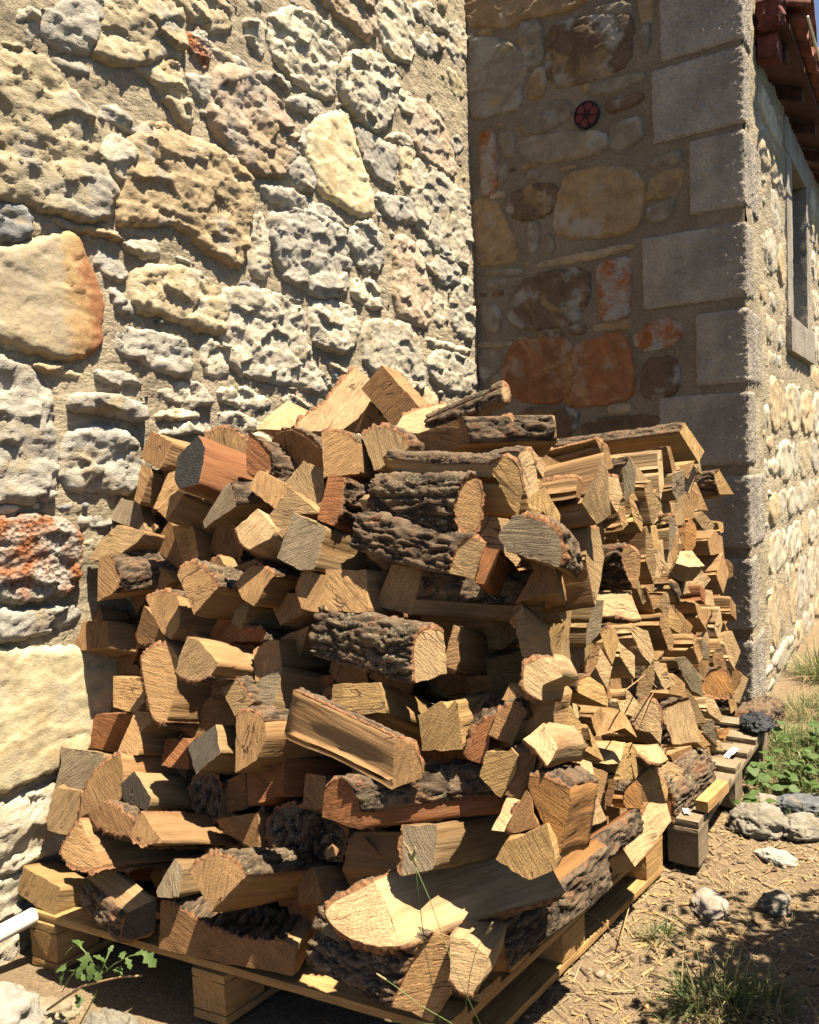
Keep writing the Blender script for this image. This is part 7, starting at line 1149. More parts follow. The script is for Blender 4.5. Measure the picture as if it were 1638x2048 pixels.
def bark_shell(ob, V, run, tl, ln, lich, rugged):
    base = V[:, run, :]; K, n, _ = base.shape
    # finer grid by interpolation
    L = np.concatenate([[0], np.cumsum(np.linalg.norm(np.diff(base[1, :, :2], axis=0), axis=1))]); nn = max(4, int(L[-1] / .0036)); ts = np.linspace(0, L[-1], nn)
    zz = np.linspace(.0, ln * .985, max(6, int(ln / .0065))); 
    G = np.zeros((len(zz), nn, 3))
    for a in range(3):
        tmp = np.array([np.interp(ts, L, base[j, :, a]) for j in range(K)])
        for i in range(nn): G[:, i, a] = np.interp(zz, tl, tmp[:, i])
    tg = np.gradient(G[:, :, :2], axis=1); nr = np.stack([tg[..., 1], -tg[..., 0]], -1); nr /= np.linalg.norm(nr, axis=-1, keepdims=True) + 1e-9
    cen = V[1, :, :2].mean(0); out = base[1, n // 2, :2] - cen; mid = nr[1, nn // 2]
    if mid @ out < 0: nr = -nr
    seed = random.random() * 40; A = .016 if rugged else .011
    S, Z = np.meshgrid(ts, zz); p = np.column_stack([S.ravel() * 72, Z.ravel() * 27, np.full(S.size, seed)]); p[:, 0] += 1.3 * fbm(p * np.array([.3, .6, 1]), 2)
    b1 = fbm(np.column_stack([p[:, 0] * .62, p[:, 1] * .24, p[:, 2]]), 3); groove = np.exp(-(b1 / .085) ** 2); b2 = fbm(np.column_stack([p[:, 0] * .35 + 31, p[:, 1] * .8, p[:, 2]]), 2); crack = np.exp(-(b2 / .05) ** 2) * .55
    fl_ = facets(np.column_stack([p[:, 0] * .8, p[:, 1] * .7, p[:, 2]])); rid = np.clip(.62 + .34 * fl_ + .4 * fbm(p * np.array([1.9, .9, 1]), 3) - .8 * np.maximum(groove, crack), 0, 1)
    fine = fbm(np.column_stack([S.ravel() * 190, Z.ravel() * 120, np.full(S.size, seed + 5)]), 2)
    hgt = (.15 + rid * .85).reshape(S.shape)
    edge = np.clip(np.minimum(S, L[-1] - S) / .010, 0, 1) if L[-1] > .03 else np.ones_like(S)
    t = .0025 + A * hgt * (.3 + .7 * edge) + .0034 * fine.reshape(S.shape)
    raggedz = .010 * fbm(np.column_stack([ts * 50, np.full(nn, seed), np.zeros(nn)]), 2)
    T = G.copy(); T[:, :, :2] += nr * t[..., None]; T[0, :, 2] += raggedz * .4; T[-1, :, 2] += raggedz
    m = len(zz); top = T.reshape(-1, 3); low = G.copy(); low[:, :, :2] -= nr * .001; low = low.reshape(-1, 3)
    Vv = np.vstack([top, low]); F = grid_faces(m, nn).tolist(); off = m * nn; rim = []
    for i in range(nn - 1): rim.append((i, i + 1, off + i + 1, off + i)); rim.append(((m - 1) * nn + i, off + (m - 1) * nn + i, off + (m - 1) * nn + i + 1, (m - 1) * nn + i + 1))
    for j in range(m - 1): rim.append((j * nn, off + j * nn, off + (j + 1) * nn, (j + 1) * nn)); rim.append((j * nn + nn - 1, (j + 1) * nn + nn - 1, off + (j + 1) * nn + nn - 1, off + j * nn + nn - 1))
    f = F[len(F) // 2]; q = np.cross(Vv[f[1]] - Vv[f[0]], Vv[f[2]] - Vv[f[0]])
    if q[:2] @ out < 0: F = [x[::-1] for x in F]
    nF = len(F); F = [tuple(x) for x in F] + rim
    me = raw_mesh('bark', Vv, F, True, [BARK_LICHEN if lich else BARK, RIM], [0] * nF + [1] * len(rim))
    at = me.attributes.new('ridge', 'FLOAT', 'POINT'); at.data.foreach_set('value', np.concatenate([hgt.ravel(), np.full(off, .2)]).astype(np.float32))
    o = link('bark', me, ob)
    return o
def slab_bark(ob, pts):
    """bark facing outward over the whole end of a slab"""
    o = resample(pts[:, :2].copy(), .008); c = o.mean(0); no = len(o); ss = np.linspace(1, .05, 14); V = []; H = []
    seed = random.random() * 40; zmean = pts[:, 2].mean()
    A = np.column_stack([pts[:, 0], pts[:, 1], np.ones(len(pts))]); co, *_ = np.linalg.lstsq(A, pts[:, 2], rcond=None)
    for s in ss:
        q = c + (o - c) * s; p = np.column_stack([q[:, 0] * 45, q[:, 1] * 25, np.full(no, seed)]); b1 = fbm(np.column_stack([p[:, 0], p[:, 1] * .6, p[:, 2]]), 3); h = np.clip(.6 + .5 * facets(p * 1.2) - .7 * np.exp(-(b1 / .09) ** 2), 0, 1)
        z_ = co[0] * q[:, 0] + co[1] * q[:, 1] + co[2]; V.append(np.column_stack([q, z_ + (.002 + .012 * h) * min(1, (1 - s) * 8)])); H.append(h)
    V = np.concatenate(V); i = np.arange(no); F = []
    for j in range(len(ss) - 1): F += np.stack([j * no + i, j * no + (i + 1) % no, (j + 1) * no + (i + 1) % no, (j + 1) * no + i], 1).tolist()
    F.append(tuple(range((len(ss) - 1) * no, len(ss) * no)))
    f = F[0]; q = np.cross(V[f[1]] - V[f[0]], V[f[2]] - V[f[0]]); f = F[len(F) // 2]; q = np.cross(V[f[1]] - V[f[0]], V[f[2]] - V[f[0]])
    if q[2] < 0: F = [tuple(x[::-1]) for x in F]
    me = raw_mesh('bark', V, [tuple(x) for x in F], True, [BARK_LICHEN]); at = me.attributes.new('ridge', 'FLOAT', 'POINT'); at.data.foreach_set('value', np.concatenate(H).astype(np.float32))
    return link('bark', me, ob)
for Q, bk, ax, ln, col, endc, lab, kind in LOGS: build_log(Q, bk, ax, ln, col, endc, lab)
# ================================================================== PALLETS
def plank_mat(name, col):
    m, nt, b = new_mat(name); k = NB(nt); v = k.coord('Generated'); v2 = k.coord()
    r = k.info('Random'); v2 = k.add(v2, k.combine(k.math('MULTIPLY', r, 13.0), k.math('MULTIPLY', r, 7.0), 0.0))
    at = k.n('ShaderNodeAttribute'); at.attribute_name = 'grain'
    n1 = k.noise(k.mapv(at.outputs['Vector'], scale=(.06, 1, 1)), 120, 6, .65, .3); n2 = k.noise(v2, 9, 4, .6)
    c = k.mul(k.mix(k.ramp(n2, .35, .65), col, tuple(x * .75 for x in col)), k.ramp(n1, .3, .7, .72, 1.15)); nt.links.new(c, b.inputs['Base Color'])
    nt.links.new(k.bump(n1, .6, .004), b.inputs['Normal']); b.inputs['Roughness'].default_value = .85
    return m
PAL_NEW, PAL_OLD = plank_mat('pallet_pine', (.32, .195, .078)), plank_mat('weathered_pallet', (.19, .148, .098))
def plank(name, parent, c, ex, ey, dims, mat, wob=.002):
    """box centred at c (parent space), long axis first"""
    nx = max(4, int(dims[0] / .03)); ny = max(3, int(dims[1] / .02)); nz = 3; xs = np.linspace(-.5, .5, nx); V = []; F = []; base = 0; Gr = []
    ex = np.array([*ex, 0.]); ey = np.array([*ey, 0.]); ez = np.array([0, 0, 1.]); s = random.random() * 30
    for (a, b, d, na, nb) in ((0, 1, 2, nx, ny), (0, 2, 1, nx, nz), (1, 2, 0, ny, nz)):
        for sg in (-.5, .5):
            A, B = np.meshgrid(np.linspace(-.5, .5, na), np.linspace(-.5, .5, nb), indexing='ij'); q = np.zeros((A.size, 3)); q[:, a] = A.ravel() * dims[a]; q[:, b] = B.ravel() * dims[b]; q[:, d] = sg * dims[d]
            F += (grid_faces(na, nb) + base).tolist(); V.append(q); base += len(q)
    q = np.concatenate(V); hd = np.array(dims) / 2; bv = .003; i = np.clip(q, -hd + bv, hd - bv); dd = q - i; L = np.linalg.norm(dd, axis=1); kk = L > 1e-9; q[kk] = i[kk] + dd[kk] / L[kk][:, None] * bv
    Gr = q + s
    q = q + np.column_stack([fbm(q * 25 + s, 2) * .004, fbm(q * 18 + s + 4, 2) * wob, fbm(q * 14 + s + 8, 2) * wob])
    W = q[:, :1] * ex + q[:, 1:2] * ey + q[:, 2:] * ez
    me = raw_mesh(name, W, [tuple(f) for f in F], False, [mat]); at = me.attributes.new('grain', 'FLOAT_VECTOR', 'POINT'); at.data.foreach_set('vector', Gr.astype(np.float32).ravel())
    o = link(name, me, parent); o.location = c
    return o
def pallet(name, corner, ang, W, D, mat, label, ndeck, bottom=True, dz=0.0, ang_n=None):
    """corner = near outer corner; D runs away from the camera along the outer edge, W runs to the wall"""
    root = empty(name, (corner[0], corner[1], dz)); tag(root, label, 'pallet', 'pallets under the firewood')
    ey = (math.sin(ang), math.cos(ang)); an = ang if ang_n is None else ang_n; ex = (-math.cos(an), math.sin(an))
    at = lambda w, d, z_: (ex[0] * w + ey[0] * d, ex[1] * w + ey[1] * d, z_)
    sw = (.1, .1, .1)
    for i, w in enumerate((.05, W / 2, W - .05)):
        plank('stringer', root, at(w, D / 2, .1115), ey, ex, (D, .098, .021), mat)
        if bottom: plank('bottom_board', root, at(w, D / 2, .011), ey, ex, (D, .098, .021), mat)
        for d in (.06, D / 2, D - .06): plank('block', root, at(w, d, .0615 if bottom else .0505), ey, ex, (.118, .096, .077 if bottom else .099), mat, .001)
    for j in range(ndeck):
        d = .05 + (D - .1) * j / (ndeck - 1); plank('deck_board', root, at(W / 2, d, .1335), ex, ey, (W + random.uniform(-.01, .01), .088 * random.uniform(.9, 1.1), .021), mat)
    return root
pallet('wooden_pallet', (-.845, 1.37), math.radians(7.5), 1.19, 1.12, PAL_NEW, 'near pallet of new yellow pine under the front logs', 9, True, .005, math.radians(-6.5))
pallet('wooden_pallet', (-.605, 2.535), math.radians(1.5), 1.05, 1.1, PAL_OLD, 'older grey weathered pallet further along the pile', 7, False, .012)
batten = plank('timber_batten', None, (-.600, 2.70, .182), (.12, .99), (.99, -.12), (.2, .04, .036), PAL_NEW); tag(batten, 'short yellow timber offcut lying on the grey pallet', 'timber offcut')
# ================================================================== ROCKS, PIPE, CLOTH
_ico = None
def ico(sub):
    import bmesh
    bm = bmesh.new(); bmesh.ops.create_icosphere(bm, subdivisions=sub, radius=1)
    V = np.array([v.co[:] for v in bm.verts]); F = np.array([[v.index for v in f.verts] for f in bm.faces]); bm.free(); return V, F
ICO5, ICO3, ICO2 = ico(5), ico(3), ico(2)
def rock(loc, size, label, mat, tint, rz=0, cat='rock', sub=None, group='loose rocks on the ground'):
    V, F = sub or ICO5; s = random.random() * 50; d = V / np.linalg.norm(V, axis=1)[:, None]
    r = 1 + .28 * fbm(d * 1.3 + s, 3) + .16 * facets(d * 1.6 + s) + .06 * facets(d * 4.5 + s) + .03 * fbm(d * 9 + s, 3)
    v = d * r[:, None] * np.array(size) * .5; c_, s_ = math.cos(rz), math.sin(rz); v = v @ np.array([[c_, s_, 0], [-s_, c_, 0], [0, 0, 1]])
    v[:, 2] = np.maximum(v[:, 2], -size[2] * .3)
    o = link('rock', raw_mesh('rock', v, F, True, [mat]), None, tint); o.location = (loc[0], loc[1], gz(loc[0], loc[1]) + size[2] * .22 + (loc[2] if len(loc) > 2 else 0))
    return tag(o, label, cat, group)
W_, G_, B_ = (.21, .19, .155), (.25, .24, .23), (.22, .19, .14)
rock((-.50, 2.93), (.18, .20, .11), 'large pale rock lying just right of the grey pallet', STONE_CRAG, W_, .4)
rock((-.37, 2.93), (.16, .13, .08), 'pale flat rock at the right edge beside the large pale rock', STONE_CRAG, W_, 1)
rock((-.415, 2.72), (.12, .07, .05), 'whitish wedge stone in front of the large pale rock', STONE_FLAT, (.26, .25, .22), -.3)
rock((-.385, 3.16), (.22, .16, .08), 'dark slate coloured slab stone among the leaves', STONE_FLAT, (0.081, 0.087, 0.099), .5)
rock((-.505, 3.13), (.11, .09, .07), 'small pinkish stone behind the large pale rock', STONE_CRAG, (0.310, 0.223, 0.186), .2)
rock((-.535, 2.36), (.10, .15, .045), 'flat grey brown stone lying near the grey pallet post', STONE_FLAT, (0.205, 0.174, 0.149), .3)
rock((-.375, 2.43), (.09, .08, .06), 'pale stone half in the tree shade at the right', STONE_CRAG, W_, 1.2)
rock((-.60, 1.87), (.02, .02, .014), 'small dark clod of earth beside the bottom board of the near pallet', STONE_CRAG, (0.062, 0.043, 0.031), 0)
rock((-1.86, 1.04, -.05), (.26, .2, .15), 'big greyish boulder in the bottom left corner', STONE_CRAG, (0.310, 0.291, 0.260), .3)
rock((-1.80, 1.13, -.04), (.15, .1, .09), 'crumbly tan rock right of the corner boulder under the sprig', STONE_CRAG, (0.285, 0.236, 0.161), .8)
rock((-1.62, 1.17, -.01), (.13, .10, .09), 'pale stone in the shade at the foot of the near pallet', STONE_CRAG, W_, .1)
rock((-1.735, 1.09, .0), (.09, .07, .05), 'small tan stone at the bottom edge below the sprig', STONE_CRAG, (0.285, 0.236, 0.161), .1)
M_PVC = plain('white_pvc', (.52, .51, .48), .35, .05, 10, 0)
def pipe(name, a, b, r0, r1, mat):
    a, b = np.array(a), np.array(b); t = (b - a) / np.linalg.norm(b - a); u = np.cross(t, (0, 0, 1.)); u /= np.linalg.norm(u); v = np.cross(t, u); n = 28; V = []
    for p, r in ((a, r0), (b - t * .003, r0), (b, r0 - .002), (b, r1), (a, r1)):
        for i in range(n): an = 2 * math.pi * i / n; V.append(p + r * (u * math.cos(an) + v * math.sin(an)))
    F = [(j * n + i, j * n + (i + 1) % n, ((j + 1) % 5) * n + (i + 1) % n, ((j + 1) % 5) * n + i) for j in range(5) for i in range(n)]
    return link(name, raw_mesh(name, V, F, True, [mat]))
tag(pipe('drain_pipe', (-2.05, .3, .118), (-2.015, 1.245, .138), .0215, .018, M_PVC), 'white plastic pipe running along the wall to the near pallet', 'pipe')
# crumpled black cloth on the far pallet end
V, F = ICO5; d = V.copy(); s = 3.3
v = d * np.array([.060, .085, .032]); v += np.column_stack([fbm(d * 2 + s, 3), fbm(d * 2 + s + 7, 3), fbm(d * np.array([5, 2, 3]) + s, 3)]) * np.array([.022, .03, .022])
v[:, 2] -= .012 * np.exp(-((d[:, 1] - .1) / .16) ** 2) * (d[:, 2] > 0); v[:, 2] = np.maximum(v[:, 2], -.016)
cl = link('black_cloth', raw_mesh('black_cloth', v, F, True, [plain('black_cloth', (.022, .024, .03), .75, .3, 40, .4, .004)])); cl.location = (-.60, 3.50, .185); cl.rotation_euler = (0, 0, .25)
tag(cl, 'crumpled black cloth lying on the far end of the grey pallet', 'cloth')
M_PAPER = plain('white_plastic_scrap', (.5, .5, .49), .5, .06, 30, .1)
for i, (x, y, zz, w, l_, rz, lb) in enumerate([(-.635, 3.17, .166, .022, .09, -.2, 'white plastic scrap caught between the slats of the grey pallet'), (-.655, 2.585, .166, .018, .03, .5, 'small white scrap under the timber offcut')]):
    n = 8; A, B = np.meshgrid(np.linspace(-.5, .5, n), np.linspace(-.5, .5, n), indexing='ij'); q = np.column_stack([A.ravel() * w, B.ravel() * l_, .006 * fbm(np.column_stack([A.ravel() * 3, B.ravel() * 3, np.full(A.size, i)]), 2)])
    q2 = q.copy(); q2[:, 2] -= .0012; f = grid_faces(n, n)
    o = link('plastic_scrap', raw_mesh('plastic_scrap', np.vstack([q, q2]), np.vstack([f, f[:, ::-1] + len(q)]), True, [M_PAPER])); o.location = (x, y, zz); o.rotation_euler = (.1, .15, rz); tag(o, lb, 'plastic scrap')

# ================================================================== PLANTS
def blade_mesh(name, blades, mat):
    """blades: list of (base, dir, length, width, droop)"""
    V = []; F = []
    for b, dr, L, w, droop in blades:
        b = np.array(b); dr = np.array(dr, float); dr /= np.linalg.norm(dr); side = np.cross(dr, (random.uniform(-.3, .3), random.uniform(-.3, .3), 1.0)); side /= np.linalg.norm(side) + 1e-9
        o = len(V); m = 5
        for i in range(m):
            t = i / (m - 1); p = b + dr * L * t + np.array([0, 0, -droop * L * t * t]); ww = w * (1 - t) ** .7 * .5 + .0002
            V.append(p - side * ww); V.append(p + side * ww)
        for i in range(m - 1): F.append((o + 2 * i, o + 2 * i + 1, o + 2 * i + 3, o + 2 * i + 2))
    return raw_mesh(name, V, F, True, [mat])
def tuft(x, y, n, h, spread, mat, label, wd=.004, dry=.15):
    def mk(n): 
        bl = []
        for _ in range(n):
            r = spread * math.sqrt(random.random()) * .5; a = random.random() * 6.283; a2 = a + random.gauss(0, .7); tilt = random.uniform(.15, 1.1)
            bl.append(((r * math.cos(a), r * math.sin(a), gz(x + r * math.cos(a), y + r * math.sin(a)) - .004), (math.cos(a2) * math.sin(tilt), math.sin(a2) * math.sin(tilt), math.cos(tilt)), h * random.uniform(.4, 1.1), wd * random.uniform(.6, 1.3), random.uniform(.1, .7)))
        return bl
    o = link('grass_tuft', blade_mesh('grass_tuft', mk(n), mat)); o.location = (x, y, 0); tag(o, label, 'grass tuft', 'grass tufts on the bare ground')
    if n * dry > 20: link('dry_blades', blade_mesh('dry_blades', mk(int(n * dry)), DRY), o)
tuft(-.43, 1.93, 240, .16, .16, GRASS, 'feathery green grass tuft in the lower right foreground', .0035)
tuft(-.345, 1.97, 160, .13, .12, GRASS, 'grass tuft in the bottom right corner partly in tree shade', .0035)
tuft(-.63, 2.16, 90, .09, .07, GRASS, 'small grass sprout between the near pallet and the grey pallet post', .003)
tuft(-.50, 1.83, 30, .08, .05, GRASS, 'tiny sprout on bare earth beside the pallet bottom board', .003)
tuft(-.44, 3.60, 420, .12, .26, GRASS, 'yellow green grass growing against the house corner', .004, .2)
tuft(-.36, 3.9, 480, .15, .30, GRASS, 'tall grass clump at the foot of the long side wall', .004, .2)
tuft(-.50, 4.35, 480, .15, .35, GRASS, 'yellowing grass clump against the base of the long rubble wall', .004, .35)
tuft(-.42, 5.1, 600, .30, .45, GRASS, 'far tall weeds at the base of the long rubble wall', .006, .2)
tuft(-.30, 4.6, 500, .18, .4, GRASS, 'weedy clump at the right edge before the long side wall', .005, .15)
tuft(-.33, 3.35, 200, .12, .2, GRASS, 'low grass beside the dark slab stone', .0035, .25)
def leaf_shape(L, w, n=7, fold=.18, lobes=0):
    V = []; F = []
    for i in range(n):
        t = i / (n - 1); ww = w * (math.sin(math.pi * min(1, t * .92 + .06)) ** .8) * (1 + lobes * math.cos(t * 16)); V += [(-ww, L * t, fold * ww - .25 * L * t * t), (0, L * t, -.25 * L * t * t), (ww, L * t, fold * ww - .25 * L * t * t)]
    for i in range(n - 1): F += [(i * 3, i * 3 + 1, i * 3 + 4, i * 3 + 3), (i * 3 + 1, i * 3 + 2, i * 3 + 5, i * 3 + 4)]
    return raw_mesh('leaf', V, F, True, [LEAF])
LEAF_LONG, LEAF_ROUND, LEAF_LOBE = leaf_shape(.05, .010), leaf_shape(.05, .024), leaf_shape(.042, .012, 12, .2, .35)
def put_leaf(parent, loc, az, el, sc, me):
    o = link('leaf', me, parent); o.location = loc; o.rotation_euler = (el, random.uniform(-.5, .5), az); o.scale = (sc, sc, sc)
    return o
M_STEM = plain('green_stem', (.11, .15, .05), .6, .2, 30, 0); M_TWIG = plain('dry_twig', (.24, .16, .075), .8, .3, 40, .3)
# round-leaved creeper right of the grey pallet
def creeper(x, y, n, spread, hmax, label):
    root = empty('round_leaved_weed', (x, y, gz(x, y))); tag(root, label, 'weed', 'round leaved weeds')
    for i in range(n):
        a = random.random() * 6.283; r = spread * math.sqrt(random.random()); p = np.array([r * math.cos(a), r * math.sin(a), random.uniform(.3, 1) * hmax])
        q = np.array([p[0] * .35, p[1] * .35, 0]); tube('stem', [q, (q + p) / 2 + np.array([0, 0, .01]), p], .0011, M_STEM, root, 5)
        put_leaf(root, p, random.random() * 6.28, random.uniform(-.5, .5), random.uniform(.5, 1.0), LEAF_ROUND)
for i_, (x_, y_, n_, h_, lb_) in enumerate([(-.53, 3.42, 220, .10, 'green grass sprouting just right of the black cloth'), (-.45, 3.28, 200, .09, 'short green grass between the two round leaved weeds'), (-.38, 3.48, 260, .12, 'thick green tuft at the right edge above the dark slab stone'), (-.50, 3.75, 300, .13, 'green tuft at the foot of the corner blocks'), (-.33, 3.1, 160, .09, 'short grass at the right edge beside the pale flat rock'), (-.56, 3.95, 260, .13, 'weedy grass touching the lowest corner block')]):
    tuft(x_, y_, n_, h_, .2, LEAF if i_ % 2 else GRASS, lb_, .0045, .12)
creeper(-.47, 3.45, 26, .12, .10, 'round leaved weed in the grass right of the black cloth')
creeper(-.41, 3.75, 26, .14, .13, 'leafy weed spreading below the long side wall')
creeper(-.505, 3.26, 22, .10, .10, 'low weed with round green leaves just right of the grey pallet')
creeper(-.40, 3.30, 22, .11, .09, 'round leaved weed around the dark slab stone')
creeper(-.53, 3.03, 12, .05, .07, 'round leaved weed between the grey pallet and the large pale rock')
creeper(-.36, 3.62, 20, .12, .14, 'broad leaved weed at the right edge under the tall grass')
# sprig with toothed leaves at the bottom left
sp = empty('leafy_sprig', (-1.678, 1.130, 0.034)); tag(sp, 'green leafy sprig growing by the near left end of the pallet', 'sprig')
sp0 = np.array((-1.678, 1.130, 0.034))
def spts(*p): return [np.array(q) - sp0 for q in p]
tube('stem', spts((-1.679, 1.130, 0.024), (-1.626, 1.120, 0.087), (-1.595, 1.120, 0.133), (-1.583, 1.120, 0.166), (-1.566, 1.120, 0.200), (-1.541, 1.120, 0.242)), .0016, M_STEM, sp, 6)
tube('stem', spts((-1.583, 1.120, 0.163), (-1.580, 1.110, 0.201), (-1.581, 1.100, 0.230), (-1.600, 1.090, 0.255)), .0015, M_STEM, sp, 6)
tube('stem', spts((-1.575, 1.120, 0.180), (-1.510, 1.110, 0.231), (-1.457, 1.110, 0.264), (-1.408, 1.110, 0.286)), .0012, M_STEM, sp, 6)
tube('stem', spts((-1.724, 1.120, 0.093), (-1.679, 1.110, 0.144), (-1.638, 1.110, 0.185)), .0013, M_STEM, sp, 6)
for (w, az, el, sc) in [((-1.600, 1.090, 0.255), 1.3, .2, .95), ((-1.618, 1.090, 0.251), 2.0, -.5, .8), ((-1.573, 1.090, 0.249), -2.6, -.9, .8), ((-1.570, 1.100, 0.236), -.9, -.3, .7), ((-1.572, 1.100, 0.221), -2.8, -1.0, .9), ((-1.569, 1.110, 0.210), -2.4, -.9, .8), ((-1.556, 1.110, 0.220), -.6, -.9, .7),
        ((-1.676, 1.100, 0.172), 1.5, -.1, .95), ((-1.681, 1.100, 0.166), 2.9, -1.0, .75), ((-1.663, 1.110, 0.168), .9, -.3, .8), ((-1.655, 1.110, 0.167), -1.2, -.5, .7), ((-1.627, 1.110, 0.193), -3, -.9, .7), ((-1.619, 1.110, 0.200), 1.6, .3, .6),
        ((-1.468, 1.100, 0.260), .9, .3, .6), ((-1.458, 1.100, 0.265), -1.6, -.6, .6), ((-1.427, 1.100, 0.283), -1.2, .3, .7), ((-1.398, 1.100, 0.295), -1.9, -.7, .9), ((-1.519, 1.110, 0.214), -1.2, -.1, .6), ((-1.507, 1.110, 0.222), -1.6, .2, .5), ((-1.675, 1.120, 0.101), -1.4, -.3, .6), ((-1.665, 1.120, 0.097), -2.4, -.7, .5), ((-1.543, 1.120, 0.241), .4, .9, .4)]:
    put_leaf(sp, np.array(w) - sp0, az, el, sc, LEAF_LOBE)
tw = tube('dry_stalk', [(-1.755, 1.100, 0.051), (-1.684, 1.100, 0.104), (-1.616, 1.100, 0.152), (-1.552, 1.100, 0.183), (-1.482, 1.100, 0.215), (-1.409, 1.100, 0.241)], .0030, M_TWIG, None, 8, False, .3); tag(tw, 'dry tan stalk leaning across the leafy sprig', 'stalk')
# seed-head grass stalks before the pile
def stalk(pts, label, head):
    root = empty('grass_stalk', pts[0]); tag(root, label, 'grass stalk', 'thin grass stalks before the pile'); q = [np.array(p) - np.array(pts[0]) for p in pts]
    tube("stem", q, .0006, M_STEM, root, 5)
    for i in range(head):
        t = i / max(1, head); p = q[-1] * (1 - t * .35) + q[-2] * t * .35; o = link('seed', SEED, root); o.location = p + np.array([random.uniform(-.003, .003), 0, 0]); dv = Vector(q[-1] - q[-2]); o.rotation_euler = (dv.to_track_quat('Y', 'Z')).to_euler()
V, F = ICO2; SEED = raw_mesh('seed', V * np.array([.0016, .006, .0016]), F, True, [DRY])
stalk([(-0.549, 1.000, 0.490), (-0.591, 1.000, 0.566), (-0.625, 1.000, 0.655), (-0.663, 1.000, 0.729)], 'tall thin grass stalk rising in front of the big pale pointed log', 6)
stalk([(-0.616, 1.000, 0.468), (-0.637, 1.000, 0.575), (-0.644, 1.000, 0.657), (-0.649, 1.000, 0.725)], 'second thin stalk with a seed head before the grey ribbed log', 5)
stalk([(-0.625, 1.050, 0.434), (-0.683, 1.050, 0.445), (-0.724, 1.050, 0.460), (-0.760, 1.050, 0.470)], 'short seed head drooping left before the bottom corner log', 5)
stalk([(-0.656, 1.050, 0.423), (-0.693, 1.050, 0.413), (-0.732, 1.050, 0.400), (-0.749, 1.050, 0.398)], 'seed head lying low at the bottom edge of the picture', 4)
stalk([(-0.631, 1.100, 0.415), (-0.619, 1.100, 0.485), (-0.606, 1.100, 0.530), (-0.576, 1.100, 0.579)], 'thin stalk curving right before the lichened edge log', 5)
stalk([(-0.780, 1.571, 0.571), (-0.860, 1.482, 0.708), (-0.900, 1.502, 0.619), (-0.900, 1.487, 0.646)], 'dry hooked grass stalk hanging over the dark hollow of the pile', 0)
for pts, lb in (([(-0.680, 2.071, 0.676), (-0.680, 2.270, 0.673), (-0.680, 2.379, 0.609), (-0.680, 2.302, 0.593), (-0.680, 2.189, 0.541)], 'bent dry stem hooked over the middle of the right face'), ([(-0.745, 2.337, 0.020), (-0.690, 2.030, 0.030), (-0.775, 2.079, 0.050), (-0.860, 1.975, 0.100)], 'pale broken stem leaning on the near pallet edge')):
    tag(tube('dry_stalk', pts, .0018, M_TWIG), lb, 'stalk')
# litter of straw and small stones on the bare ground
bl = []
for _ in range(3600):
    x, y = random.uniform(-.82, .3), random.uniform(1.2, 3.6); a = random.random() * 6.283
    bl.append(((x, y, gz(x, y) + random.uniform(.002, .008)), (math.cos(a), math.sin(a), random.uniform(-.04, .12)), random.choice((.02, .03, .05, .09)) * random.uniform(.6, 1.3), random.uniform(.001, .0028), random.uniform(0, .1)))
st = link('straw_litter', blade_mesh('straw_litter', bl, DRY)); tag(st, kind='stuff')
bl = []
for _ in range(900):
    x, y = random.uniform(-.7, .3), random.uniform(1.3, 4.2); a = random.random() * 6.283
    bl.append(((x, y, gz(x, y)), (math.cos(a) * .7, math.sin(a) * .7, .8), random.uniform(.01, .045), random.uniform(.0015, .003), random.uniform(.1, .5)))
st = link('short_grass', blade_mesh('short_grass', bl, GRASS)); tag(st, kind='stuff')
# splinters, bark flakes and wood chips that fell round the pile
VV = []; FF = []; k_ = 0
for i in range(1500):
    x = random.choice((random.gauss(-.66, .12), random.uniform(-.8, .25))); y = random.uniform(1.15, 3.5); L_, w_, h_ = random.choice(((.018, .007, .003), (.035, .008, .004), (.012, .010, .004), (.05, .006, .003))); sc_ = random.uniform(.6, 1.3)
    q = np.array([(-1, -1, 0), (1, -.6, 0), (.8, 1, 0), (-.9, .7, 0), (-.8, -.7, 1), (.7, -.4, 1), (.6, .7, 1), (-.7, .5, 1.)]) * np.array([L_, w_, h_]) * .5 * sc_; a = random.random() * 6.283; c_, s_ = math.cos(a), math.sin(a)
    q = q @ np.array([[c_, s_, 0], [-s_, c_, 0], [0, 0, 1]]); q[:, 2] += q[:, 0] * random.uniform(-.3, .3) + gz(x, y) + .003; VV.append(q + np.array([x, y, 0]))
    FF.append(np.array([(3, 2, 1, 0), (4, 5, 6, 7), (0, 1, 5, 4), (1, 2, 6, 5), (2, 3, 7, 6), (3, 0, 4, 7)]) + i * 8)
half = 900
wc = link('wood_chips', raw_mesh('wood_chips', np.concatenate(VV[:half]), np.concatenate(FF[:half]), False, [plain('chip_wood', (.26, .16, .075), .85, .35, 80, .3)])); tag(wc, kind='stuff')
bc = link('bark_flakes', raw_mesh('bark_flakes', np.concatenate(VV[half:]), np.concatenate(FF[half:]) - half * 8, False, [plain('flake_bark', (.07, .045, .03), .95, .4, 80, .4)])); tag(bc, kind='stuff')
V0, F0 = ICO2; VV = []; FF = []
for i in range(1500):
    x, y = random.uniform(-.85, .3), random.uniform(1.1, 4.0); r = random.choice((.003, .004, .006, .010)) * random.uniform(.6, 1.2); v = V0 * r * np.array([1, random.uniform(.6, 1.2), .6]) * (1 + .3 * rng.normal(size=(len(V0), 1)) * .5)
    VV.append(v + np.array([x, y, gz(x, y) + r * .2])); FF.append(F0 + i * len(V0))
pb = link('pebbles', raw_mesh('pebbles', np.concatenate(VV), np.concatenate(FF), True, [plain('pebble_stone', (.18, .14, .10), .9, .35, 60, .3)])); tag(pb, kind='stuff')
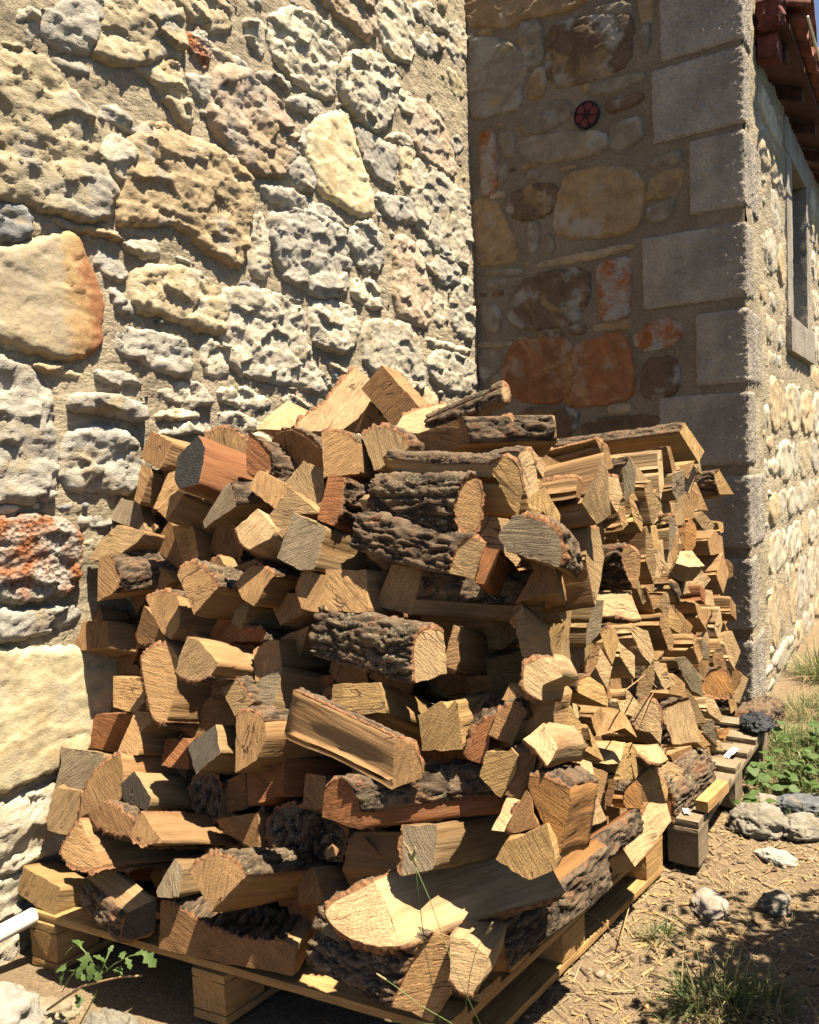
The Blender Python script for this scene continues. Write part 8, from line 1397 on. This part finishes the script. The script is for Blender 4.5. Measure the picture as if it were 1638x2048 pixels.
for pts, lb in (([(-.60, 1.98), (-.55, 1.985), (-.50, 2.0), (-.46, 2.03)], 'pale forked dry stem lying on the bare earth'), ([(-.70, 1.86), (-.66, 1.87), (-.61, 1.90)], 'short dry stem near the pallet bottom board'), ([(-.58, 1.83), (-.50, 1.86), (-.44, 1.85)], 'dry stem lying before the feathery grass tuft'), ([(-.62, 2.28), (-.52, 2.2), (-.45, 2.19)], 'long dry stem lying near the flat grey brown stone')):
    tag(tube('dry_twig', [(x, y, gz(x, y) + .008) for x, y in pts], .0032, DRY, None, 6, False, .5), lb, 'stem')
# bank of the garden behind the camera side: a small tree right of the path throws the shade at the lower right
tr = empty('small_tree', (.42, 1.95, 0)); tag(tr, 'small leafy tree right of the path whose shade falls on the bare ground', 'tree')
M_TRUNK = plain('tree_bark', (.14, .10, .07), .95, .4, 25, .8, .01)
tube('trunk', [(0, 0, -.05), (.02, .01, .5), (-.02, .02, 1.0), (.0, .0, 1.2), (.02, 0, 1.4)], .05, M_TRUNK, tr, 10, False, .6)
bl = []
for _ in range(30):
    a = random.random() * 6.283; z0_ = random.uniform(.5, 1.0); e = np.array([math.cos(a) * random.uniform(.1, .33), math.sin(a) * random.uniform(.2, .5), z0_ + random.uniform(.15, .45)])
    tube('branch', [(0, 0, z0_), tuple(e * np.array([.5, .5, 1]) + np.array([0, 0, -.05])), tuple(e)], .012, M_TRUNK, tr, 6, False, .7)
    for _ in range(260):
        p = e + rng.normal(size=3) * np.array([.10, .14, .10]); d = rng.normal(size=3); d[2] -= .4
        bl.append((p, d, random.uniform(.04, .08), random.uniform(.018, .032), .3))
link('crown', blade_mesh('crown', bl, TREE_LEAF), tr)

# unseen hedge added out of frame to the right, holding back sky light
hd = empty('added_hedge', (2.3, 3.0, 0)); tag(hd, 'unseen dark green hedge added right of the path to block sky light', 'hedge')
bl = []
for _ in range(9000):
    p = np.array([random.uniform(-.28, .28), random.uniform(-6, 7), random.uniform(.05, 2.9) ** 1.0]); d = rng.normal(size=3); d[0] -= .6
    bl.append((p, d, random.uniform(.10, .18), random.uniform(.05, .09), .3))
link('foliage', blade_mesh('foliage', bl, TREE_LEAF), hd)
for y in np.arange(-5.5, 7, 1.0): tube('stem', [(0, y, -.05), (.03, y + .05, 1.2), (0, y, 2.5)], .03, M_TRUNK, hd, 6, False, .6)
